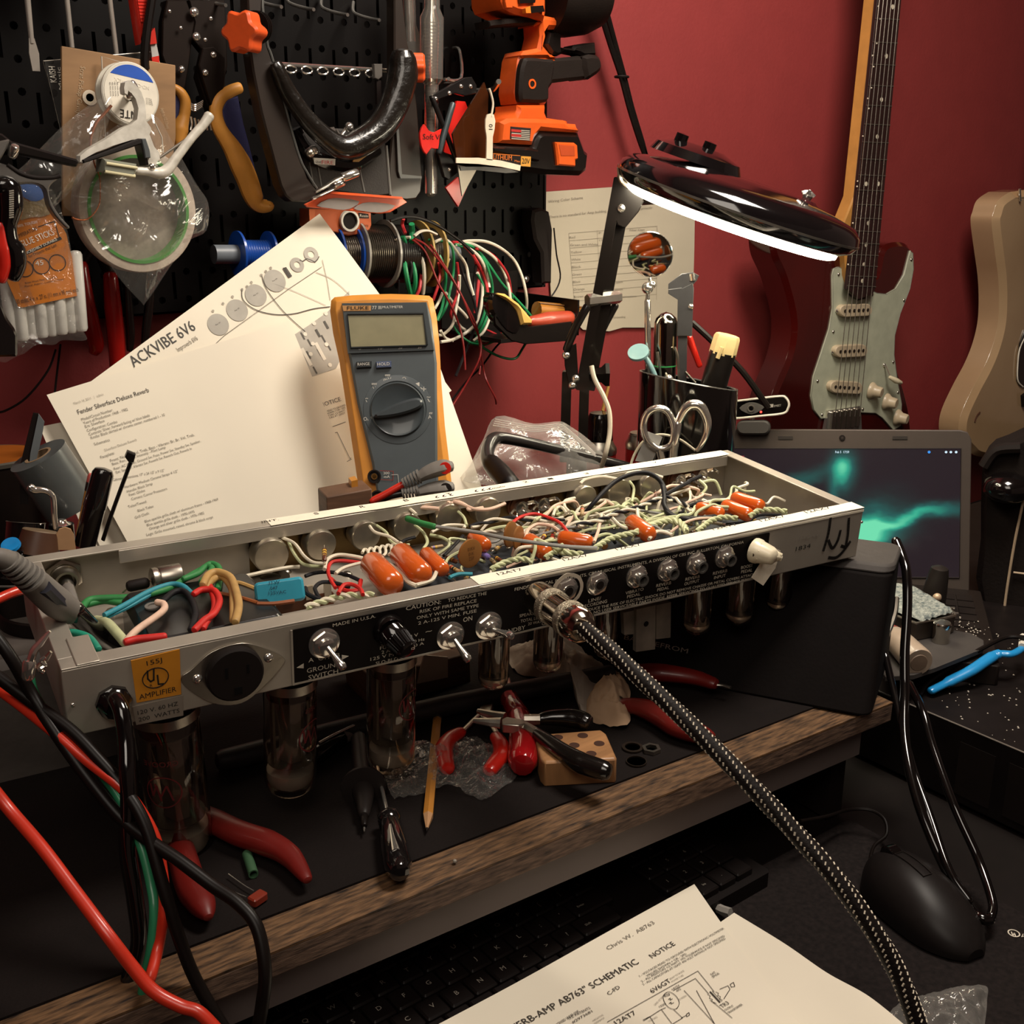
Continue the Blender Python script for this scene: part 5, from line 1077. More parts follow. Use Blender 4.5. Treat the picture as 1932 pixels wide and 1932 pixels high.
hw('G',[(820,900),(860,960),(950,1030),(1040,1050)],.0012);hw('W',[(1130,700),(1110,830),(1060,950),(980,1020)],.0015);hw('K',[(1000,420),(985,560),(990,700),(1000,860),(960,1000),(900,1150),(840,1300)],.0016)
hw('W',[(735,640),(700,720),(670,770)],.0015);hw('K',[(390,540),(385,640)],.001);hw('R',[(425,55),(415,100),(440,170)],.0018);hw('G',[(490,95),(492,160),(490,235)],.0030)
b = B(WB['W']);b.fpx(Fw(.93),m_(H6,[(510,190),(560,155),(620,150),(685,178)]),.0028,0,8,5,False,.5);b.build('flat_wire_end',HK)
hw('W',[(360,215),(420,205),(480,200)],.0016);hw('K',[(860,380),(900,500),(960,640),(1000,760)],.0014);hw('W',[(790,370),(760,450)],.001)
b = B(BLK);b.fpx(Fw(.93),m_(H6,[(320,70),(440,38),(560,50),(700,110),(820,190),(900,250),(980,330)]),.0016,0);b.build('thin_cable',label='thin black cable arching over the hanging wire loops',cat='cable')
b = B(BLK);b.fpx(Fw(.98),[(1045,430),(1050,480),(1057,525),(1040,560),(1010,590),(975,625)],.0009,0);b.fpx(Fw(.98),[(975,625),(940,650),(910,690),(880,720),(855,752),(845,770)],.0011,0);b.build('thin_cable',label='thin black wire crossing from the tool tray down behind the multimeter',cat='cable')
# box of orange labelled solder behind the paper tip
fr = Fw(.95);g = T('solder_pack',fr.W(640,440),'clear pack with orange labels and a round opening behind the top paper','pack')
S('orange_card',fr,m_(A2,[(708,1520),(1160,1540),(1165,1640),(1140,1700),(1000,1720),(708,1650)]),-.02,0,M('orange_card_print','#b5582e',.5,coat=.3),g,bv=.001)
b = B(M('spool_clear','#cfcabc'));b.lathe(fr.W(*A2(998,1610),.001),fr.n,[(0,.0102),(.003,.0098),(.003,.0078),(-.002,.0078)],28);b.m(BLKM);b.lathe(fr.W(*A2(998,1610),.0012),fr.n,[(0,.0078),(.0004,.0078)],24);b.build('round_window',g)
S('side_tab',fr,m_(A2,[(708,1528),(752,1530),(748,1600),(712,1615)]),0,.002,M('orange_card2','#c96a3c',.5),g)
b = B(INK);b.pp(fr,m_(A2,[(1068,1550),(1140,1560),(1145,1590),(1075,1590)]),0,.0006);b.m(PRW);b.lab(fr,'Rosin',A2(1078,1580),A2(1138,1585),5,.001);b.m(INK);b.lab(fr,'Core',A2(1085,1650),A2(1140,1655),6,.0006);b.build('pack_lettering',g)
# tool tray on the right end of the pegboard
g = T('tool_tray',V((.76,.93,1.06)),'black wall tray of tools on the lower right corner of the pegboard','tray')
G5 = lambda X,Y: (800+X/3.864,400+Y/3.864)
tf = Fw(.90)
S('front_panel',tf,m_(G5,[(490,590),(560,600),(640,660),(700,800),(740,840),(1080,800),(1060,940),(740,965),(640,940),(520,820)]),-.002,.001,BLK,g,bv=.0008)
xa,za = tf.loc(*G5(560,930));xb,zb = tf.loc(*G5(1130,820))
b = B(BLK);b.box(tf,xa,xb,za-.004,za,-.11,0);b.box(tf,xb-.002,xb,za-.004,zb+.026,-.11,0);b.box(tf,xa,xb,za,zb+.05,-.112,-.110);b.build('tray_box',g)
S('rear_holster',Fw(1.0),m_(G5,[(800,-10),(860,-30),(920,0),(945,130),(935,520),(870,520),(860,300),(810,200),(790,60)]),-.01,.01,BLKM,None,bv=.003,label='black narrow pouch hanging at the right edge of the pegboard',cat='pouch')
f3 = Fw(.91)
g2 = T('utility_knife',f3.W(1000,610),'black tool body with a pale yellow edge lying in the tray','knife')
S('body',f3,m_(G5,[(500,590),(600,620),(680,700),(715,820),(680,900),(600,880),(520,780),(480,680)]),.0,.012,BLKG,g2,sm=2,bv=.003);S('yellow_grip',f3,m_(G5,[(540,600),(600,598),(700,670),(800,790),(795,822),(720,825),(690,720),(640,660)]),.002,.016,M('pale_yellow_grip','#d3a95a',.45),g2,bv=.003)
g2 = T('screwdriver',f3.W(1080,600),'orange-red handled screwdriver lying in the tray','screwdriver');TB('handle',f3,m_(G5,[(780,800),(900,788),(1060,770)]),[.006,.007,.009,.0085,.0075],M('rust_handle','#a7402a',.4,coat=.3),g2,c=.0,n=5,seg=10);TB('collar',f3,m_(G5,[(1065,770),(1110,765)]),.0062,STL,g2,n=1)
g2 = T('ribbed_tube',Fw(.925).W(1060,585),'golden-brown ribbed handle lying behind the red one in the tray','handle');b = B(M('amber_ribbed','#9c641d',.4,coat=.4))
p0,p1 = Fw(.93).W(*G5(820,715)),Fw(.93).W(*G5(1120,735));b.lathe(p0,p1-p0,[(0,.0092),((p1-p0).length,.0085)],12,ref=(0,0,1));b.m(M('amber_dark','#5f3a12',.5))
for k in range(5): b.tube([p0+V((0,-.0078-.001*abs(k-2)*-1,-.005+.0032*k)),p1+V((0,-.0075,-.005+.0030*k))],.0008,5)
b.build('handle',g2);b = B(CHR);b.cyl(p1,p1+(p1-p0)*.06,.006);b.build('ferrule',g2)
b = B(CHR)
screw(b,Fw(1.018).W(*G5(745,490)),V((0,-1,0)),.004);screw(b,Fw(1.018).W(*G5(502,495)),V((0,-1,0)),.004);b.build('tray_screws',g)
# ================================================================ papers leaning behind the chassis
PF = F((0,.80,.86),(1,0,0),(0,.12,.30))
G2 = lambda X,Y: (400+X/3.864,400+Y/3.864)
G0 = lambda X,Y: (X/3.864,400+Y/3.864)
def sheet(px,c,label,seed=1,curl=.0015,fr=None,name='paper_sheet'):
    fr = fr or PF;q = [V(fr.loc(x,y,c)) for x,y in px];b = B(PAP);N = 14;vs = [];fs = []
    for side in (0,1):
        for i in range(N+1):
            for j in range(N+1):
                s,t = i/N,j/N;p = (q[0]*(1-s)+q[1]*s)*(1-t)+(q[3]*(1-s)+q[2]*s)*t
                z = c+mnoise.noise(V((p.x*9+seed,p.y*9,0)))*curl-side*.0004;vs.append(fr.P(p.x,p.y,z))
    m = (N+1)**2
    for i in range(N):
        for j in range(N):
            a = i*(N+1)+j;fs.append((a,a+1,a+N+2,a+N+1));fs.append((m+a,m+a+N+1,m+a+N+2,m+a+1))
    for i in range(N):
        for e in ((i,i+1),(N*(N+1)+i,N*(N+1)+i+1),(i*(N+1),(i+1)*(N+1)),(i*(N+1)+N,(i+1)*(N+1)+N)): fs.append((e[0],e[1],e[1]+m,e[0]+m))
    b.add(vs,fs);return b.build(name,label=label,cat='paper',group=None,sharp=80)
s0 = sheet([(75,805),(300,760),(430,1010),(190,1080)],.001,'blank white sheet lowest in the leaning stack, its corner showing at the left')
s0b = sheet([(118,872),(330,850),(430,1010),(215,1090)],.003,'second blank sheet peeking out under the typed page near the zip tie',5)
s2 = sheet([(160,728),(603,403),(852,737),(420,1060)],.009,'large sheet with a grey printed wiring layout, its top corner pointing up',2)
s3 = sheet([(545,725),(812,640),(930,980),(640,1050)],.0118,'schematic sheet headed NOTICE leaning just behind the multimeter',3)
s1 = sheet([(88,745),(545,606),(705,990),(250,1040)],.014,'front typed page with a bold heading and bulleted lines, leaning behind the chassis',1)
P1 = WF(PF,1,.0015);P2 = WF(PF,2,.0015);P3 = WF(PF,3,.0015)
J1 = .0145
GI = M('grey_print','#807a70',.85);GL = M('light_grey_print','#a9a296',.85);DKI = M('charcoal_print','#4a4642',.85)
b = B(DKI);b.lab(P1,'Fender Silverface Deluxe Reverb',G0(572,1475),G0(1090,1310),9,J1)
r = random.Random(5)
def rows(b,pts,h=5.5,mat=GI):
    b.m(mat)
    for s,p,q in pts: b.lab(P1,s,G0(*p),G0(*q),h,J1)
rows(b,[('Model/Circuit Number:',(598,1522),(825,1450)),('Years of Production: 1968 - 1982',(612,1548),(935,1445)),('Era: Silverface',(625,1573),(765,1528)),('Configuration: Combo',(638,1602),(858,1535)),('Controls: Silver, forward facing w/ blue labels',(652,1630),(1095,1488)),('Knobs: Black skirted w/ chrome center, numbered 1 - 10',(666,1655),(1205,1485)),
         ('Schematics',(690,1702),(803,1668)),('Faceplate:',(738,1797),(838,1762)),('Front: Normal: Vol, Treb, Bass - Vibrato: Br, Br, Vol, Treb,',(808,1822),(1420,1630))])
G8 = lambda X,Y: (X/3.864,800+Y/3.864)
b.m(GI)
for s,p,q in (('Bass, Rev, Speed, Intensity - Pilot Lamp',(822,300),(1210,175)),('Rear: AC Outlet, Ground Sw, Fuse, Power Sw, Standby Sw, Speaker,',(835,335),(1465,130)),('Ext. Speaker, Vibrato Sw, Reverb Sw, Reverb Out, Reverb In',(850,360),(1400,185)),('Cabinet:  Dimensions: 17" x 24 1/2" x 9 1/2"',(825,415),(1200,345)),('Hardware: Medium Chrome Straps 4 1/2"',(912,468),(1300,350)),('Handle: Black Strap',(930,500),(1115,440)),('Feet: Glides',(945,525),(1060,490)),('Corners: Corner Protectors',(962,555),(1220,478)),
                ('Tolex/Tweed:',(938,612),(1073,570)),('Black Tolex',(1008,640),(1122,605)),('Grill Cloth:',(988,690),(1092,655)),('Blue sparkle grille cloth w/ aluminum frame - 1968-1969',(1060,718),(1592,555)),('Blue sparkle grille cloth - 1970-1975',(1075,745),(1420,645)),('Orange and silver grille cloth - 1976-1982',(1092,772),(1490,655)),('Logo: Grille mounted, raised, chrome & black script',(1072,815),(1555,685))):
    b.lab(P1,s,G8(*p),G8(*q),5,J1)
b.m(GL);rows(b,[('March 14, 2011   |   admin',(540,1405),(757,1335)),('Silverface Deluxe Reverb',(765,1745),(1000,1665))],5,GL)
b.build('typed_text',s1)
J2 = .0095;b = B(M('layout_ink','#4b4a48',.85));b.lab(P2,'ACKVIBE 6V6',G0(975,1135),G0(1432,855),22,J2);b.m(GI);b.lab(P2,'Improverb 6V6',G0(1300,1020),G0(1445,930),9,J2)
GF = M('pot_print_grey','#a8a399',.85)
def disk(b,f,X,Y,R,inner=0,c=J2):
    o = P2.loc(*f(X,Y),c);p = P2.loc(*f(X+R,Y),c);rr = abs(p[0]-o[0])
    fr2 = F(P2.P(o[0],o[1],c),P2.u,P2.v)
    if inner: b.ring(fr2,circ(0,0,rr,24),circ(0,0,rr*inner,24),-.0002,.0002)
    else: b.prism(fr2,circ(0,0,rr,26),0,.0002)
b.m(GF)
for X,Y in ((45,820),(185,715),(322,605),(460,500)): disk(b,G2,X,Y,78)
disk(b,G2,620,385,50,.45);disk(b,G2,722,310,52,.45)
b.pp(P2,m_(G2,[(505,955),(700,830),(840,730),(1000,575),(1020,900),(905,1140),(640,1230)]),J2-.0002,J2)
b.build('layout_drawing',s2)
b = B(DKI);J3 = J2+.0003
b.line(P2,m_(G2,cr([(220,560),(230,640),(320,710),(460,745),(600,740),(740,705),(860,690)],5)),1.6,J3);b.line(P2,m_(G2,cr([(365,460),(400,560),(520,720),(680,870)],5)),1.4,J3)
b.line(P2,m_(G2,[(0,985),(90,900),(560,560),(800,400)]),.8,J3);b.line(P2,m_(G2,[(520,410),(540,405),(580,465),(560,475),(520,410)]),2,J3);b.line(P2,m_(G2,[(535,420),(565,465)]),5,J3)
b.line(P2,m_(G2,[(640,350),(660,360),(690,340),(720,350),(750,365),(770,345),(780,325)]),1.6,J3)
b.m(GF);b.line(P2,m_(G2,cr([(760,440),(860,480),(940,540),(1000,600)],4)),1.2,J3);b.line(P2,m_(G2,[(805,350),(840,500),(862,640)]),1.2,J3);b.line(P2,m_(G2,cr([(400,500),(560,560),(700,620),(830,680)],4)),1,J3)
for X,Y in ((82,665),(152,615),(222,562),(290,510),(362,457),(430,405),(8,720),(258,540),(395,430)): disk(b,G2,X,Y,9,.6,J3)
for X,Y,w in ((45,820,1),(185,715,1),(322,605,1),(460,500,1)): b.m(DKI);b.lab(P2,'Pot 1M',G2(X-14,Y+8),G2(X+18,Y-12),2.5,J3)
b.build('layout_lines',s2)
b = B(M('board_print_dark','#55524d',.85))
for X,Y,a in ((590,920,0),(650,880,0),(700,930,0),(760,860,1),(820,800,1),(770,1000,0),(610,1050,1),(690,1020,1),(740,1130,0),(800,900,0),(840,960,0),(650,1180,0)):
    b.line(P2,m_(G2,[(X,Y),(X+25,Y+45)]),5 if a else 3,J3)
b.m(M('board_print_light','#d5cebf',.85))
for X,Y in ((590,965),(680,890),(735,960),(745,812),(835,965),(657,1105),(830,740),(860,1115),(720,1035)): disk(b,G2,X,Y,14,0,J3)
for X,Y in ((620,1120),(690,1050),(790,1010)): b.line(P2,m_(G2,[(X-30,Y-50),(X+30,Y+60)]),7,J3)
b.build('board_print',s2)
J4 = .0123;b = B(DKI);b.lab(P3,'NOTICE',G2(795,1425),G2(943,1375),8,J4)
for k in range(4): b.lab(P3,('VOLTAGES READ TO GROUND','VALUES SHOWN + OR - 20%','ALL RESISTORS 1/2 WATT','CAPACITORS AT LEAST')[k],G2(765+k*6,1485+k*16),G2(975,1412+k*19),3.5,J4)
b.lab(P3,'6GT',G2(795,1578),G2(858,1560),8,J4);b.lab(P3,'GT',G2(955,1885),G2(1003,1865),8,J4)
b.line(P3,m_(G2,[(810,1590),(975,1530)]),1,J4);b.line(P3,m_(G2,[(830,1625),(915,1605),(1010,1800),(1015,1790)]),1,J4);b.line(P3,m_(G2,cr([(820,1600),(865,1640),(870,1690),(850,1720)],4)),1.2,J4);b.line(P3,m_(G2,[(930,1850),(1020,1800)]),1,J4);b.line(P3,m_(G2,cr([(905,1765),(945,1790),(955,1840),(940,1860)],4)),1.2,J4)
b.line(P3,m_(G2,[(885,1720),(905,1722),(893,1735),(885,1720)]),1,J4)
b.build('schematic_print',s3)
# ================================================================ multimeter
mf = Fc(740,760,.925,0,14);g = T('multimeter',mf.W(765,948),'grey digital multimeter in a yellow rubber holster standing in front of the papers','multimeter')
YH = M('holster_yellow','#d08a34',.5,coat=.1,noise=(60,.1));GM = M('meter_grey','#4c5356',.5,coat=.15,noise=(70,.08))
ho = [(865,640),(890,614),(1020,600),(1150,594),(1300,590),(1450,594),(1585,604),(1612,628),(1640,760),(1660,960),(1675,1250),(1700,1560),(1735,1850),(1752,2010),(1320,2050),(1090,2115),(1075,2060),(1000,1560),(960,1300),(925,1080),(880,880),(858,720)]
S('holster',mf,m_(G2,ho),-.030,.006,YH,g,bv=.005,bev=.001)
S('face_recess',mf,m_(G2,[(948,664),(1565,655),(1600,780),(1640,1100),(1645,1840),(1655,2050),(1205,2060),(1165,1830),(1060,1400),(1000,1060),(965,800)]),.004,.0095,GM,g,bv=.002)
S('screen_surround',mf,m_(G2,[(945,664),(1565,656),(1620,1010),(990,1035)]),.0095,.0115,M('meter_dark','#3b4143',.45,coat=.2),g,bv=.0008)
o = S('lcd_screen',mf,m_(G2,[(988,745),(1540,740),(1568,965),(1560,975),(1012,990)]),.0112,.0118,M('lcd_grey_green','#8d8769',.25,coat=.5),g)
b = B(M('lcd_bezel','#1e2122',.4));q_ = m_(G2,[(988,745),(1540,740),(1568,965),(1560,975),(1012,990)]);b.fpx(mf,q_,.0009,.0122,6,1,True);b.build('screen_bezel',g)
o = S('brand_badge',mf,m_(G2,[(950,682),(1160,682),(1158,720),(958,722)]),.0115,.012,M('badge_tan','#b5834a',.5),g)
b = B(INK);b.lab(mf,'FLUKE',G2(985,712),G2(1143,710),6.5,.0124,None);b.build('badge_lettering',o)
b = B(M('meter_white','#cfcbc0',.6));z = .0128
b.lab(mf,'77 III',G2(1168,710),G2(1235,708),6.5,z-.001);b.lab(mf,'MULTIMETER',G2(1242,702),G2(1392,700),4.6,z-.001)
for s,X,Y in (('0',1070,1006),('10',1212,1002),('20',1358,999),('30',1500,996)): b.lab(mf,s,G2(X,Y),G2(X+13*len(s)+2,Y-1),3.8,z-.001)
Z2 = .0102
for s,X0,X1,Y,h in (('OFF',1105,1165,1522,7),('V',1122,1148,1398,7),('V',1172,1197,1300,7),('mV',1252,1308,1235,7.5),('A',1563,1590,1388,7),('A',1575,1602,1508,7),('~',1118,1150,1372,8),('~',1560,1594,1362,8)): b.lab(mf,s,G2(X0,Y),G2(X1,Y-2),h,Z2)
b.line(mf,m_(G2,cr([(1388,1234),(1396,1230),(1388,1214),(1400,1204),(1412,1214),(1404,1230),(1414,1232)],3)),1.4,Z2)
for X,Y in ((1165,1250),(1262,1187),(1570,1463)): b.line(mf,m_(G2,[(X,Y),(X+36,Y)]),1.1,Z2);[b.line(mf,m_(G2,[(X+k*13,Y+8),(X+k*13+8,Y+8)]),1.1,Z2) for k in range(3)]
b.line(mf,m_(G2,[(1500,1290),(1560,1290)]),1.2,Z2);b.line(mf,m_(G2,[(1544,1275),(1544,1305)]),1.2,Z2);b.pp(mf,m_(G2,[(1518,1277),(1542,1290),(1518,1303)]),Z2-.0002,Z2);b.pp(mf,m_(G2,[(1478,1252),(1512,1240),(1512,1270),(1478,1262)]),Z2-.0002,Z2)
b.build('white_markings',g)
for x0,x1,s,mt in ((1052,1162,'RANGE',M('button_dark','#25282a',.4)),(1195,1308,'HOLD',M('button_blue_grey','#4b5570',.4))):
    o = S('push_button',mf,m_(G2,[(x0,1092),(x1,1086),(x1,1132),(x0,1138)]),.0092,.0125,mt,g,bv=.0008);b = B(M('meter_white')) if False else B(_mats['meter_white']);b.lab(mf,s,G2(x0+10,1120),G2(x1-12,1116),5.5,.0129);b.build('button_lettering',o)
c = mf.loc(*G2(1355,1440),.0095);e = mf.loc(*G2(1552,1440),.0095);rd = e[0]-c[0];ctr = mf.P(c[0],c[1],.0093);df = F(ctr,mf.u,mf.v)
b = B(GM);b.lathe(ctr,mf.n,[(-.001,rd*1.30),(.0006,rd*1.27),(.0012,rd*1.06),(.0005,rd*1.03)],48);b.build('dial_well',g)
b = B(M('dial_dark','#394043',.4,coat=.25));b.lathe(ctr,mf.n,[(0,rd*1.0),(.002,rd*1.0),(.003,rd*.965),(.0022,rd*.9),(.001,rd*.4),(.001,0)],48);dl = b.build('rotary_dial',g)
b = B(M('dial_dark')) if False else B(_mats['dial_dark']);a = math.radians(16);d = mf.u*math.cos(a)+mf.v*math.sin(a)*1;w = mf.n.cross(d)
hf = F(ctr,d,w);R1 = rd*.95;b.prism(hf,cr([(-R1,0),(-R1*.8,-.0022),(0,-rd*.22),(R1*.8,-rd*.2),(R1,0),(R1*.8,rd*.2),(0,rd*.22),(-R1*.8,.0022)],4,True),.001,.0085,.0018);b.build('pointer_grip',dl)
b = B(BLKM);b.lathe(ctr-d*rd*.84+mf.n*.0085,mf.n,[(0,.0012),(.0003,.0012)],10);b.build('pointer_dot',dl)
for X,Y in ((1183,1928),(1205,2078)):
    b = B(BLKM);o = mf.W(*G2(X,Y),.0095);b.lathe(o,mf.n,[(-.0,.0058),(.0012,.0058),(.0012,.0045),(-.001,.004)],22);b.m(BRS);b.lathe(o,mf.n,[(-.0,.0026),(.0006,.0026),(.0006,.0018),(0,.0018)],16);b.build('input_socket',g)
b = B(M('marking_red','#8c2d22',.6));b.line(mf,m_(G2,[(1222,1900),(1225,1950),(1320,1955),(1322,1890),(1222,1885)]),1,Z2);b.build('red_outline',g)
K8 = lambda X,Y: (400+X/3.864,800+Y/3.864)
b = B(_mats['meter_white']);b.lab(mf,'300',K8(1250,368),K8(1294,366),5,Z2);b.lab(mf,'mA',K8(1254,394),K8(1296,392),5,Z2);b.line(mf,m_(K8,[(1310,370),(1355,368),(1362,440)]),.8,Z2);b.build('range_lettering',g)
# banana plugs
f4 = Fc(800,905,.88,0,10)
def banana(pts,cuff,col,label,cap):
    g = T('test_lead_plug',f4.W(*pts[0]),label,'plug')
    TB('plug_body',f4,pts,[.0045,.0068,.0078,.0080,.006],RUB,g,c=.004,flat=.8,n=6,seg=10)
    b = B(M('cuff_grey','#77736d',.6))
    for k in range(6):
        t = k/5;p = f4.W(cuff[0][0]+(cuff[1][0]-cuff[0][0])*t,cuff[0][1]+(cuff[1][1]-cuff[0][1])*t,.004);q2 = f4.W(cuff[1][0]+9,cuff[1][1]-3,.004);b.lathe(p,q2-p,[(0,.0046+.0012*t),(.0017,.0050+.0012*t)],14)
    b.build('strain_relief',g);o = B(cap);o.lathe(f4.W(pts[-1][0]-8,pts[-1][1]+3,.0095),f4.n,[(0,.0050),(.0012,.0048),(.0016,0)],18);o.build('colour_dot',g)
    return g
RW = M('test_lead_red','#c42a1b',.35,coat=.3);KW = M('test_lead_black','#1a1615',.4,coat=.2)
g1_ = banana([K8(1500,395),K8(1560,360),K8(1620,335),K8(1690,315),K8(1730,310)],[K8(1395,440),K8(1500,385)],RW,'grey banana plug with a red dot lying on the lower right of the multimeter',REDP)
TB('lead',f4,[K8(1395,440),K8(1330,475),K8(1250,520),K8(1165,562)],.0030,RW,g1_,c=.004)
g2_ = banana([K8(1500,500),K8(1580,480),K8(1650,470),K8(1700,465),K8(1735,462)],[K8(1385,505),K8(1495,490)],KW,'grey banana plug with a black dot just above the taped back rim',BLKM)
TB('lead',f4,[K8(1385,505),K8(1310,520),K8(1240,545),K8(1195,562)],.0030,KW,g2_,c=.002)
# wood block behind the chassis carrying the meter
WB2 = M('walnut_block','#5f4330',.65,noise=(30,.4),stretch=(1,1,9));bf = Fc(700,950,.90,12,0)
o = S('wood_block',Fc(655,1000,.872,14,0),[(616,938),(702,922),(706,1100),(700,1130),(625,1135)],-.03,0,WB2,label='upright brown wooden block behind the amplifier carrying the multimeter',cat='wood block',bev=.001)
o = S('wood_block',F(atz(790,1310,.852),CH.u,(0,0,1)),[(792,1255),(887,1232),(889,1302),(775,1330),(700,1345),(690,1270)],-.05,0,WB2,label='brown wooden block standing under the chassis behind the white card',cat='wood block',bev=.001)
S('clip_piece',bf,[(663,908),(675,905),(676,932),(664,934)],0,.012,M('amber_clip','#b5792c',.4),label='small amber plastic piece between the paper and the multimeter',cat='clip')
S('white_card',F(atz(790,1300,.852)+V((-.004,-.012,0)),CH.u,(0,0,1)),[(787,1290),(845,1278),(845,1240),(800,1236)],-.0015,0,M('card_white','#b9ae9e',.7),label='blank white card leaning on the wood block between two big tubes',cat='card')
# ================================================================ objects on the left behind the chassis
L6 = lambda X,Y: (X/6.44,780+Y/6.44)
fr = F(V((0,0,0)),(1,0,0),(0,0,1))
c = dp(8,866,.86);g = T('tin_can',V((c.x,c.y,.8516)),'wide tin with an orange-brown inside and dark wall at the far left edge','tin')
b = B(M('tin_outer_dark','#1a1310',.4,.3));H0 = c.z-.8516;rr = .036;c0 = V((c.x-.008,c.y+.004,.8516));b.lathe(c0,(0,0,1),[(0,rr),(H0,rr)],40);b.build('tin_wall',g)
b = B(M('tin_rim_grey','#8f887c',.35,.8));b.lathe(c0,(0,0,1),[(H0,rr+.001),(H0+.003,rr+.0015),(H0+.004,rr-.001),(H0,rr-.001)],40);b.build('rim',g)
b = B(M('tin_inside_orange','#a1581c',.4,.3));b.lathe(c0+V((0,0,.0)),(0,0,1),[(H0+.0035,rr-.0012),(.02,rr-.0014),(.02,0)],40);b.build('lining',g)
b = B(M('pencil_pink','#b8514a',.7));b.cyl(c0+V((-.008,-.012,.03)),c0+V((.000,-.022,H0-.001)),.0040);b.m(M('amber_clip')) if False else None;b.build('eraser_end',label='pink eraser end of a pencil inside the orange-brown tin',cat='pencil')
fb = Fc(60,850,.80,0,4)
g = T('steel_ruler_bar',fb.W(40,930),'tall dark bar with a slanted grey face standing in front of the tin','bar')
S('dark_side',fb,m_(L6,[(405,-5),(470,5),(370,500),(345,710),(350,1100),(240,1100),(240,650)]),-.004,0,M('bar_dark','#17110f',.4),g);S('grey_face',fb,m_(L6,[(470,5),(540,105),(510,280),(430,620),(410,880),(345,710),(370,480)]),-.003,.001,M('bar_grey','#656a6c',.45,.2),g)
# duct tape roll lying tilted
c1 = dp(103,905,.81);ax = (RT*.10+UPV*.93-FWD*.35).normalized();ax = (RT*-.36+UPV*.80-FWD*.48).normalized()
g = T('duct_tape_roll',V((c1.x,c1.y,.8516)),'roll of grey duct tape standing behind the pens at left','tape roll')
b = B(M('duct_tape','#5c605f',.35,.3,noise=(40,.2),coat=.3));b.lathe(c1-ax*.024,ax,[(0,.0215),(.046,.0215),(.046,.010),(0,.010),(0,.0215)],40);b.build('winding',g)
b = B(M('tape_core','#8a6f52',.8));b.lathe(c1-ax*.0242,ax,[(0,.0102),(.0465,.0102),(.0465,.0085),(0,.0085),(0,.0102)],30);b.build('core',g)
# dark pen tray
cup2 = dp(150,985,.79);b = B(BLK);cc = V((cup2.x-.014,cup2.y+.012,.8516));b.lathe(cc,(0,0,1),[(0,.044),(.098,.047),(.099,.045),(.004,.042),(.004,0)],40);b.build('pen_cup',label='black round pen cup behind the left end of the chassis',cat='cup')
def stick(name,p0,p1,r,mats,label,cat,d0=.785,d1=.775,ends=None):
    """upright rod-like thing between two pixel readings; mats = [(mat, from, to, r0, r1)]"""
    A,Z = dp(*p0,d0),dp(*p1,d1);d = Z-A;Ln = d.length;d.normalize();g = T(name,A,label,cat)
    for nm,mt,a,e,ra,rb in mats:
        b = B(mt);rnd = nm.endswith('tip') or nm.endswith('cap') or nm.endswith('eraser')
        b.lathe(A+d*(a*Ln),d,[(0,ra),((e-a)*Ln-(rb*.6 if rnd else 0),rb)]+([((e-a)*Ln-rb*.2,rb*.8),((e-a)*Ln,0)] if rnd else []),16);b.build(nm,g)
    return g
PB = M('pen_black','#100d0d',.15,coat=.6);PC = M('pencil_yellow','#b57b2e',.45,coat=.3)
stick('pencil',(152,1010),(176,893),.004,[('shaft',PC,0,.72,.0034,.0034),('ferrule',M('ferrule_dark','#2a2220',.3,.5),.72,.86,.0036,.0036),('eraser',M('pencil_pink'),.86,1,.0035,.0035)] if 'pencil_pink' in _mats and False else [('shaft',PC,0,.72,.0034,.0034),('ferrule',M('ferrule_dark','#2a2220',.3,.5),.72,.86,.0036,.0036),('eraser',_mats['pencil_pink'],.86,1,.0035,.0035)],'pencil with pink eraser standing just left of the black marker','pencil')
stick('marker_pen',(160,1030),(197,882),.008,[('barrel',PB,0,.5,.0072,.0076),('cap',PB,.5,1,.0080,.0074)],'fat glossy black marker standing in the pen cup','marker',.775,.765)
stick('pencil',(172,1020),(190,945),.004,[('shaft',PC,0,1,.0036,.0036)],'orange pencil shaft leaning right behind the black marker','pencil',.79,.785)
zf = Fc(215,940,.77,0,0);g = T('zip_tie',zf.W(190,1010),'black zip tie standing up with its square head in front of the typed page','zip tie')
TB('strap',zf,m_(L6,[(1250,1540),(1330,1300),(1430,1020),(1590,590)]),.0024,BLK,g,n=4,flat=.5,seg=6);S('head',zf,m_(L6,[(1550,465),(1650,505),(1625,600),(1560,590),(1520,535)]),-.003,.004,BLK,g,bv=.0006)
S('wooden_stick',Fc(125,1010,.76),m_(L6,[(700,1660),(675,1480),(720,1410),(790,1385),(860,1410),(900,1480),(925,1660)]),-.002,0,M('craft_stick','#b08862',.7,noise=(60,.15)),label='pale wooden craft stick end poking up behind the rim',cat='stick')
stick('file_handle',(70,1045),(78,1000),.01,[('handle',M('brown_plastic','#4a3022',.4),0,.96,.0150,.0125),('top',M('brown_disc','#6f5c46',.5),.96,1,.0125,.0118)],'stubby brown round handle with a tan top beside the wooden craft stick','handle',.76,.76)
stick('black_tube',(45,1040),(49,984),.01,[('tube',PB,0,.97,.0125,.0125),('rim',M('tin_rim_grey'),.97,1,.0138,.0138)] if False else [('tube',PB,0,.97,.0130,.0130),('rim',_mats['tin_rim_grey'],.97,.985,.0135,.0135),('mouth',PB,.985,.99,.0120,.0120)],'open black tube with a thin light rim in the left pen cluster','tube',.775,.775)
b = B(M('blue_cap','#1d7fc0',.3,coat=.4));c = dp(21,1030,.74);b.lathe(c,-FWD+UPV*.9,[(0,.0066),(.002,.0062),(.002,.003),(.0012,0)],22);b.build('blue_pen',label='small bright blue round pen end at the far left edge',cat='pen')
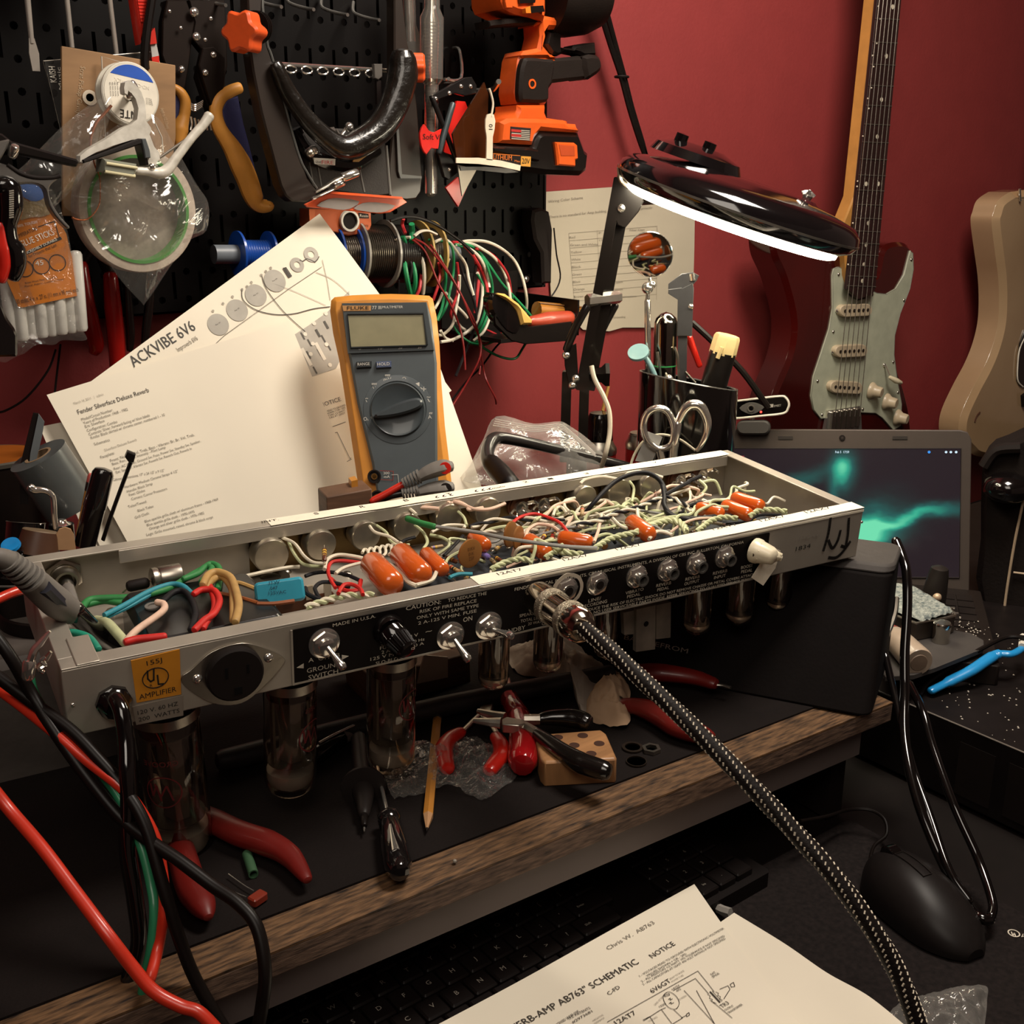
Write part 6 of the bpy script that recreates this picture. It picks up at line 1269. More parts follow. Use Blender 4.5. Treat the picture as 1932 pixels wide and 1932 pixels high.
b = B(BLKG);b.tube([dp(21,1033,.745),dp(14,1080,.75)],.0068,12);b.tube([dp(5,1048,.75),dp(40,1042,.75)],.007,10,flat=.5);b.build('black_pen',label='black pen body below the bright blue end',cat='pen')
TB('steel_hook_tool',Fc(80,950,.765),m_(L6,[(370,900),(420,930),(500,930),(580,950),(640,1010),(655,1120),(660,1250),(680,1400)]),[.003,.0026,.0022,.002,.002,.002,.002,.002],CHR,label='bent shiny steel hook tool in front of the duct tape roll',cat='tool')
stick('pen',(118,1030),(115,978),.008,[('barrel',PB,0,.8,.0092,.0086),('tip',CHR,.8,1,.007,.004)],'black pen with a bright clip tip under the duct tape','pen',.785,.78)
# ================================================================ IEC lead, zip bag, cans
bf2 = Fc(1060,850,1.04,0,25)
ZB = film('zip_bag',clear=.80,rough=.12,bscale=30,bstr=.8,white=.16)
bag('zip_bag',m_(G5,[(530,1490),(800,1540),(985,1525),(1060,1560),(1200,1660),(1330,1800),(1330,1932),(1000,1990),(600,2000),(280,1960),(340,1840),(430,1660)]),bf2,'clear zip-top bag of small parts lying behind the chassis',.014,ZB,12,None,.03)
b = B(M('zip_ridge','#d3cdc4',.4))
for k in range(4): b.fpx(bf2,m_(G5,[(520+k*-6,1510+k*15),(790,1560+k*13),(980,1548+k*13),(1070,1600+k*10),(1250,1760+k*8)]),.0005,.034,4,5)
b.build('zip_ridges',bpy.data.objects['zip_bag'])
g = T('power_lead',dp(950,905,.95),'thick black cable with a bent moulded plug arching over the clear zip bag','cable')
b = B(M('cable_jacket','#211e1d',.3,coat=.4));b.tpx([(955,905,.94),(935,890,.95),(922,870,.96),(920,850,.97),(928,832,.98),(945,826,.99),(1000,836,1.0),(1080,855,1.02),(1180,880,1.04),(1230,900,1.06)],[.0075,.0072,.0066,.0062,.0062,.0056,.0052,.0050,.0048,.0048],14,6);b.build('jacket',g)
b = B(BLK);b.tpx([(962,915,.935),(945,893,.945),(925,872,.955)],[.0092,.0090,.0078],14,4);b.build('moulded_plug',g)
def can(x,y,w,ytop,label,capc):
    d = 1.16;c = dp(x,y,d);r = w*d/FPX/2;base = V((c.x,c.y,.8516));top = dp(x,ytop,d).z;g = T('spray_can',base,label,'can');h = c.z-base.z
    b = B(M('can_label_red','#9a1f1f',.35,coat=.4,noise=(30,.3)));b.lathe(base,(0,0,1),[(0,r),(h*.92,r)],26);b.build('can_body',g)
    b = B(STL);b.lathe(base,(0,0,1),[(h*.92,r*1.03),(h*.96,r*1.03),(h,r*.86),(h+.006,r*.72)],26);b.build('shoulder',g)
    b = B(capc);b.lathe(base,(0,0,1),[(h+.004,r*.80),(top-base.z-.006,r*.72),(top-base.z,r*.55),(top-base.z,0)],26);b.build('spray_cap',g)
    b = B(M('can_print','#c9c0b4',.5));
    for k in range(3): b.lathe(base,(0,0,1),[(h*(.45+.14*k),r*1.01),(h*(.49+.14*k),r*1.01)],26)
    b.build('label_bands',g)
can(1130,836,66,775,'red and silver spray can with a black cap behind the zip bag',BLKG);can(1207,826,52,818,'small silver topped can between the lamp base and the scissors',STL)
b = B(M('straw_tan','#a5793a',.5));b.tube([dp(1137,775,1.17),dp(1148,728,1.17)],.0019,8);b.build('spray_straw',label='thin tan straw standing on the black spray cap',cat='straw')
b = B(M('white_cord','#c9bfa9',.5));b.tpx([(1116,690,1.0),(1122,715,1.0),(1140,750,1.0),(1150,780,1.0),(1150,820,1.0),(1142,858,1.0),(1135,880,1.02)],.0023,8);b.build('lamp_cable',label='thin white cord dropping from the lamp arm past the spray can',cat='cord')
b = B(M('white_cord')) if False else B(_mats['white_cord']);b.tpx([(1185,900,1.02),(1195,862,1.02),(1215,832,1.02),(1245,820,1.02),(1280,828,1.02),(1312,850,1.02)],.0013,7);b.build('thin_white_cord',label='very thin white cord looping behind the scissor handles',cat='cord')
# ================================================================ pen holder cup and its contents
cd_ = 1.06;ct = dp(1299,718,cd_);cb = V((ct.x,ct.y,.8516));rc = .0480
g = T('pen_holder',cb,'tall glossy black pen holder cup with a slanted rim behind the chassis','cup');b = B(BLKG);n = 44;vs = [];fs = []
hd = V((ct.x,ct.y,0)).normalized();tx = V((hd.y,-hd.x,0))
def rimz(a): return ct.z+.010*math.cos(a-math.radians(215))
rings = []
for k,(rr_,zf_) in enumerate(((rc,0),(rc,1),(rc-.002,1),(rc-.002,2))):
    row = []
    for i in range(n):
        a = 2*math.pi*i/n;x,y = cb.x+rr_*(tx.x*math.cos(a)+hd.x*math.sin(a)),cb.y+rr_*(tx.y*math.cos(a)+hd.y*math.sin(a))
        z = cb.z if zf_ == 0 else (rimz(a) if zf_ == 1 else cb.z+.004);row.append(len(vs));vs.append(V((x,y,z)))
    rings.append(row)
for A_,C_ in zip(rings,rings[1:]):
    for i in range(n): j = (i+1) % n;fs.append((A_[i],A_[j],C_[j],C_[i]))
fs.append(tuple(rings[0][::-1]));fs.append(tuple(rings[-1]));b.add(vs,fs);b.build('cup_shell',g)
b = B(BLK);dv = F(cb+V((0,0,0)),tx,(0,0,1));b.box(dv,-rc+.002,rc-.002,.004,ct.z-cb.z-.008,-.001,.001);b.build('divider',g)
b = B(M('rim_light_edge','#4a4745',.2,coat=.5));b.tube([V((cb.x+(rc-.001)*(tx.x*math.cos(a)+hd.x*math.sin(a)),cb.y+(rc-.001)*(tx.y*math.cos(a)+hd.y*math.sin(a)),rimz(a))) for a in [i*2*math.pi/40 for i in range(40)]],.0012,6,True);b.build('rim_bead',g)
T1 = lambda X,Y: (1100+X/3.864,400+Y/3.864)
cf = Fc(1290,620,1.06,0,0)
g = T('inspection_mirror',cf.W(1222,720),'round inspection mirror on a telescopic rod standing in the pen holder','mirror')
mo = cf.W(1226.5,480);mn = ((CAM-mo).normalized()+(V((.40,.62,1.0))-mo).normalized()).normalized();b = B(CHR);b.lathe(mo-mn*.003,mn,[(0,.0215),(.003,.0222),(.0036,.0215),(.003,.0213)],40);b.build('mirror_frame',g)
b = B(M('mirror_glass','#a8a29a',.02,1));b.lathe(mo+mn*.0002,mn,[(0,.0213),(.0002,.0213)],40);b.build('mirror_glass',g)
b = B(CHR);b.fpx(cf,m_(T1,[(485,480),(495,530)]),.0016,-.001,8,1);b.sph(cf.W(*T1(470,553)),.0058);b.sph(cf.W(*T1(500,530)),.0042);b.build('ball_joint',g)
b = B(CHR);b.fpx(cf,m_(T1,[(473,570),(470,650)]),[.0014,.0026],0,10,1);b.fpx(cf,m_(T1,[(470,650),(472,900),(473,1300)]),.0031,0,12,1);b.build('telescopic_rod',g)
g = T('cigar_tube',cf.W(1255,720),'round-ended steel tube standing beside the mirror in the pen holder','tube');A_ = cf.W(1252,745,-.006);Z_ = cf.W(1257,588,-.006);d = Z_-A_;b = B(M('mirror_steel','#8f8a82',.12,1));Ln = d.length;b.lathe(A_,d,[(0,.0115),(Ln-.011,.0115),(Ln-.006,.0098),(Ln-.002,.0055),(Ln,0)],26);b.build('tube_body',g)
b = B(M('green_band','#2f8a4c',.4));b.lathe(A_,d,[(Ln*.355,.0117),(Ln*.37,.0117)],26);b.build('green_band',g)
STG = M('caliper_steel','#6b6a6c',.35,.8);g = T('caliper',cf.W(1285,720),'grey steel vernier caliper standing jaws up in the pen holder','caliper')
S('beam',cf,m_(T1,[(690,1240),(690,600),(620,560),(622,525),(720,450),(800,440),(845,465),(830,500),(775,560),(765,640),(755,1240)]),-.0025,.001,STG,g,bv=.0004)
S('slider',cf,m_(T1,[(720,560),(800,520),(808,560),(795,905),(685,905),(690,640),(620,595),(622,565),(720,552)]),.001,.004,STG,g,bv=.0005);b = B(CHR);screw(b,cf.W(*T1(785,690),.004),cf.n,.0028);b.build('lock_screw',g)
b = B(CHR);b.fpx(cf,m_(T1,[(790,450),(795,500)]),.0035,.002,8,1,flat=.6);b.build('jaw_tip',g)
g = T('marker_pen',cf.W(1355,720),'thick black marker with a cream cap tilting right in the pen holder','marker');A_ = cf.W(1340,750,.0);Z_ = cf.W(1373,632,.0);d = (Z_-A_);Ln = d.length;b = B(M('marker_black','#15110f',.35,coat=.3));b.lathe(A_,d,[(0,.0130),(Ln*.73,.0130)],24);b.build('barrel',g)
b = B(M('cream_cap','#cdb684',.4,coat=.3));b.lathe(A_+d.normalized()*Ln*.70,d,[(0,.0134),(Ln*.26,.0128),(Ln*.30,.0115),(Ln*.30,0)],8);b.tube([cf.W(1362,655,.013),cf.W(1354,676,.013)],.0022,6);b.build('cap',g)
LB = M('pale_blue_plastic','#7fa3a8',.35,coat=.3);g = T('dental_mirror',cf.W(1235,720),'pale blue handled oval mirror leaning over the left rim of the pen holder','mirror')
o = cf.W(1205,667,.012);b = B(LB);nn = (-FWD*.75+UPV*.55+RT*-.25).normalized();b.lathe(o,nn,[(0,.0105),(.003,.0105),(.003,.0085),(.002,0)],24);b.build('mirror_head',g);TB('handle',cf,m_(T1,[(445,1050),(480,1100),(510,1160),(540,1230)]),[.0026,.0028,.0026,.0024],LB,g,c=.010)
TB('red_pen',cf,m_(T1,[(770,915),(800,990),(830,1070),(850,1120)]),[.004,.0034,.003,.003],REDP,label='small red pen tip beside the caliper in the pen holder',cat='pen',c=-.008)
for p,l in (([(668,985),(690,1060),(700,1230)],'thin steel pick standing between the steel tube and the caliper'),([(540,1020),(560,1110),(575,1220)],'thin dark tweezer leg just right of the pale blue handle'),([(745,1165),(800,1225),(820,1245)],'fine bright wire leaning on the divider right of the caliper')):
    TB('steel_pick',cf,m_(T1,p),.0013,STL,label=l,cat='pick',c=.004)
b = B(CHR);b.sph(cf.W(*T1(625,1218),.014),.0046);b.tube([cf.W(*T1(625,1218),.014),cf.W(*T1(632,1330),.010)],.0022,8);b.build('ball_end_pin',label='shiny ball-ended pin at the front rim of the pen holder',cat='pin')
b = B(BLK);b.tpx([(1305,608,1.14),(1340,640,1.14),(1400,700,1.14),(1450,770,1.14)],.0034,8);b.build('webcam_cable',label='black cable slanting behind the cup towards the webcam',cat='cable')
# scissors
sf = Fc(1275,810,1.0,0,6);g = T('scissors',sf.W(1265,870),'chrome scissors standing handles up in front of the pen holder','scissors')
TB('handle_ring',sf,m_(T1,[(470,1470),(540,1430),(610,1450),(655,1530),(665,1620),(640,1700),(570,1728),(500,1700),(455,1640),(440,1550)]),.0042,CHR,g,closed=True,n=4,seg=12,flat=.8)
TB('handle_ring',sf,m_(T1,[(690,1540),(740,1440),(800,1405),(860,1425),(905,1520),(900,1610),(860,1700),(830,1740)]),[.0030,.0045,.005,.0050,.0040,.0030,.0026,.002],CHR,g,n=5,seg=12)
TB('shank',sf,m_(T1,[(690,1540),(680,1600),(665,1680),(655,1800),(650,1900)]),[.004,.0044,.0044,.004,.004],CHR,g,n=4,seg=10);TB('shank',sf,m_(T1,[(560,1728),(570,1780),(600,1900)]),[.004,.0036,.004],CHR,g,n=4,seg=10)
S('paper_tag',Fc(1225,850,1.01),m_(T1,[(470,1600),(580,1640),(500,1830),(380,1815)]),-.0006,0,M('tag_white','#b3b1aa',.6),label='blank white tag strip behind the left scissor ring',cat='tag')
# ================================================================ wall paper with table
wf = Fw(WY-.004);g0 = [(1028,362),(1170,352),(1312,345),(1310,470),(1306,612),(1230,618),(1175,618),(1150,625),(1100,622),(1040,560)]
pw = S('wall_notice',wf,g0,-.0005,.0005,M('notice_paper','#b3a893',.85,noise=(4,.1),bump=(6,.6,.006)),label='printed wiring colour table sheet pinned on the red wall behind the lamp arm',cat='paper')
b = B(M('notice_ink','#7d7466',.85));C5 = .001
b.lab(wf,'Wiring Color Schema',(1034,383),(1100,375),5,C5);b.lab(wf,'There is no standard for Amp building.',(1036,412),(1145,400),5,C5);b.lab(wf,'correctly.',(1205,396),(1232,393),4,C5)
tl = lambda X,Y: (800+X/3.864,400+Y/3.864)
for k,s in enumerate(('Red','Green and White','Yellow','White','Black','Green','Blue','Orange','Brown')):
    y0 = 195+k*54;b.lab(wf,s,tl(1062+k*4,y0),tl(1062+k*4+18*len(s)*.75,y0-6),4.5,C5);b.line(wf,m_(tl,[(1055+k*4,y0-40),(1700,y0-40-52)]),.6,C5)
b.line(wf,m_(tl,[(1055,158),(1095,650)]),.6,C5);b.line(wf,m_(tl,[(1700,100),(1695,640)]),.6,C5);b.line(wf,m_(tl,[(1262,135),(1290,640)]),.6,C5);b.line(wf,m_(tl,[(1095,650),(1695,600)]),.6,C5)
for x,y,s in ((1275,160,'B+'),(1500,140,'Filter Caps'),(1275,215,'V AC'),(1400,520,'leads'),(1380,575,'cathode'),(1440,625,'connections'),(1300,700,'mounting'),(1380,775,'Grounding')): b.lab(wf,s,tl(x,y),tl(x+14*len(s)*.7,y-5),4,C5)
b.build('notice_print',pw)
# ================================================================ magnifier lamp
LC = dp(1391,388,1.0);rdl = ray(1392,392).normalized();ma = (RT*450-UPV*156);ma = (ma-rdl*ma.dot(rdl)).normalized();tilt = .045;LN = (ma.cross(rdl)*math.sqrt(1-tilt**2)*(1 if ma.cross(rdl).z > 0 else -1)-rdl*tilt).normalized()
LR = 238*1.0/FPX*1.0
g = T('magnifier_lamp',V((dp(1110,800,1.10).x,dp(1110,800,1.10).y,.8516)),'black round magnifier lamp on a jointed arm glowing white along its lower rim','lamp')
LG = M('lamp_black_gloss','#0e0b0c',.1,coat=.8)
b = B(LG);b.lathe(LC,LN,[(-.012,LR*.88),(-.007,LR*.97),(0,LR),(.007,LR*.985),(.014,LR*.92),(.019,LR*.72),(.022,LR*.55),(.024,LR*.46),(.024,0)],64);b.build('lamp_head',g)
b = B(M('lamp_rim_edge','#7d786f',.2,.6));b.lathe(LC,LN,[(-.0012,LR*1.004),(.0008,LR*1.004)],64);b.build('rim_trim',g)
LE = M('led_diffuser','#fff3d6',.5,emit=25)
b = B(LE);b.lathe(LC,LN,[(-.0115,LR*.80),(-.0115,LR*.875),(-.016,LR*.87),(-.0180,LR*.83),(-.0180,LR*.56),(-.0115,LR*.56)],64);b.build('led_ring',g)
b = B(M('lens_glass','#cfd4d0',.05,trans=.9,ior=1.4));b.lathe(LC,LN,[(-.016,LR*.54),(-.012,LR*.54),(-.010,0)],40);b.build('magnifier_lens',g)
# lid and knobs on top of the head
side = ma;up2 = LN
lid = LC-ma*.050+LN*.024;b = B(LG);b.lathe(lid,LN,[(0,.044),(.008,.040),(.014,.022),(.015,0)],36);b.build('hinged_lid',g)
for x,y,h in ((1277,272,26),(1329,288,24)):
    p = dp(x,y+10,.985);b = B(BLKG);b.lathe(p-LN*.004,LN+RT*.05,[(0,.0075),(.003,.0075),(.003,.0062),(.018,.0058),(.019,0)],14);b.build('lid_knob',g)
p = dp(1513,396,.985)+LN*.006;b = B(M('lamp_maroon','#3a1216',.15,coat=.6));b.lathe(p-LN*.008,LN,[(0,.017),(.006,.0155),(.011,.009),(.012,0)],24);b.build('pivot_dome',g);b = B(CHR);b.lathe(p+LN*.003,LN,[(0,.004),(.004,.005),(.005,.0025),(.009,.0022)],10);b.tube([p+LN*.008-ma*.006,p+LN*.011,p+LN*.008+ma*.006],.0018,6);b.build('wing_nut',g)
# arm
AF = Fc(1120,600,1.06,0,0);AB = M('arm_black','#16110f',.3,.2,coat=.3)
for k,(pp0,pp1,c) in enumerate((((1168,335),(1095,735),.004),((1186,345),(1113,735),-.012))):
    a0,a1 = AF.W(*pp0,c),AF.W(*pp1,c);d = (a1-a0).normalized();xx = AF.n.cross(d);ff = F(a0,d,xx);b = B(AB);b.box(ff,0,(a1-a0).length,-.0048,.0048,-.005,.005,.001);b.build('upper_arm',g)
for X0,X1,Xb in ((1100,1090,0),(1122,1118,0)):
    b = B(AB);a0,a1 = AF.W(X1-20+(X1-1090)*.2,700,-.004),AF.W(X1-25+(X1-1090)*.2,870,-.004);b.box(F(a1,(a0-a1),AF.n.cross(a0-a1)),0,(a0-a1).length,-.0048,.0048,-.005,.005,.001);b.build('lower_arm',g)
S('joint_bracket',AF,m_(G5,[(1020,1000),(1050,985),(1110,960),(1125,1200),(1110,1290),(1060,1280),(1025,1120)]),.006,.009,AB,g,bv=.0006)
TB('spring_rod',AF,m_(G5,[(1190,690),(1110,830),(1040,1000)]),.0042,AB,g,c=.008,n=2);TB('spring_rod',AF,m_(G5,[(1395,680),(1330,800),(1250,960)]),.0038,AB,g,c=-.014,n=2)
b = B(CHR);a0,a1 = AF.W(*G5(1190,645),.012),AF.W(*G5(1425,618),-.006);b.lathe(a0,a1-a0,[(0,.0062),((a1-a0).length,.0062)],6);b.build('hex_spacer',g)
for p in [AF.W(*G5(X,Y),.009) for X,Y in ((1035,1045),(1105,1215),(1080,1265))]+[AF.W(1172,393,.009)]: b = B(CHR);screw(b,p,AF.n,.004);b.build('arm_screw',g)
b = B(BLK);kp = AF.W(*G5(1290,1190),-.004);b.lathe(kp-RT*.012,RT,[(0,.006),(.012,.008),(.016,.012),(.020,.012)],5);b.build('clamp_knob',g)
S('head_bracket',AF,[(1165,330),(1200,345),(1215,380),(1205,400),(1180,430),(1165,425),(1155,400)],-.008,.008,AB,g,bv=.001)
b = B(AB);p0 = dp(1195,375,1.04);b.tube([p0,dp(1240,372,1.02),LC-ma*LR*.6+LN*.002],[.007,.007,.010],10);b.build('yoke',g)
b = B(BLK);p = V((dp(1110,860,1.10).x,dp(1110,860,1.10).y,0));b.lathe(V((AF.W(1088,860).x,AF.W(1088,860).y,.8516)),(0,0,1),[(0,.045),(.012,.045),(.016,.03),(.05,.011),(.14,.010)],30);b.build('clamp_base',g)
b = B(STL);b.tpx([(1168,315,.985),(1172,340,.99),(1185,352,1.0),(1196,356,1.0)],.0022,6);b.build('rim_wire',g)
# ================================================================ black case under the right end of the chassis
c1 = atz(1612,1350,.8516);pL = atz(1150,1262,.8516);du = (c1-pL).normalized();dv_ = V((0,0,1)).cross(du)
kf = F(c1,du,dv_);CT = 1.25-.2925
BX = M('case_black','#0d0807',.8,spec=.3,bump=(300,.2));g = T('black_case',c1+du*-.15+dv_*.06,'black rectangular case with faint grey lettering under the right end of the amplifier','case')
CHt = CT-.8516
def slab(z0,z1,s0,s1,x0,x1,y1,r_=.010):
    """slanted-front slab of the case between two heights"""
    a_ = rrect(x0,s0,x1,y1,r_,4);c_ = rrect(x0,s1,x1,y1,r_,4);n_ = len(a_)
    b.add([kf.P(p[0],p[1],z0) for p in a_]+[kf.P(p[0],p[1],z1) for p in c_],[tuple(range(n_))[::-1],tuple(range(n_,2*n_))]+[(i_,(i_+1) % n_,n_+(i_+1) % n_,n_+i_) for i_ in range(n_)])
b = B(BX);slab(0,CHt-.008,0,.058,-.285,.012,.125);b.build('case_body',g,bev=.002)
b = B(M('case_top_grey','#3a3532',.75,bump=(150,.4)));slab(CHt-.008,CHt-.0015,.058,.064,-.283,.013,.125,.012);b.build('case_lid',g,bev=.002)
ff = F(c1-dv_*.0006,du,V((0,0,CHt-.008))+dv_*.058);b = B(M('case_print','#94887e',.7));b.lab(ff,'BATTLEFROM',(1177,1206),(1297,1233),9,.0004);b.build('case_lettering',g)
# steel edge strip and black cables falling over the shelf end
b = B(M('dull_steel_strip','#8d867b',.3,.9));b.tpx([(1692,1128,.93),(1688,1160,.925),(1673,1200,.92)],.0022,6,flat=2);b.build('metal_strip',label='narrow bright metal strip on the right side of the black case',cat='strip')
for P,r,l in (([(1690,1020,.93),(1702,1050,.92),(1710,1080,.91),(1712,1140,.90),(1707,1230,.89),(1707,1300,.88),(1706,1380,.86),(1716,1450,.84),(1738,1530,.82),(1775,1620,.80),(1822,1705,.78),(1850,1732,.765),(1868,1735,.765)],.0040,'thick glossy black cable dropping in front of the sponge tin to the mouse'),
                ([(1670,1235,.90),(1690,1320,.88),(1720,1440,.85),(1755,1540,.82),(1790,1640,.79),(1830,1700,.775)],.0030,'black cable just left of the thick cable below the black case'),
                ([(1715,1290,.90),(1740,1340,.87),(1760,1410,.85),(1800,1520,.82),(1845,1620,.80),(1872,1700,.775),(1870,1730,.765)],.0034,'black cable crossing behind the thick one and looping by the mouse')):
    b = B(BLKG);b.tpx(P,r,10,6);b.build('cable',label=l,cat='cable',group='black cables falling beside the shelf')
b = B(BLK);b.tpx([(1735,1312,.965),(1755,1285,.98),(1800,1255,.99),(1850,1225,1.0),(1900,1202,1.01),(1945,1205,1.0)],.0022,8);b.build('thin_cable',label='thin black cable curving behind the blue toothbrush',cat='cable')
# ================================================================ black box with its crumbs, laptop
eA = atz(1740,1340,BZ);eB = atz(1932,1440,BZ);eu = (eB-eA).normalized();nb = V((0,0,1)).cross(eu)
BB = F(eA,eu,nb)     # u along the near edge (towards the viewer), v away to the right
BKB = M('box_black','#15100f',.5,noise=(40,.3),bump=(60,.15))
g = T('black_equipment_box',V((1.1,.45,MZ)),'wide flat black equipment box with crumbs on top holding the laptop and tip cleaning tray','box')
b = B(BKB);b.box(Fz(0),.795,1.75,.02,.80,MZ+.004,BZ);b.build('box_shell',g,bev=.0015)
b = B(BLKM)
for k in range(9): b.box(F((.7948,0,0),(0,1,0),(0,0,1)),.05+k*.044,.082+k*.044,MZ+.012,BZ-.014,-.0002,.0012)
b.build('side_vents',g)
b = B(M('box_edge_line','#8e857c',.3,.4));b.tube([(.7955,.02,BZ-.0004),(.7955,.50,BZ-.0004)],.0007,6);b.build('front_edge',g)
b = B(M('crumbs','#b9b0a3',.4));r = random.Random(2)
for i in range(150):
    if i < 80: x,y = r.gauss(1805,45),r.gauss(1192,16)+0;y = 1178+(x-1805)*.32+r.gauss(0,9)
    else: x,y = r.uniform(1765,1930),r.uniform(1240,1420)
    p = atz(x,y,(BZ+.0222 if i < 80 else BZ+.0004))
    if p.x < .80: continue
    b.sph(p,r.uniform(.0004,.0011),5,sq=.6)
b.build('crumbs',label='white crumbs and solder specks scattered on the black box beside the tray',cat='crumbs',kind='stuff')
# laptop
TZ = BZ+.0215
lf = Fc(1590,970,1.21,0,0);lf = F(dp(1590,970,1.192),lf.u,(V((0,0,1))*math.cos(.12)+V((FWD.x,FWD.y,0)).normalized()*math.sin(.12)))
g = T('laptop',V((lf.o.x,lf.o.y,BZ)),'open grey laptop showing green aurora wallpaper on its screen','laptop')
LGY = M('laptop_grey','#453c36',.5,noise=(90,.05))
lp = [(1350,830),(1356,815),(1370,810),(1812,812),(1826,816),(1833,830),(1828,1128),(1350,1124)]
S('lid_bezel',lf,lp,-.006,0,LGY,g,bv=.0008)
WAL = bpy.data.materials.new('aurora_screen');WAL.use_nodes = True
def aurora():
    nt = WAL.node_tree;N = nt.nodes;L_ = nt.links;p = N['Principled BSDF'];p.inputs['Base Color'].default_value = (.01,.01,.012,1);p.inputs['Roughness'].default_value = .18
    tc = N.new('ShaderNodeTexCoord');sx = N.new('ShaderNodeSeparateXYZ');L_.new(tc.outputs['UV'],sx.inputs[0])
    nz = N.new('ShaderNodeTexNoise');nz.inputs['Scale'].default_value = 3.2;nz.inputs['Detail'].default_value = 4;L_.new(tc.outputs['UV'],nz.inputs['Vector'])
    def mth(op,a,b_=None,c_=None):
        m = N.new('ShaderNodeMath');m.operation = op
        for i,q in enumerate((a,b_,c_)):
            if q is None: continue
            if isinstance(q,(int,float)): m.inputs[i].default_value = q
            else: L_.new(q,m.inputs[i])
        return m.outputs[0]
    U_,V_ = sx.outputs[0],sx.outputs[1];nzv = mth('MULTIPLY',mth('SUBTRACT',nz.outputs[0],.5),.30)
    def blob(cu,cv,su,sv,ang=0):
        du_ = mth('SUBTRACT',U_,cu);dv2 = mth('ADD',mth('SUBTRACT',V_,cv),nzv);ca,sa = math.cos(ang),math.sin(ang)
        a_ = mth('DIVIDE',mth('ADD',mth('MULTIPLY',du_,ca),mth('MULTIPLY',dv2,sa)),su);b2 = mth('DIVIDE',mth('SUBTRACT',mth('MULTIPLY',dv2,ca),mth('MULTIPLY',du_,sa)),sv)
        return mth('EXPONENT',mth('MULTIPLY',mth('ADD',mth('MULTIPLY',a_,a_),mth('MULTIPLY',b2,b2)),-1))
    s = None
    for q,w in (((.50,.86,.045,.13),.9),((.60,.40,.10,.16,-.5),1.1),((.80,.48,.20,.05,.30),.7),((.55,.28,.16,.06,.35),.7),((.33,.78,.04,.14,-.9),.25),((.46,.62,.02,.18),.3)):
        v = mth('MULTIPLY',blob(*q),w);s = v if s is None else mth('ADD',s,v)
    cr_ = N.new('ShaderNodeValToRGB');L_.new(s,cr_.inputs[0]);e = cr_.color_ramp;e.elements[0].color = (.016,.009,.012,1);e.elements[1].position = 1;e.elements[1].color = (.16,.72,.42,1)
    k = e.elements.new(.35);k.color = (.015,.10,.09,1);k = e.elements.new(.7);k.color = (.03,.38,.25,1)
    L_.new(cr_.outputs[0],p.inputs['Emission Color']);p.inputs['Emission Strength'].default_value = 1.0
aurora()
sp = [(1381,846),(1813,846),(1810,1090),(1381,1088)];q = [lf.loc(x,y,.0004) for x,y in sp]
b = B(WAL);b.add([lf.P(x,y,.0006) for x,y in q],[(3,2,1,0)]);so = b.build('screen',g,flat=True)
uv = so.data.uv_layers.new(name='UVMap');co = {0: (0,1),1: (1,1),2: (1,0),3: (0,0)}
for l in so.data.loops: uv.data[l.index].uv = co[l.vertex_index]
b = B(M('bezel_edge_dark','#241d1a',.5));b.tube([lf.P(x,y,.0005) for x,y in q],.0007,6,True);b.build('screen_edge',g)
UI = M('screen_text','#a9c3d8',.5,emit=.7)
b = B(UI);b.lab(lf,'Feb 5  17:59',(1576,855),(1602,855),4.5,.0012)
for x in (1785,1794,1804): b.lathe(lf.W(x,853,.0012),lf.n,[(0,.0014),(.0001,.0014)],6)
b.lathe(lf.W(1688,1074,.0012),lf.n,[(0,.0033),(.0001,.0033)],16);b.m(BLKM);b.lathe(lf.W(1688,1074,.0014),lf.n,[(0,.0014),(.0001,.0014)],10);b.m(M('screen_blue','#2f78c9',.5,emit=.7));b.lathe(lf.W(1753,853,.0012),lf.n,[(0,.0015),(.0001,.0015)],10)
b.m(M('screen_red','#7d1f33',.5,emit=.5));b.pp(lf,[(1383,860),(1404,860),(1404,870),(1383,870)],.0008,.0012);b.build('screen_icons',so)
b = B(BLKM);b.lathe(lf.W(1589,826,.0004),lf.n,[(0,.0032),(.0008,.003),(.0008,0)],18);b.m(M('lens_dot','#3a3330',.2));b.lathe(lf.W(1589,826,.0012),lf.n,[(0,.0012),(.0002,.0012)],10);b.build('webcam_lens',g)
for x in (1482,1698): b = B(M('bumper_dark','#2a2420',.6));b.pp(lf,rrect(0,0,1,1,.2) and [(x-14,823),(x+14,823),(x+14,829),(x-14,829)],0,.0008);b.build('rubber_bumper',g)
hb = F(V((lf.W(1590,1126).x,lf.W(1590,1126).y,BZ)),lf.u,(V((FWD.x,FWD.y,0))))
x0 = -.145;x1 = .140
b = B(M('laptop_base_dark','#1d1714',.5));b.box(hb,x0,x1,-.195,.004,0,.0195,.002);b.build('base',g,bev=.001)
b = B(BLKM)
for i in range(5):
    for j in range(14): b.box(hb,x0+.022+j*.0182,x0+.038+j*.0182,-.034-i*.019,-.018-i*.019,.0195,.0208)
b.build('keyboard_keys',g)
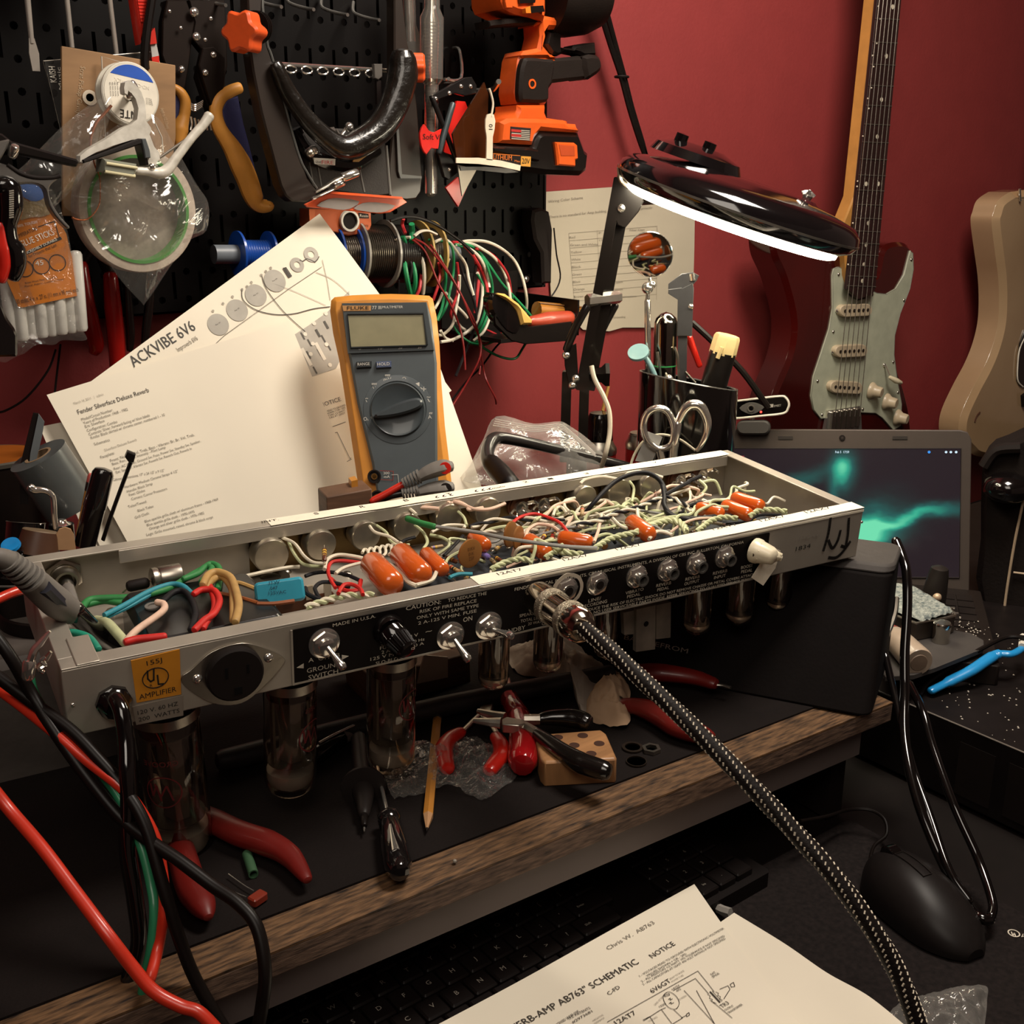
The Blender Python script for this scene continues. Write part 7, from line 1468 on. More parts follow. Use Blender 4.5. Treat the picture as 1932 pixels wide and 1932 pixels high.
# webcam on the lid
w2 = F(lf.W(1430,775,.01),lf.u,(0,0,1));cosr = w2
g = T('webcam',lf.W(1430,815,.012),'black bar webcam with a white border clipped on top of the laptop','webcam')
wp = m_(T1,[(1090,1390),(1110,1380),(1250,1363),(1435,1343),(1475,1352),(1500,1390),(1495,1430),(1460,1468),(1300,1487),(1110,1505),(1085,1490)])
S('camera_body',w2,wp,-.012,.0,BLKG,g,sm=2,bv=.001);b = B(M('white_border','#cfc8bb',.4,emit=0));b.tube([w2.W(x,y,.0005) for x,y in cr(wp,4,True)],.0013,8,True);b.build('white_border',g)
S('lens_plate',w2,m_(T1,[(1140,1430),(1190,1395),(1235,1388),(1280,1400),(1320,1425),(1280,1455),(1230,1475),(1180,1460)]),.0,.0012,M('lens_plate_grey','#5a5653',.4),g,sm=2)
b = B(M('lens_ring','#a39c92',.3,.7));o = w2.W(*T1(1226,1432),.0012);b.lathe(o,w2.n,[(0,.0040),(.001,.0040),(.001,.003),(.0004,.0028)],20);b.m(BLKG);b.lathe(o,w2.n,[(0,.0028),(.0008,.0022),(.001,0)],16);b.build('lens',g)
b = B(M('red_led','#ff3b32',.4,emit=2.5));b.sph(w2.W(*T1(1297,1458),.0008),.0013,8);b.build('status_light',g)
b = B(M('white_print_dim','#9a948c',.6));b.pp(w2,m_(T1,[(1362,1402),(1388,1400),(1386,1424),(1362,1425)]),.0008,.0012,0);b.lab(w2,'EMEET',T1(1392,1422),T1(1445,1416),4,.0012);b.build('brand_print',g)
b = B(CHR);b.cyl(lf.W(*T1(1232,1500),.004),lf.W(*T1(1232,1535),.004),.003);b.build('ball_stem',g);S('clip_pad',lf,m_(T1,rrect(1117,1518,1365,1625,50,4)),.001,.010,M('clip_charcoal','#3f3b38',.6),g,bv=.002)
# tip cleaning tray, sponge tin, steel knob, lighter, dark handle
tray = S('slate_tray',Fz(TZ),m_(lambda X,Y: (1500+X/4.472,1000+Y/4.472),[(700,760),(1180,820),(1480,870),(1590,930),(1590,1000),(1180,1165),(1000,1225),(760,1240),(690,1100)]),.002,.006,M('slate_grey','#3a3532',.8,noise=(30,.2),bump=(80,.3)),label='dark grey flat slab with rounded corners under the sponge tin',cat='tray')
R5 = lambda X,Y: (1500+X/4.472,1000+Y/4.472)
tz = Fz(TZ+.0062+.019)
g = T('sponge_tin',atz(1730,1190,TZ+.0062),'metal tin holding a ragged blue-grey soldering sponge','tin')
tp = [(690,640),(780,465),(980,480),(1130,560),(1335,690),(1345,710),(1330,728),(1060,780),(1000,778),(780,690)]
S('tin_body',tz,m_(R5,tp),-.0185,-.001,M('tin_steel','#6a6058',.35,.8),g,sm=2,bev=.0006)
b = B(STL);b.tube([tz.W(*R5(x,y),0) for x,y in cr(tp,5,True)],.0011,6,True);b.build('tin_rim',g)
sz = Fz(TZ+.0062+.020);P = [V(sz.loc(*R5(x,y))) for x,y in [(720,640),(790,480),(970,492),(1120,575),(1300,680),(1310,705),(1180,745),(1065,765),(900,715),(780,670)]]
cc = sum(P,V((0,0)))/len(P);vs = [];fs = [];O = cr([tuple(p) for p in P],5,True);m = len(O);R = 12;r = random.Random(6)
for k in range(R+1):
    for q_ in O:
        q2 = cc+(V(q_)-cc)*(k/R)*(1+(r.uniform(-.03,.03) if k == R else 0));vs.append(sz.P(q2.x,q2.y,(.0005 if k == R else .0045)+r.uniform(-.0009,.0012)))
for k in range(R):
    for i in range(m): j = (i+1) % m;fs.append((k*m+i,k*m+j,(k+1)*m+j,(k+1)*m+i))
b = B(M('sponge_blue_grey','#6f7f82',.95,noise=(300,.5),hx2='#a9aca2',bump=(350,.8,.003)));b.add(vs,fs);b.build('sponge',g,sharp=180)
p = atz(*R5(1225,940),TZ+.0062);g = T('tip_cleaner',p,'small shiny cylinder of polished steel standing on the slate slab','cylinder')
b = B(M('polished_steel','#c9c4ba',.14,1));b.lathe(p,(0,0,1),[(0,.0078),(.012,.0078),(.0135,.0082),(.0185,.0082),(.0195,.0074),(.0195,0)],26);b.build('cylinder',g)
g = T('beige_vial',atz(1725,1235,TZ+.006),'beige capsule shaped vial lying against the slate slab','vial');b = B(M('beige_plastic','#a3917f',.35,coat=.3));A_ = atz(1685,1208,TZ+.016)+V((0,0,.004));Z_ = atz(1732,1262,TZ+.010)+V((0,0,.006));d = Z_-A_;Ln = d.length
b.lathe(A_,d,[(0,.010),(Ln*.2,.0118),(Ln-.002,.0135),(Ln,.0125),(Ln,.008),(Ln-.001,0)],26);b.build('vial_body',g);b = B(M('vial_red','#8d2b23',.4,coat=.4));b.lathe(A_-d.normalized()*.012,d,[(0,.004),(.003,.008),(.012,.0102)],20);b.build('red_collar',g);b = B(M('vial_base','#7a6757',.5));b.lathe(Z_+d.normalized()*.0002,d,[(0,.008),(.0006,.0075),(.0008,.002),(.0008,0)],22);b.build('vial_end',g)
g = T('soldering_handle',atz(1760,1150,TZ),'dark metallic tapered handle standing behind the sponge tin','handle');hf = Fc(1765,1100,1.10);b = B(M('dark_pewter','#3b3531',.35,.6));A_ = hf.W(1757,1150);Z_ = hf.W(1774,1068);d = Z_-A_;Ln = d.length;b.lathe(A_,d,[(0,.0125),(Ln*.45,.0115),(Ln*.8,.0098),(Ln*.95,.0085),(Ln,.004),(Ln,0)],12);b.build('grip',g);b = B(M('solder_blob','#c3a88a',.4,.3));b.sph(hf.W(1768,1127,.011),.0045,9);b.sph(hf.W(1764,1135,.010),.003,8);b.build('flux_residue',g)
b = B(CHR);b.tube([atz(1790,1147,TZ+.03),atz(1801,1147,TZ+.03)],.0009,6);b.tube([atz(1795,1157,TZ+.026),atz(1808,1157,TZ+.026)],.0009,6);b.build('pins',bpy.data.objects['sponge_tin'])
# toothbrush
g = T('toothbrush',atz(1850,1262,BZ),'bright blue toothbrush lying on the black box','toothbrush');b = B(M('blue_plastic','#1f86c4',.3,coat=.4));tb_ = [tuple(atz(*R5(x,y),BZ+z)) for x,y,z in ((1150,1355,.006),(1300,1280,.010),(1480,1190,.017),(1600,1110,.022),(1680,1060,.025),(1740,1045,.027),(1830,1045,.028),(1900,1010,.028),(1960,960,.028))]
rr_ = [.0042,.0055,.0058,.0058,.0052,.0040,.0036,.0034,.003];P = cr(tb_,5);b.tube(P,[rr_[min(8,int(i/5))] for i in range(len(P))],12,flat=.75);b.build('handle',g)
b = B(M('bristle_white','#d0c9bb',.7));b.fpx(Fz(BZ+.030),m_(R5,[(1915,985),(1925,900)]),.0035,0,8,1);b.build('bristles',g)
# dark speaker with pale edge lines
DKF = M('speaker_fabric','#17100d',.9,bump=(250,.5));sfm = Fc(1890,1000,1.16,0,0);g = T('fabric_stand',V((sfm.W(1880,1160).x,sfm.W(1880,1160).y,BZ)),'black fabric covered padded arm with pale edge cords at the right edge','stand')
S('body',sfm,[(1852,900),(1862,860),(1900,838),(1990,838),(2010,1155),(1852,1150),(1850,1020)],-.05,0,DKF,g,sm=2,bv=.006)
b = B(BLKG);b.sph(sfm.W(1900,920,.008),.024,20,sq=.7);b.build('glossy_knob',g);b = B(BLKM);b.fpx(sfm,[(1856,880),(1880,850),(1925,845)],.006,.004);b.build('top_fold',g)
b = B(M('cord_cream','#b09a80',.6));b.fpx(sfm,[(1934,930),(1915,1020),(1900,1110),(1893,1165)],.0014,.004);b.fpx(sfm,[(1912,1080),(1945,1084)],.0011,.004);b.fpx(sfm,[(1890,1186),(1888,1196)],.0016,.002);b.build('edge_cord',g)
# ================================================================ electric guitars on the wall
GW = .955;gf = Fw(GW);Y4 = lambda X,Y: (1432+X/3.864,400+Y/3.864)
CHY = M('guitar_cherry_sunburst','#260a08',.12,coat=.9,noise=(3,.3),hx2='#4d0b08');MG = M('mint_pickguard','#a9ab95',.45,coat=.15);NEC = M('maple_neck','#b5803f',.35,coat=.4);RSW = M('rosewood','#2a1411',.55,noise=(50,.3));CRM = M('aged_cream','#b9a78b',.4,coat=.2)
g = T('electric_guitar',gf.W(1600,900),'dark cherry electric guitar with a mint pickguard hanging on the red wall','guitar')
S('body',gf,m_(Y4,[(105,180),(170,120),(300,140),(480,240),(640,330),(840,480),(900,300),(950,235),(1060,222),(1120,270),(1132,400),(1080,620),(1000,900),(1010,1100),(1070,1300),(1110,1500),(1100,1700),(900,1800),(500,1820),(140,1780),(50,1650),(110,1350),(230,1050),(260,800),(190,500),(115,320)]),-.045,-.004,CHY,g,sm=5,bv=.006,bev=.004)
pg = [(537,460),(548,415),(580,400),(620,420),(640,450),(640,560),(660,615),(720,645),(780,630),(825,575),(860,592),(930,600),(1000,560),(1060,460),(1090,340),(1105,282),(1122,300),(1126,420),(1100,560),(1030,740),(990,900),(985,1040),(1005,1200),(1040,1400),(1035,1560),(980,1590),(900,1500),(850,1465),(740,1460),(735,1415),(510,1450),(500,1500),(450,1505),(400,1440),(382,1340),(400,1200),(460,1020),(515,850),(540,700)]
S('pickguard',gf,m_(Y4,pg),-.004,-.0015,MG,g,bv=.0006)
b = B(M('pickguard_edge','#6d6b60',.5));b.tube([gf.W(*Y4(x,y),-.002) for x,y in pg],.0006,5,True);b.build('pickguard_bevel',g)
n0 = 1400
S('neck',Fw(GW-.006),[(1646,-60),(1690,-60),(1650,540),(1640,556),(1612,560),(1596,545),(1590,440),(1599,405),(1607,380)] if False else [(1658,-60),(1703,-60),(1650,545),(1605,545),(1597,520),(1592,420),(1612,370)],-.018,.0,NEC,g,bv=.002)
S('fretboard',Fw(GW-.007),[(1664,-60),(1705,-60),(1648,555),(1625,562),(1602,548)] if False else [(1662,-60),(1706,-60),(1652,545),(1646,556),(1620,565),(1598,545)],-.001,.004,RSW,g,bv=.0006)
nf = Fw(GW-.011);b = B(M('fret_wire','#8f877c',.3,.8))
def edge(y): t = (y+60)/605;return 1662+(1598-1662)*t,1706+(1652-1706)*t
y = 541;gap = 18.5
while y > -50:
    a_,e_ = edge(y);b.fpx(nf,[(a_,y-2),(e_,y)],.0007,.0002,5,1);y -= gap;gap *= 1.056
b.build('frets',g)
b = B(M('pearl_dot','#d6cbb4',.3))
for x,y in ((1684,13),(1672,106),(1663,188),(1655,258),(1634,347),(1657,347),(1638,421),(1634,462),(1630,499),(1627,530)):
    b.lathe(nf.W(x,y,.0),nf.n,[(0,.0030),(.0004,.0030)],12)
for x,y in ((1657,12),(1660,36),(1654,82),(1646,105),(1648,126),(1644,166),(1637,186),(1639,205),(1628,257),(1618,342),(1617,352),(1609,421),(1600,499)): b.sph(nf.W(x,y,.0),.0012,6)
b.build('inlay_dots',g)
for x0,y0,cx,cy in ((591,720,710,718),(560,1020,676,1014),(535,1285,640,1280)):
    fr2 = gf;w_ = 118;a_ = math.atan2(-12 if cy < 1100 else 14,240)
    px = []
    for q_ in rrect(-118,-46,118,46,42,4): px.append(Y4(cx+q_[0]*math.cos(a_)-q_[1]*math.sin(a_),cy+q_[0]*math.sin(a_)+q_[1]*math.cos(a_)))
    o = S('pickup',gf,px,-.0015,.006,CRM,g,bv=.0012);b = B(M('pole_dark','#3a302a',.4,.6))
    for k in range(6): t = (k-2.5)*33;b.lathe(gf.W(*Y4(cx+t*math.cos(a_),cy+t*math.sin(a_)),.006),gf.n,[(0,.0024),(.0008,.0024),(.001,0)],10)
    b.build('pole_pieces',o);b = B(CHR);b.sph(gf.W(*Y4(x0-20,y0),.0),.0032,8);b.build('height_screw',o)
b = B(STL)
for x,y in ((580,455),(825,600),(1110,347),(1057,643),(541,873),(978,1093),(427,1232),(460,1477),(756,1437),(1013,1315)): screw(b,gf.W(*Y4(x,y),-.0015),gf.n,.0024)
b.build('guard_screws',g)
b = B(CHR);sx_ = gf.W(*Y4(912,1115),-.001);b.sph(sx_,.0028,8);b.tube([sx_+V((0,-.002,0)),gf.W(*Y4(960,1210),.010)],.0012,6);b.build('switch_lever',g);b = B(M('switch_tip','#cfc2a4',.4));b.tube([gf.W(*Y4(955,1205),.010),gf.W(*Y4(1000,1230),.014),gf.W(*Y4(1035,1245),.015)],[.0028,.0044,.0028],10);b.build('switch_tip',g)
for x,y in ((822,1300),(930,1380),(1010,1495)):
    o = gf.W(*Y4(x-8,y),-.0015);kd = (gf.n+V((.25,0,-.1))).normalized();b = B(CRM);b.lathe(o,kd,[(0,.0125),(.003,.0122),(.005,.0105),(.008,.0085),(.016,.0078),(.0175,.0065),(.0175,0)],24);b.build('volume_knob',g)
b = B(CHR);P = m_(Y4,[(505,1450),(735,1415),(745,1480),(750,1590),(480,1600),(500,1500)]);b.pp(gf,P,-.002,.003);br = b.build('bridge',g)
b = B(STL)
for k in range(6): p = gf.W(*Y4(535+k*36,1475-k*5),.003);b.box(F(p,gf.u,gf.v),-.0042,.0042,-.022,.004,0,.004,.001)
b.build('saddles',br)
b = B(M('string_steel','#b3aba0',.25,.9))
for k in range(6):
    t = (k+.5)/6;top = Fw(GW-.022).W(1662+t*44,-60);bot = Fw(GW-.014).W(*Y4(555+k*36,1490));b.tube([top,bot],.00062,5)
b.build('strings',g)
b = B(BLKM);b.box(Fw(WY),Fw(WY).loc(1690,-60)[0]-.01,Fw(WY).loc(1690,-60)[0]+.05,1.64,1.70,0,.06);b.build('wall_hanger',g)
# cream guitar at the right edge
IVG = M('guitar_blonde','#a98a66',.15,coat=.9,noise=(4,.15),hx2='#b89b78');g = T('electric_guitar',gf.W(1920,860),'cream blonde electric guitar cut off by the right edge of the photo','guitar')
S('body',gf,m_(Y4,[(1735,80),(1750,0),(1780,-80),(1850,-135),(1900,-150),(2050,-150),(2300,0),(2500,300),(2600,900),(2700,1500),(2500,1780),(1900,1800),(1640,1790),(1560,1740),(1500,1660),(1492,1560),(1520,1450),(1600,1280),(1680,1130),(1740,980),(1778,820),(1788,650),(1782,480),(1760,300)]),-.045,0,IVG,g,sm=7,bv=.009,bev=.005)
S('pickguard',gf,m_(Y4,[(1945,860),(1905,960),(1890,1100),(1885,1230),(1910,1270),(1960,1290),(2100,1300),(2200,900)]),.0005,.003,M('black_guard','#1b1513',.3,coat=.4),g,bv=.0006);b = B(WHT);b.fpx(gf,m_(Y4,[(1945,900),(1900,1000),(1885,1130),(1888,1230),(1925,1275)]),.0012,.003);b.build('guard_edge',g)
b = B(M('paint_chip','#4a2a1a',.7));b.fpx(gf,m_(Y4,[(1610,1460),(1585,1490),(1572,1530)]),.0016,.0003,6);b.build('paint_chip',g)
b = B(BLKM);b.fpx(gf,m_(Y4,[(1930,1330),(1935,1410)]),.006,.003);b.build('control_knob',g);b = B(CHR);b.fpx(gf,m_(Y4,[(1900,-170),(1905,-80)]),.002,.003);b.build('strap_pin',g)
g = bpy.data.objects['electric_guitar'];nh = Fw(GW-.006);a_ = nh.loc(1658,-60);b_ = nh.loc(1703,-60);w_ = b_[0]-a_[0];z_ = a_[1]
b = B(NEC);b.prism(nh,[(a_[0],z_),(b_[0],z_),(b_[0]+.004,z_+.05),(b_[0]+.022,z_+.07),(b_[0]+.030,z_+.12),(b_[0]+.022,z_+.16),(a_[0]-.004,z_+.17),(a_[0]-.008,z_+.05)],-.016,-.002,.001);b.build('headstock',g)
g = bpy.data.objects['electric_guitar.001'];c_ = gf.loc(*Y4(2100,-150));b = B(NEC);b.box(gf,c_[0]-.025,c_[0]+.030,c_[1]-.06,c_[1]+.44,-.014,.006,.002);b.build('neck',g);b = B(RSW);b.box(gf,c_[0]-.024,c_[0]+.029,c_[1]-.10,c_[1]+.44,.006,.010,.002);b.build('fretboard',g)
# ================================================================ under the chassis, on the mat
MT = RZ+.0016;mz = Fz(MT)
# folded black leather cloth supporting the left end
lt = M('leather_grey_black','#544d48',.55,noise=(14,.35),bump=(40,.5,.003));g = T('leather_case',atz(120,1450,MT),'grey-black leather case lying under the left end of the chassis','case')
lb = F(atz(0,1484,MT),(1,-.13,0),(0,0,1));b = B(lt);b.prism(F(atz(-60,1492,MT),(1,-.12,0),(.12,1,0)),rrect(-.02,.0,.135,.085,.008,4),0,.088,.006);b.build('case_body',g,bev=.003)
g = T('leather_cloth',atz(720,1330,MT),'dark folded cloth band lying behind the tubes under the chassis','cloth');b = B(M('cloth_dark_sheen','#2d2725',.5,noise=(20,.3),bump=(30,.4,.003)));b.fpx(Fz(MT+.0085),[(420,1435),(560,1400),(700,1365),(850,1330),(1000,1300),(1150,1270)],[.008,.0085,.0085,.0085,.008,.007],0,12,6);b.build('fold',g)
# helpers for lying tools
def lie(name,label,cat,parts,c=0):
    """parts: (name, material, [(x, y)], radii, height of the axis above the mat)"""
    g = T(name,mz.W(*parts[0][2][0]),label,cat)
    for nm,mt,px,r,h in parts:
        b = B(mt);b.fpx(Fz(MT+h),px,r,0,12,6 if len(px) > 2 else 1);b.build(nm,g)
    return g
K2 = lambda X,Y: (400+X/3.864,1200+Y/3.864);K3 = lambda X,Y: (800+X/3.864,1150+Y/3.864)
# pencil
g = T('pencil',mz.W(815,1500),'yellow hexagonal pencil lying with its point towards the viewer','pencil');A_ = Fz(MT+.0037).W(*K2(1565,1425));Z_ = Fz(MT+.0037).W(*K2(1648,550));d = (Z_-A_);Ln = d.length;d.normalize()
b = B(M('pencil_paint','#b5782f',.4,coat=.4));b.lathe(A_+d*Ln*.11,d,[(0,.0036),(Ln*.80,.0036)],6);b.build('shaft',g);b = B(M('bare_wood','#a67c55',.7));b.lathe(A_+d*Ln*.02,d,[(0,.0008),(Ln*.09,.0036)],6);b.build('sharpened_wood',g);b = B(BLKM);b.lathe(A_,d,[(0,0),(Ln*.022,.0009)],8);b.build('lead',g)
b = B(STL);b.lathe(A_+d*Ln*.91,d,[(0,.0038),(Ln*.025,.0036),(Ln*.05,.0039)],16);b.m(BLKM);b.lathe(A_+d*Ln*.93,d,[(0,.0039),(Ln*.01,.0039)],16);b.build('ferrule',g);b = B(M('eraser_worn','#7a3a2c',.8));b.lathe(A_+d*Ln*.955,d,[(0,.0035),(Ln*.03,.0034),(Ln*.045,.002),(Ln*.048,0)],14);b.build('eraser',g)
# test probe
lie('test_probe','black test probe with a round finger guard lying left of the screwdriver','probe',[('cable_end',KW,m_(K2,[(1065,690),(1070,760)]),[.003,.0045],.007),('rear_grip',M('probe_black','#231e1c',.45),m_(K2,[(1070,750),(1082,860),(1090,960),(1105,1060)]),[.006,.0065,.0062,.0058],.007),('front_grip',M('probe_black'),m_(K2,[(1100,1110),(1110,1200),(1107,1300)]),[.0085,.0060,.0038],.007),('nose',BLK,m_(K2,[(1107,1300),(1109,1380)]),[.0028,.0022],.006),('tip',CHR,m_(K2,[(1109,1380),(1110,1425)]),[.0012,.0004],.005)])
b = B(_mats['probe_black']);o = Fz(MT+.009).W(*K2(1104,1100));dd = (Fz(MT).W(*K2(1107,1300))-Fz(MT).W(*K2(1090,960))).normalized();b.lathe(o-dd*.002,dd,[(0,.007),(.001,.0150),(.003,.0150),(.004,.007)],28);b.build('finger_guard',bpy.data.objects['test_probe'])
# small clear handled screwdriver
g = T('screwdriver',mz.W(735,1580),'small screwdriver with a clear black handle lying on the mat','screwdriver')
b = B(CHR);b.fpx(Fz(MT+.008),m_(K2,[(1205,960),(1280,1300)]),.0014,0,10,1);b.build('shaft',g)
b = B(M('clear_black','#131010',.08,coat=.9));A_ = Fz(MT+.009).W(*K2(1285,1305));Z_ = Fz(MT+.009).W(*K2(1370,1740));d = Z_-A_;Ln = d.length;b.lathe(A_,d,[(0,.0055),(Ln*.04,.0075),(Ln*.1,.0075),(Ln*.14,.006),(Ln*.2,.0075),(Ln*.6,.0085),(Ln*.88,.0085),(Ln*.97,.006),(Ln,0)],10);b.build('handle',g)
b = B(CHR);b.fpx(Fz(MT+.017),m_(K2,[(1300,1370),(1340,1560)]),[.0006,.0024],0,6,1,flat=.4);b.build('handle_core',g)
# retractable pen (dark and pink-grey)
lie('ballpoint_pen','dark pen with a pinkish grey end lying between two big tubes','pen',[('barrel',BLKG,m_(K2,[(740,880),(940,740)]),.0062,.0065),('grey_end',M('pen_mauve','#6f5f5b',.4,coat=.3),m_(K2,[(935,745),(1120,640)]),.0058,.0065),('clip',CHR,m_(K2,[(780,780),(900,715),(1100,620)]),.0011,.0135)])
# red handled pliers: left one
def grips(name,label,hs,mat,jaws,rj=.004,h=.007,rad=None,cat='pliers',jm=None):
    g = T(name,mz.W(*hs[0][-1]),label,cat)
    for q_ in hs: b = B(mat);b.fpx(Fz(MT+h),q_,rad or [.005,.008,.0095,.0090,.0055],0,12,6,flat=.8);b.build('handle',g)
    for q_ in jaws: b = B(jm or STL);b.fpx(Fz(MT+h),q_,rj,0,10,5,flat=.6);b.build('jaw',g)
    return g
RDK = M('dark_red_grip','#66120c',.45,coat=.2,noise=(90,.1))
grips('pliers','large red handled pliers lying at the left under the biggest tube',[m_(K2,[(-120,1270),(20,1350),(200,1440),(400,1510),(560,1600),(690,1770)]),[(330,1560),(345,1620),(360,1670),(380,1705),(392,1728)]],RDK,[[(330,1540),(300,1500),(280,1470)]],.006,.009,[.006,.0085,.009,.0092,.0075,.0035])
grips('flush_cutters','small flush cutters with glossy red curved handles below the small tubes',[m_(K3,[(265,895),(200,935),(150,1000),(155,1090),(170,1160)]),m_(K3,[(525,925),(560,985),(565,1060),(520,1120),(480,1170)])],REDP,[m_(K3,[(280,890),(350,820),(400,770)]),m_(K3,[(540,915),(490,840),(440,780)])],.0022,.007,[.0050,.0062,.0068,.0062,.0055],cat='cutters')
S('blade',Fz(MT),m_(K3,[(395,765),(400,710),(430,670),(500,570),(515,600),(508,690),(480,760),(430,780)]),.003,.008,STL,bpy.data.objects['flush_cutters'],bv=.001)
g = T('needle_nose_pliers',mz.W(1010,1370),'needle nose pliers with long black handles resting on the wooden block','pliers');zf = Fz(MT+.022)
for q_ in (m_(K3,[(820,900),(900,960),(1010,1040),(1130,1110),(1240,1150),(1320,1175)]),m_(K3,[(845,800),(920,790),(1040,790),(1120,800),(1180,820)])):
    b = B(BPL);b.fpx(zf,q_,[.0042,.0055,.0065,.0075,.0072,.0068],0,12,6);b.build('handle',g)
b = B(STL);b.pp(zf,m_(K3,[(565,800),(600,780),(730,800),(740,830),(690,845),(570,835)]),-.003,.004);b.build('joint',g,bev=.0008)
for q_,nm in ((m_(K3,[(390,740),(480,765),(590,790)]),'jaw'),(m_(K3,[(360,810),(460,820),(560,828)]),'jaw'),(m_(K3,[(700,845),(760,870),(820,905)]),'arm'),(m_(K3,[(730,805),(845,805)]),'arm')): b = B(STL);b.fpx(zf,q_,[.0018,.003,.0042] if nm == 'jaw' else .0042,0,8,4);b.build(nm,g)
# red screwdriver standing behind
lie('screwdriver','clear red handled screwdriver lying behind the flush cutters','screwdriver',[('shaft',CHR,m_(K3,[(560,520),(620,640)]),.0022,.010),('collar',STL,m_(K3,[(610,510),(650,640)]),.0022,.010),('neck',M('clear_red','#8c1014',.1,coat=.8),m_(K3,[(620,650),(700,790)]),[.0075,.0085],.010),('handle',M('clear_red'),m_(K3,[(690,790),(730,950),(720,1110)]),[.0095,.0115,.0105],.0115)])
# beech block with holes
BE = M('beech','#9c7048',.5,noise=(20,.3),stretch=(1,8,1),coat=.1);g = T('beech_block',mz.W(1090,1420),'small beech wood block with five drilled holes on the mat','wood block');hB = .019;tzf = Fz(MT+hB)
S('block',tzf,m_(K3,[(800,910),(1290,872),(1330,900),(1405,1070),(1400,1085),(880,1112),(850,1080)]),-hB,0,BE,g,bv=.0015,bev=.0008)
for X,Y in ((975,932),(1157,919),(1095,990),(1277,977),(1218,1051)):
    o = tzf.W(*K3(X,Y),.0);b = B(M('drilled_hole','#3a1d0d',.8));b.lathe(o-V((0,0,.004)),(0,0,1),[(0,.0038),(.0042,.0038)],18);b.build('drilled_hole',g)
# tissue, plastic wraps, washers, nut
TIS = M('tissue','#a3968a',.9,noise=(12,.15),bump=(60,.4,.002));TIS2 = M('kraft_tissue','#b8987a',.9,noise=(12,.2),bump=(50,.5,.002))
def crumple(name,px,h,mat,label,cat,seed,z0=0,amp_=.010,parent=None):
    f0 = Fz(MT+z0);P = [V(f0.loc(x,y)) for x,y in px];c = sum(P,V((0,0)))/len(P);O = cr([tuple(p) for p in P],7,True);m = len(O);R = 24;vs = [];fs = []
    for k in range(R+1):
        t = k/R
        for q_ in O:
            q2 = c+(V(q_)-c)*t;z = h*(1-t**2.2)+(mnoise.noise(V((q2.x*38+seed,q2.y*38,2)))*amp_-abs(mnoise.noise(V((q2.x*70+seed,q2.y*70,5))))*amp_*1.6-abs(mnoise.noise(V((q2.x*150+seed,q2.y*150,9))))*amp_*.7+amp_*.6)*(1-t*.6)+.001;vs.append(f0.P(q2.x,q2.y,max(.0006,z)))
    for k in range(R):
        for i in range(m): j = (i+1) % m;fs.append((k*m+i,k*m+j,(k+1)*m+j,(k+1)*m+i))
    b = B(mat);b.add(vs,fs);return b.build(name,parent,label=label,cat=cat,sharp=180)
crumple('tissue',m_(K3,[(600,320),(700,290),(900,280),(1050,260),(1180,330),(1350,470),(1300,560),(1180,800),(1120,700),(1060,580),(900,520),(680,470)]),.020,TIS,'crumpled pale tissue under the chassis behind the small tubes','tissue',1)
crumple('brown_tissue',m_(K3,[(1390,470),(1500,590),(1490,700),(1495,870),(1330,860),(1180,790),(1200,660),(1280,540)]),.016,TIS2,'crumpled tan tissue lump beside the woven cable','tissue',6,.0,.012)
WRP = film('wrap_film',clear=.80,rough=.05,bscale=120,bstr=1.0,white=.05)
crumple('plastic_wrap',m_(K3,[(-300,1010),(0,1000),(100,1020),(360,930),(480,1000),(660,1030),(700,1190),(520,1360),(420,1400),(200,1330),(0,1345),(-240,1370)]),.008,WRP,'crumpled clear plastic wrapper lying around the flush cutters','wrapper',12,0,.012)
def washer(X,Y,ro,ri,mat,name,label,cat,six=False):
    o = mz.W(*K3(X,Y),.0004);b = B(mat);b.lathe(o,(0,0,1),[(0,ro),(.0012 if not six else .0028,ro),(.0012 if not six else .0028,ri),(0,ri),(0,ro)],6 if six else 28);return b.build(name,label=label,cat=cat)
washer(1520,1010,.0078,.0056,M('dark_washer','#4b4038',.35,.8),'washer','dark flat washer beside the hex nut right of the wooden block','washer');washer(1548,1113,.0074,.0068,_mats['dark_washer'],'ring','thin dark metal ring in front of the hex nut','ring');washer(1657,1030,.0070,.0045,STL,'hex_nut','thin steel hex nut on the mat right of the washer','nut',True)
# red handled tools on the right
grips('wire_stripper','red handled tool lying beneath the black case behind the woven cable',[m_(K3,[(1560,470),(1700,460),(1850,475),(1990,500),(2110,540)])],RDK,[m_(K3,[(2110,545),(2170,550),(2235,570)])],.0018,.012,[.010,.0095,.0085,.0075,.0060])
grips('pliers','red handled pliers lying under the woven cable right of the tan tissue',[m_(K3,[(1460,690),(1600,720),(1740,780),(1850,850),(1990,900),(2080,930)])],RDK,[m_(K3,[(1460,690),(1400,640)])],.004,.010,[.006,.009,.0105,.0105,.009,.006])
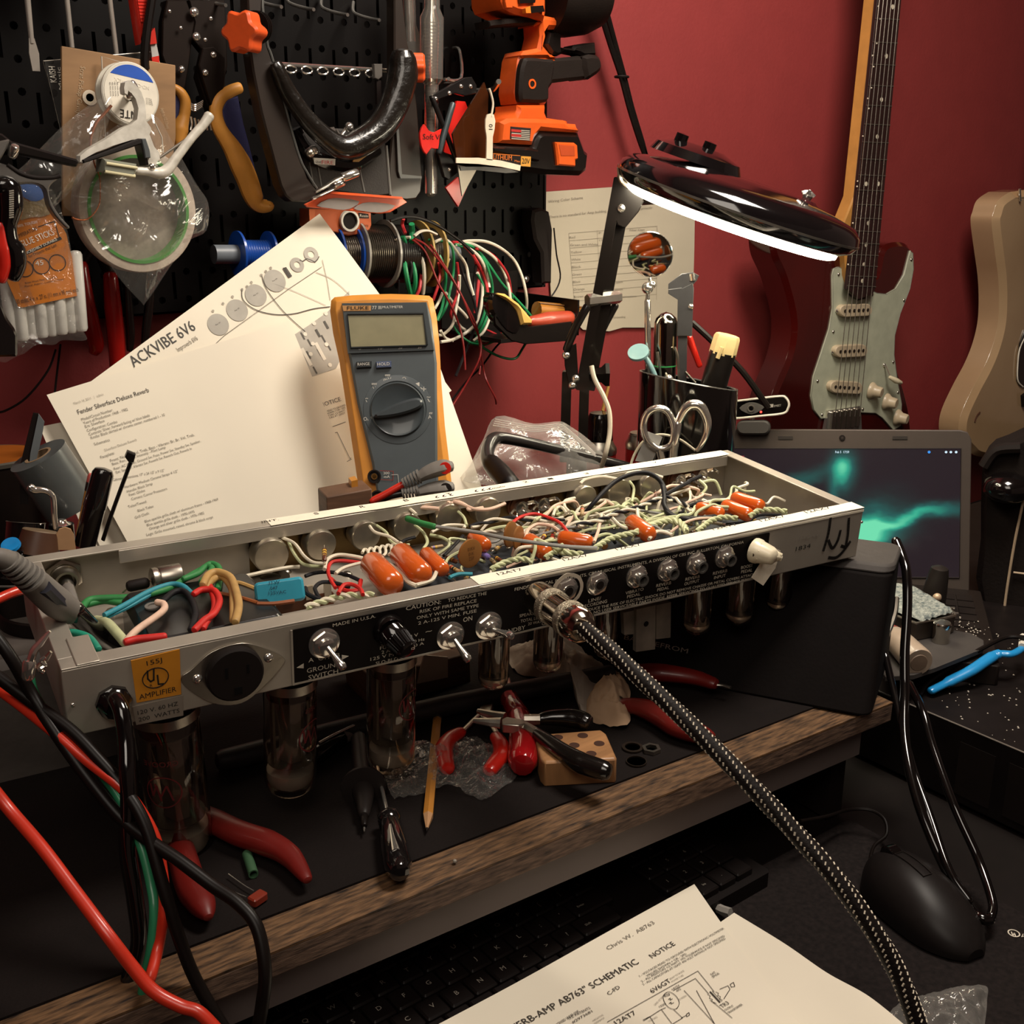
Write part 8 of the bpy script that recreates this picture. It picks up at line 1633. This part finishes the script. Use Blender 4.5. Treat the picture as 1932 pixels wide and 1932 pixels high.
# bits at front left: capacitor with leads, green sleeve
L9 = lambda X,Y: (X/3.864,1532+Y/3.864)
g = T('red_capacitor',mz.W(486,1693),'small brownish red film capacitor with two long leads on the mat','capacitor');b = B(M('cap_red_brown','#7a2b1c',.3,coat=.5));fcap = F(mz.W(486,1693,.004),(.9,.3,0),(-.3,.9,0));b.prism(fcap,rrect(-.0052,-.0035,.0052,.0035,.0015,3),-.0025,.002,.0008);b.build('capacitor_body',g)
b = B(CHR);b.fpx(Fz(MT+.003),m_(L9,[(1850,575),(1780,535),(1665,452)]),.0004,0,5);b.build('lead',g);b = B(CHR);b.fpx(Fz(MT+.003),m_(L9,[(1795,620),(1700,580),(1577,505)]),.0004,0,5);b.build('lead',g)
b = B(M('green_sleeve','#35563a',.6));A_ = Fz(MT+.0032).W(*L9(1800,305));Z_ = Fz(MT+.0032).W(*L9(1848,455));d = Z_-A_;b.lathe(A_,d,[(0,.003),(d.length,.003),(d.length,.0022),(0,.0022),(0,.003)],14);b.build('heat_shrink',label='short piece of dark green tubing on the mat',cat='tubing')
b = B(_mats['crumbs'])
for x,y in ((222,1932),(858,1625)): b.sph(atz(x if x > 300 else 858,y if x > 300 else 1625,RZ+.002),.0014,6)
b.build('crumb',label='single pale crumb on the wooden shelf edge',cat='crumb')
# ================================================================ instrument cable and plug in the speaker jack
pj = FF.W(1006,1120,.001);g = T('speaker_cable',pj,'woven black and white speaker cable with a big chrome plug in the amplifier','cable')
p1_ = dp(1100,1185,.66);ax = (p1_-pj).normalized();Lp = (p1_-pj).length
b = B(M('plug_chrome','#c4b9aa',.12,1));rr = .0112
def PL(mt,prof,nm,seg=32): b = B(mt);b.lathe(pj,ax,[(t*Lp,r_*rr) for t,r_ in prof],seg);b.build(nm,g)
PLC = M('plug_chrome');PL(PLC,[(0.02,.62),(.10,.95),(.14,1.0),(.36,1.0)],'plug_front');PL(PLC,[(.47,.95),(.72,.97)],'plug_sleeve');PL(PLC,[(.83,1.0),(.95,.98),(.99,.85),(1.02,.70),(1.02,0)],'plug_tail')
KN = M('knurl','#b5aa95',.3,.8,noise=(500,.4),bump=(900,.9,.002))
PL(KN,[(.36,.9),(.36,1.05),(.46,1.05),(.47,.9)],'knurled_ring');PL(KN,[(.72,.9),(.73,1.06),(.82,1.06),(.83,.9)],'knurled_ring')
WV = [tuple(p1_),tuple(dp(1150,1225,.645)),tuple(dp(1220,1290,.63)),tuple(dp(1310,1375,.615)),tuple(dp(1400,1465,.60)),tuple(dp(1490,1560,.59)),tuple(dp(1570,1650,.58)),tuple(dp(1640,1745,.575)),tuple(dp(1690,1830,.575)),tuple(dp(1725,1915,.575)),tuple(dp(1748,1990,.58)),tuple(dp(1765,2060,.60))]
WB_ = M('woven_black','#17110f',.6,bump=(600,.4));b = B(WB_);P = cr(WV,16);b.tube(P,.0050,14);b.build('woven_jacket',g)
P = [V(p) for p in P];S_ = 0;b = B(M('woven_white','#c9bda8',.7));nxt = 0;k = 0
for i in range(1,len(P)):
    seg = (P[i]-P[i-1]);sl = seg.length;t = seg.normalized()
    while nxt < S_+sl:
        o = P[i-1]+t*(nxt-S_);x = t.cross(V((0,0,1))).normalized();y = t.cross(x)
        for a_ in (0,1,2,3,4,5):
            an = a_*math.pi/3+k*.10;an2 = an+.30;q0 = o+(x*math.cos(an)+y*math.sin(an))*.0050;q1 = o+t*.0011+(x*math.cos(an2)+y*math.sin(an2))*.0050;b.tube([q0,q1],.00055,4)
        nxt += .0030;k += 1
    S_ += sl
b.build('white_braid',g,kind='stuff')
b = B(M('brand_engraving','#6d5a52',.5));side = (ax.cross(V((0,0,1)))).normalized();up_ = side.cross(ax);pfm = F(pj+up_*rr*.98*1.0,ax,side if side.cross(up_).dot(ax) > 0 else side)
vs,fs,tw = text_geo('monster');vis = (-(pj+ax*Lp*.6-CAM)).normalized();vis = (vis-ax*vis.dot(ax)).normalized();oth = vis.cross(ax)*-1
hh = .005;b.add([pj+ax*(Lp*.5+x*hh*.8)+(vis*math.cos((y-.35)*hh/rr)+oth*math.sin((y-.35)*hh/rr))*rr*.985 for x,y in vs],fs);b.build('plug_engraving',g)
# ================================================================ probe and leads at the left
g = T('oscilloscope_probe',dp(130,1120,.62),'grey ribbed probe with a black nose reaching into the left end of the chassis','probe')
b = B(RUB);b.tpx([(-8,1050,.57),(20,1062,.58),(60,1095,.60),(105,1135,.62),(135,1155,.635)],[.0050,.0062,.0080,.0090,.0075],18,6);b.build('grey_body',g)
b = B(M('cuff_grey'))
for k in range(6): t = k/6;p = dp(15+52*t,1058+42*t,.577+.022*t);q_ = dp(18+52*t,1061+42*t,.578+.022*t);b.lathe(p,q_-p,[(0,.0066+.0016*t),(.0016,.0066+.0016*t)],18)
b.build('ribs',g);b = B(M('probe_label_dark','#2a2a33',.5));b.tpx([(84,1108,.600),(122,1146,.622)],.0044,8,1,flat=.9);b.build('dark_label',g)
b = B(BLKG);b.tpx([(135,1150,.632),(175,1190,.650),(205,1212,.665),(232,1228,.68)],[.0068,.0062,.0058,.0040],14);b.build('nose',g)
b = B(RUB);b.tpx([(128,1110,.645),(136,1135,.635)],.0038,10,1);b.build('side_boot',g)
# alligator clip on the chassis corner
g = T('alligator_clip',dp(65,1255,.60),'silver alligator clip biting the left corner of the chassis','clip')
TB('jaw',FF,m_(U,[(365,1510),(300,1590),(245,1660),(215,1760)]),[.0012,.0028,.0034,.0036],CHR,g,c=.006,seg=8,flat=.6);TB('jaw',FF,m_(U,[(372,1660),(330,1720),(280,1780)]),[.0014,.0026,.003],STL,g,c=.004,seg=8,flat=.6)
TB('spring',FF,m_(U,[(330,1700),(300,1730),(330,1760),(290,1790),(320,1810)]),.0011,CHR,g,c=.008,seg=6);TB('crimp_barrel',FF,m_(U,[(215,1740),(205,1840)]),.0034,CHR,g,c=.007,n=1)
LD = [('red',M('lead_red','#c2301c',.35,coat=.3),[(-20,1288,.60),(40,1332,.59),(100,1380,.58),(165,1435,.575),(225,1482,.57),(262,1525,.57),(292,1580,.57),(305,1640,.57),(310,1710,.56),(300,1780,.56),(285,1840,.55),(278,1855,.55)],.0030,'upper bright red lead curving down past the big tube'),
      ('red',M('lead_red'),[(-20,1480,.55),(20,1530,.55),(80,1600,.54),(140,1680,.53),(200,1760,.52),(250,1825,.52),(290,1870,.52),(340,1898,.52),(375,1910,.52),(410,1945,.52)],.0032,'lower bright red lead running diagonally to the bottom left'),
      ('red',M('lead_red'),[(-20,1138,.62),(15,1122,.63),(45,1112,.64),(60,1112,.66)],.0030,'short red lead entering at the left edge behind the chassis'),
      ('green',M('lead_green','#2a7d56',.4,coat=.2),[(56,1275,.60),(62,1300,.60),(78,1332,.595),(110,1372,.59),(165,1430,.585),(215,1490,.58),(245,1545,.575),(268,1600,.57),(285,1670,.565),(291,1720,.56),(285,1790,.56),(272,1850,.56),(262,1945,.56)],.0026,'green lead hanging from the alligator clip'),
      ('black',BLK,[(-20,1185,.58),(20,1240,.58),(60,1310,.585),(100,1375,.58),(160,1460,.575),(225,1540,.57),(280,1585,.565),(340,1625,.56),(400,1670,.555),(450,1705,.55),(485,1750,.545),(500,1830,.54),(494,1900,.54),(485,1945,.54)],.0034,'black lead sweeping past the capacitor to the shelf edge'),
      ('black',BLK,[(-20,1265,.59),(60,1325,.585),(130,1375,.58),(180,1425,.575),(235,1490,.57),(275,1560,.565),(310,1680,.56),(345,1790,.56),(375,1860,.56),(425,1945,.56)],.0034,'black lead passing in front of the grey label corner'),
      ('black',BLKG,[(218,1318,.583),(230,1345,.578),(238,1400,.575),(240,1460,.57),(243,1520,.57),(240,1600,.57),(255,1700,.57),(262,1780,.57),(240,1860,.57),(225,1945,.57)],.0044,'thick black mains cord leaving the round strain relief')]
for nm,mt,P,r,l in LD:
    b = B(mt);b.tpx(P,r,12,7);b.build(nm+'_lead' if 'mains' not in l else 'mains_cord',label=l,cat='cable')
b = B(CHR);b.tpx([(-10,1107,.66),(38,1107,.66)],.0008,6,1);b.build('thin_wire',label='thin bright wire at the left edge beside the chassis',cat='wire')
b = B(BLK);b.tpx([(105,660,.93),(90,700,.92),(50,750,.91),(10,775,.90),(-10,778,.90)],.0010,6);b.tpx([(114,650,.94),(108,700,.93),(103,745,.92)],.0010,6);b.build('thin_cables',label='pair of thin black cables below the glue stick bag',cat='cable')
# ================================================================ keyboard
KX = atz(576,1927,.757);KP = atz(978,1726,.757);ku = (KP-KX).normalized();pitch = (KP-KX).length/9;kv = V((0,0,1)).cross(ku);KF = F(KX,ku,kv)
g = T('keyboard',KX+ku*.15,'black computer keyboard on the lower desk in front of the shelf','keyboard')
b = B(M('keyboard_body','#120d0c',.5));b.box(KF,-.07,pitch*19.2,-pitch*3.8,pitch*2.1,-.022,-.006,.003);b.build('keyboard_base',g)
KC = M('key_black','#15100f',.45);r0 = [(-.5,' '),(0,'Q'),(1,'W'),(2,'E'),(3,'R'),(4,'T'),(5,'Y'),(6,'U'),(7,'I'),(8,'O'),(9,'P'),(10,'['),(11,']'),(12,'\\')]
rowsK = [(1.0,-.5,list('1234567890-=')+['<-']),(0.0,0,list('QWERTYUIOP[]')+['\\']),(-1.0,.25,list('ASDFGHJKL;')+["'",'Enter']),(-2.0,.75,list('ZXCVBNM<>?')+['Shift']),(-3.0,.3,['Alt','','','','','','','Alt','Fn','Ctrl'])]
KL = M('key_legend','#8f877c',.6)
for ry,off,ks in rowsK:
    for i,s in enumerate(ks):
        x = (i+off)*pitch;y = ry*pitch;w = pitch*.46
        if ry == -3 and s == '': w = pitch*.46
        wx = w if s not in ('Shift','Enter') else pitch*.9;xo = 0 if s not in ('Shift','Enter') else pitch*.45
        b = B(KC);b.prism(F(KF.P(x+xo,y,-.006),ku,kv),rrect(-wx,-w,wx,w,.0015,2),0,.006,.0012);kk = b.build('key',g)
        if s:
            vs,fs,tw = text_geo(s);h = .0052 if len(s) == 1 else .0030;b = B(KL);b.add([KF.P(x-tw*h/2+vx*h,y-.0015+vy*h,.0003) for vx,vy in vs],fs);b.build('key_legend',kk)
for rr2 in range(5):
    for cc_ in range(4):
        x = pitch*(15+cc_);y = pitch*(1-rr2);b = B(KC);b.prism(F(KF.P(x,y,-.006),ku,kv),rrect(-pitch*.46,-pitch*.46,pitch*.46,pitch*.46,.0015,2),0,.006,.0012);kk = b.build('key',g)
        s = ('N','/','*','-','7','8','9','+','4','5','6','','1','2','3','','0','Ins','.','')[rr2*4+cc_]
        if s: vs,fs,tw = text_geo(s);h = .0045 if len(s) == 1 else .003;b = B(KL);b.add([KF.P(x-tw*h/2+vx*h,y-.0015+vy*h,.0003) for vx,vy in vs],fs);b.build('key_legend',kk)
# ================================================================ mouse pad and mouse
V5 = lambda X,Y: (1332+X*.31056,1432+Y*.31056)
pd = Fz(MZ+.0035);P = [(1500,1490),(1650,1560),(1990,1740),(2080,1800),(1990,1845),(1870,1960),(1800,2150),(1400,2150),(1330,1600)]
b = B(M('mousepad_cloth','#1c1615',.9,noise=(250,.5),bump=(700,.6)));P0 = [pd.loc(x,y) for x,y in [(1650,1560),(1940,1716)]]
b.box(F((0,0,MZ),(1,0,0),(0,1,0)),.50,.7005,.16,.47,0,.0035,.004);mp = b.build('mouse_pad',label='black cloth mouse pad with a white logo at its right edge',cat='mouse pad')
b = B(M('pad_logo','#d2c9b8',.6));b.lab(pd,'WALTEX',V5(1905,1075),V5(2060,1165),12,.0004);o = pd.loc(*V5(1870,1062));q = F(pd.P(o[0],o[1],.0004),pd.u,pd.v);b.ring(q,circ(0,0,.0042,20),circ(0,0,.0033,20),0,.0002);b.line(pd,m_(V5,[(1855,1050),(1865,1075),(1873,1055),(1882,1078)]),2,.0004);b.build('pad_logo',mp)
# mouse: smooth shell from cross-sections along its axis
mA = atz(*V5(1000,720),MZ+.0036);mB = atz(*V5(1690,1270),MZ+.0036);ma_ = (mB-mA).normalized();ms = V((0,0,1)).cross(ma_)*-1;ML = (mB-mA).length*.93
g = T('computer_mouse',(mA+mB)/2,'matte black computer mouse lying on the mouse pad','mouse');vs = [];fs = [];NS = 18;NR = 20;b = B(M('mouse_black','#1b1716',.42,noise=(200,.1)))
for i in range(NS+1):
    t = (1-math.cos(math.pi*i/NS))/2;w = .0315*(max(.0001,math.sin(math.pi*(.012+t*.976)))**.45)*(1-.08*math.sin(math.pi*t)**4);h = .0365*(max(.0001,math.sin(math.pi*(.08+.90*t**.75))))**.6
    for j in range(NR+1):
        a_ = math.pi*j/NR;x = math.cos(a_)*w;z = (math.sin(a_)**.75)*h;vs.append(mA+ma_*(ML*t)+ms*x+V((0,0,z+.002)))
for i in range(NS):
    for j in range(NR): a_ = i*(NR+1)+j;fs.append((a_,a_+1,a_+NR+2,a_+NR+1))
fs.append(tuple(range(NR+1)));fs.append(tuple(NS*(NR+1)+j for j in range(NR+1))[::-1]);b.add(vs,fs);b.build('mouse_shell',g,sub=1,sharp=60)
ht = lambda t: .0365*(math.sin(math.pi*(.08+.90*t**.75)))**.6+.002
b = B(BLKG);b.lathe(mA+ma_*ML*.18+V((0,0,ht(.18)-.005))-ms*.0045,ms,[(0,.0075),(.001,.0085),(.008,.0085),(.009,.0075)],24);b.build('scroll_wheel',g)
b = B(BLKM);P = []
for sgn in (-1,1): P += [mA+ma_*ML*t+ms*(.004*sgn)+V((0,0,ht(t)+.0002)) for t in ([.24,.3,.38,.46,.52] if sgn < 0 else [.52,.46,.38,.3,.24])]
b.tube(P,.0004,5,True);b.build('button_seam',g)
b = B(BLK);b.tpx([(1645,1640,.83),(1642,1620,.835),(1650,1595,.85),(1672,1575,.86),(1668,1545,.87),(1640,1528,.88),(1600,1528,.88),(1560,1540,.86),(1510,1549,.84)],.0014,8);b.build('mouse_cord',g)
# ================================================================ schematic sheets at the bottom and plastic bag
def curl(name,rows_,label,mat=PAP,z0=.002):
    """sheet through rows of (x, y, z-height above the lower desk) readings"""
    N = 10;G = []
    for row in rows_:
        w = [tuple(atz(x,y,MZ+z)) for x,y,z in row];G.append(cr(w,N))
    C_ = len(G[0]);cols = [cr([G[i][k] for i in range(len(G))],N) for k in range(C_)];Rn = len(cols[0]);vs = [V(cols[k][i]) for i in range(Rn) for k in range(C_)];m = len(vs);vs += [v-V((0,0,.0004)) for v in vs];fs = []
    for i in range(Rn-1):
        for k in range(C_-1): a_ = i*C_+k;fs.append((a_,a_+1,a_+C_+1,a_+C_));fs.append((m+a_,m+a_+C_,m+a_+C_+1,m+a_+1))
    for i in range(Rn-1):
        for e in ((i*C_,(i+1)*C_),(i*C_+C_-1,(i+1)*C_+C_-1)): fs.append((e[0],e[1],e[1]+m,e[0]+m))
    b = B(mat);b.add(vs,fs);return b.build(name,label=label,cat='paper',sharp=80)
curl('paper_sheet',[[(1385,1722,.027),(1480,1780,.0285),(1560,1835,.026),(1640,1880,.019),(1720,1945,.012)],[(1200,1850,.025),(1300,1900,.025),(1400,1950,.025),(1500,2000,.020),(1600,2060,.01)],[(1000,2000,.022),(1100,2060,.022),(1200,2120,.02),(1300,2180,.015),(1400,2240,.01)]],'lower curved blank edge sheet under the schematic at the bottom')
SZ = .0300
S_s = curl('paper_sheet',[[(820,1936,SZ),(985,1848,SZ),(1150,1756,SZ),(1310,1668,SZ)],[(950,2080,SZ),(1100,2000,SZ),(1260,1900,SZ),(1385,1775,SZ)],[(1080,2230,SZ),(1250,2140,SZ),(1370,2030,SZ),(1480,1900,SZ)],[(1230,2380,SZ),(1400,2260,SZ),(1520,2130,SZ),(1590,2010,SZ)]],'printed circuit schematic sheet lying over the keyboard at the bottom')
sf_ = Fz(MZ+SZ+.0006);b = B(M('schematic_ink','#3a3530',.85));P9 = lambda X,Y: (900+X/3.864,1532+Y/3.864)
Ls = lambda s,p,q,h: b.lab(sf_,s,P9(*p),P9(*q),h,0)
for a_ in ((' REVERB-AMP AB763" SCHEMATIC',(190,1640),(1185,1100),17),('NOTICE',(1280,1065),(1450,965),12),('C-FD',(965,1335),(1048,1280),9),('1 - VOLTAGES READ TO GROUND WITH ELECTRONIC VOLTMETER',(1190,1200),(1805,850),5),('VALUES SHOWN + OR - 20%',(1240,1200),(1530,1035),5),('2 - ALL RESISTORS 1/2 WATT 10% TOLERANCE IF NOT SPECIFIED',(1205,1240),(1810,905),5),('3 - ALL CAPACITORS AT LEAST 400 VOLT RATING IF NOT SPECIFIED',(1215,1262),(1815,925),5),
           ('6V6GT',(1280,1320),(1420,1235),11),('12AT7',(1020,1550),(1165,1470),11),('EXT.',(1712,1190),(1748,1168),5),('SPKR',(1722,1208),(1772,1178),5),('TR3',(1790,1428),(1842,1395),9),('OUTPUT',(1812,1450),(1875,1415),5),('TRANSFORMER',(1836,1470),(1940,1405),5),('LICENSED UNDER ONE',(580,1560),(748,1455),6),('U.S. PATENTS',(672,1512),(830,1432),6),('#2973681',(700,1540),(845,1455),6),('+415V',(1425,1300),(1482,1265),5),('470',(1460,1310),(1490,1293),5),('1500',(1335,1425),(1378,1402),5)): Ls(*a_)
def ln(L_,w=1.1): b.line(sf_,[P9(*p) for p in L_],w,0)
ln([(950,1530),(1610,1158),(1680,1245),(1730,1310)]);ln([(1430,1300),(1592,1212),(1690,1325)]);ln([(1435,1440),(1498,1500),(1400,1560)]);ln([(1600,1300),(1730,1540)]);ln([(1510,1300),(1735,1545)])
ln(cr([(1360,1335),(1400,1310),(1450,1340),(1475,1390),(1450,1435),(1400,1425),(1365,1380)],4,True)+[(1360,1335)]);ln([(1365,1335),(1400,1322),(1405,1332),(1370,1345),(1365,1335)],1);ln([(1395,1365),(1410,1355),(1408,1370),(1425,1360)]);ln([(1400,1395),(1415,1385),(1415,1398),(1435,1388)])
ln([(1700,1310),(1770,1385)],3);ln([(1715,1305),(1785,1380)],1);ln([(1740,1310),(1760,1320),(1755,1335),(1775,1345),(1770,1360),(1790,1370)]);ln([(1680,1325),(1700,1340),(1695,1355),(1715,1365),(1712,1380),(1745,1395)]);ln([(1770,1290),(1830,1265),(1845,1290),(1800,1360)]);ln([(1845,1255),(1870,1240),(1880,1270),(1855,1275),(1845,1255)]);ln([(1525,1475),(1545,1460),(1550,1478),(1530,1490),(1525,1475)]);ln([(1490,1500),(1528,1480)]);ln([(1215,1520),(1340,1440),(1375,1425)]);ln([(1210,1515),(1260,1490),(1330,1600)]);ln([(1345,1440),(1420,1540)])
ln([(1700,1370),(1740,1400),(1860,1500)])
b.m(M('pencil_grey','#8a8378',.9));b.lab(sf_,'Chris W.  AB763',P9(960,1005),P9(1300,810),10,0);b.m(GL)
for a_ in (('BEAM TETRODE',(1412,1220),(1515,1158),4),('POWER TUBE',(1425,1240),(1510,1190),4),('SCREEN',(1480,1370),(1530,1340),4),('NEGATIVE',(850,1525),(925,1480),4),('FEEDBACK',(862,1545),(935,1500),4),('COUPLING',(1255,1530),(1318,1495),4),('GRID STOPPER',(1300,1410),(1380,1330),4)): Ls(*a_)
b.build('schematic_drawing',S_s)
crumple('clear_bag_corner',[(1690,1900),(1750,1880),(1800,1868),(1858,1865),(1862,1890),(1858,1932),(1840,2050),(1720,2060),(1670,1960)],.010,film('blueish_film',clear=.82,rough=.1,bscale=40,bstr=.7,white=.12),'corner of a clear plastic bag at the bottom right edge','bag',4,MZ-MT+.004,.008)
b = B(M('white_eraser','#8f8a83',.6));b.tpx([(1360,1700,.80),(1352,1712,.79),(1378,1722,.78)],.0035,6,2);b.build('strap_end',label='small pale strap end between keyboard and the curved paper',cat='strap')
b = B(CHR);b.tpx([(1628,1752,.72),(1632,1760,.718),(1642,1764,.716)],.0010,6);b.build('ring_end',label='tiny shiny ring end left of the woven cable on the mouse pad',cat='ring')
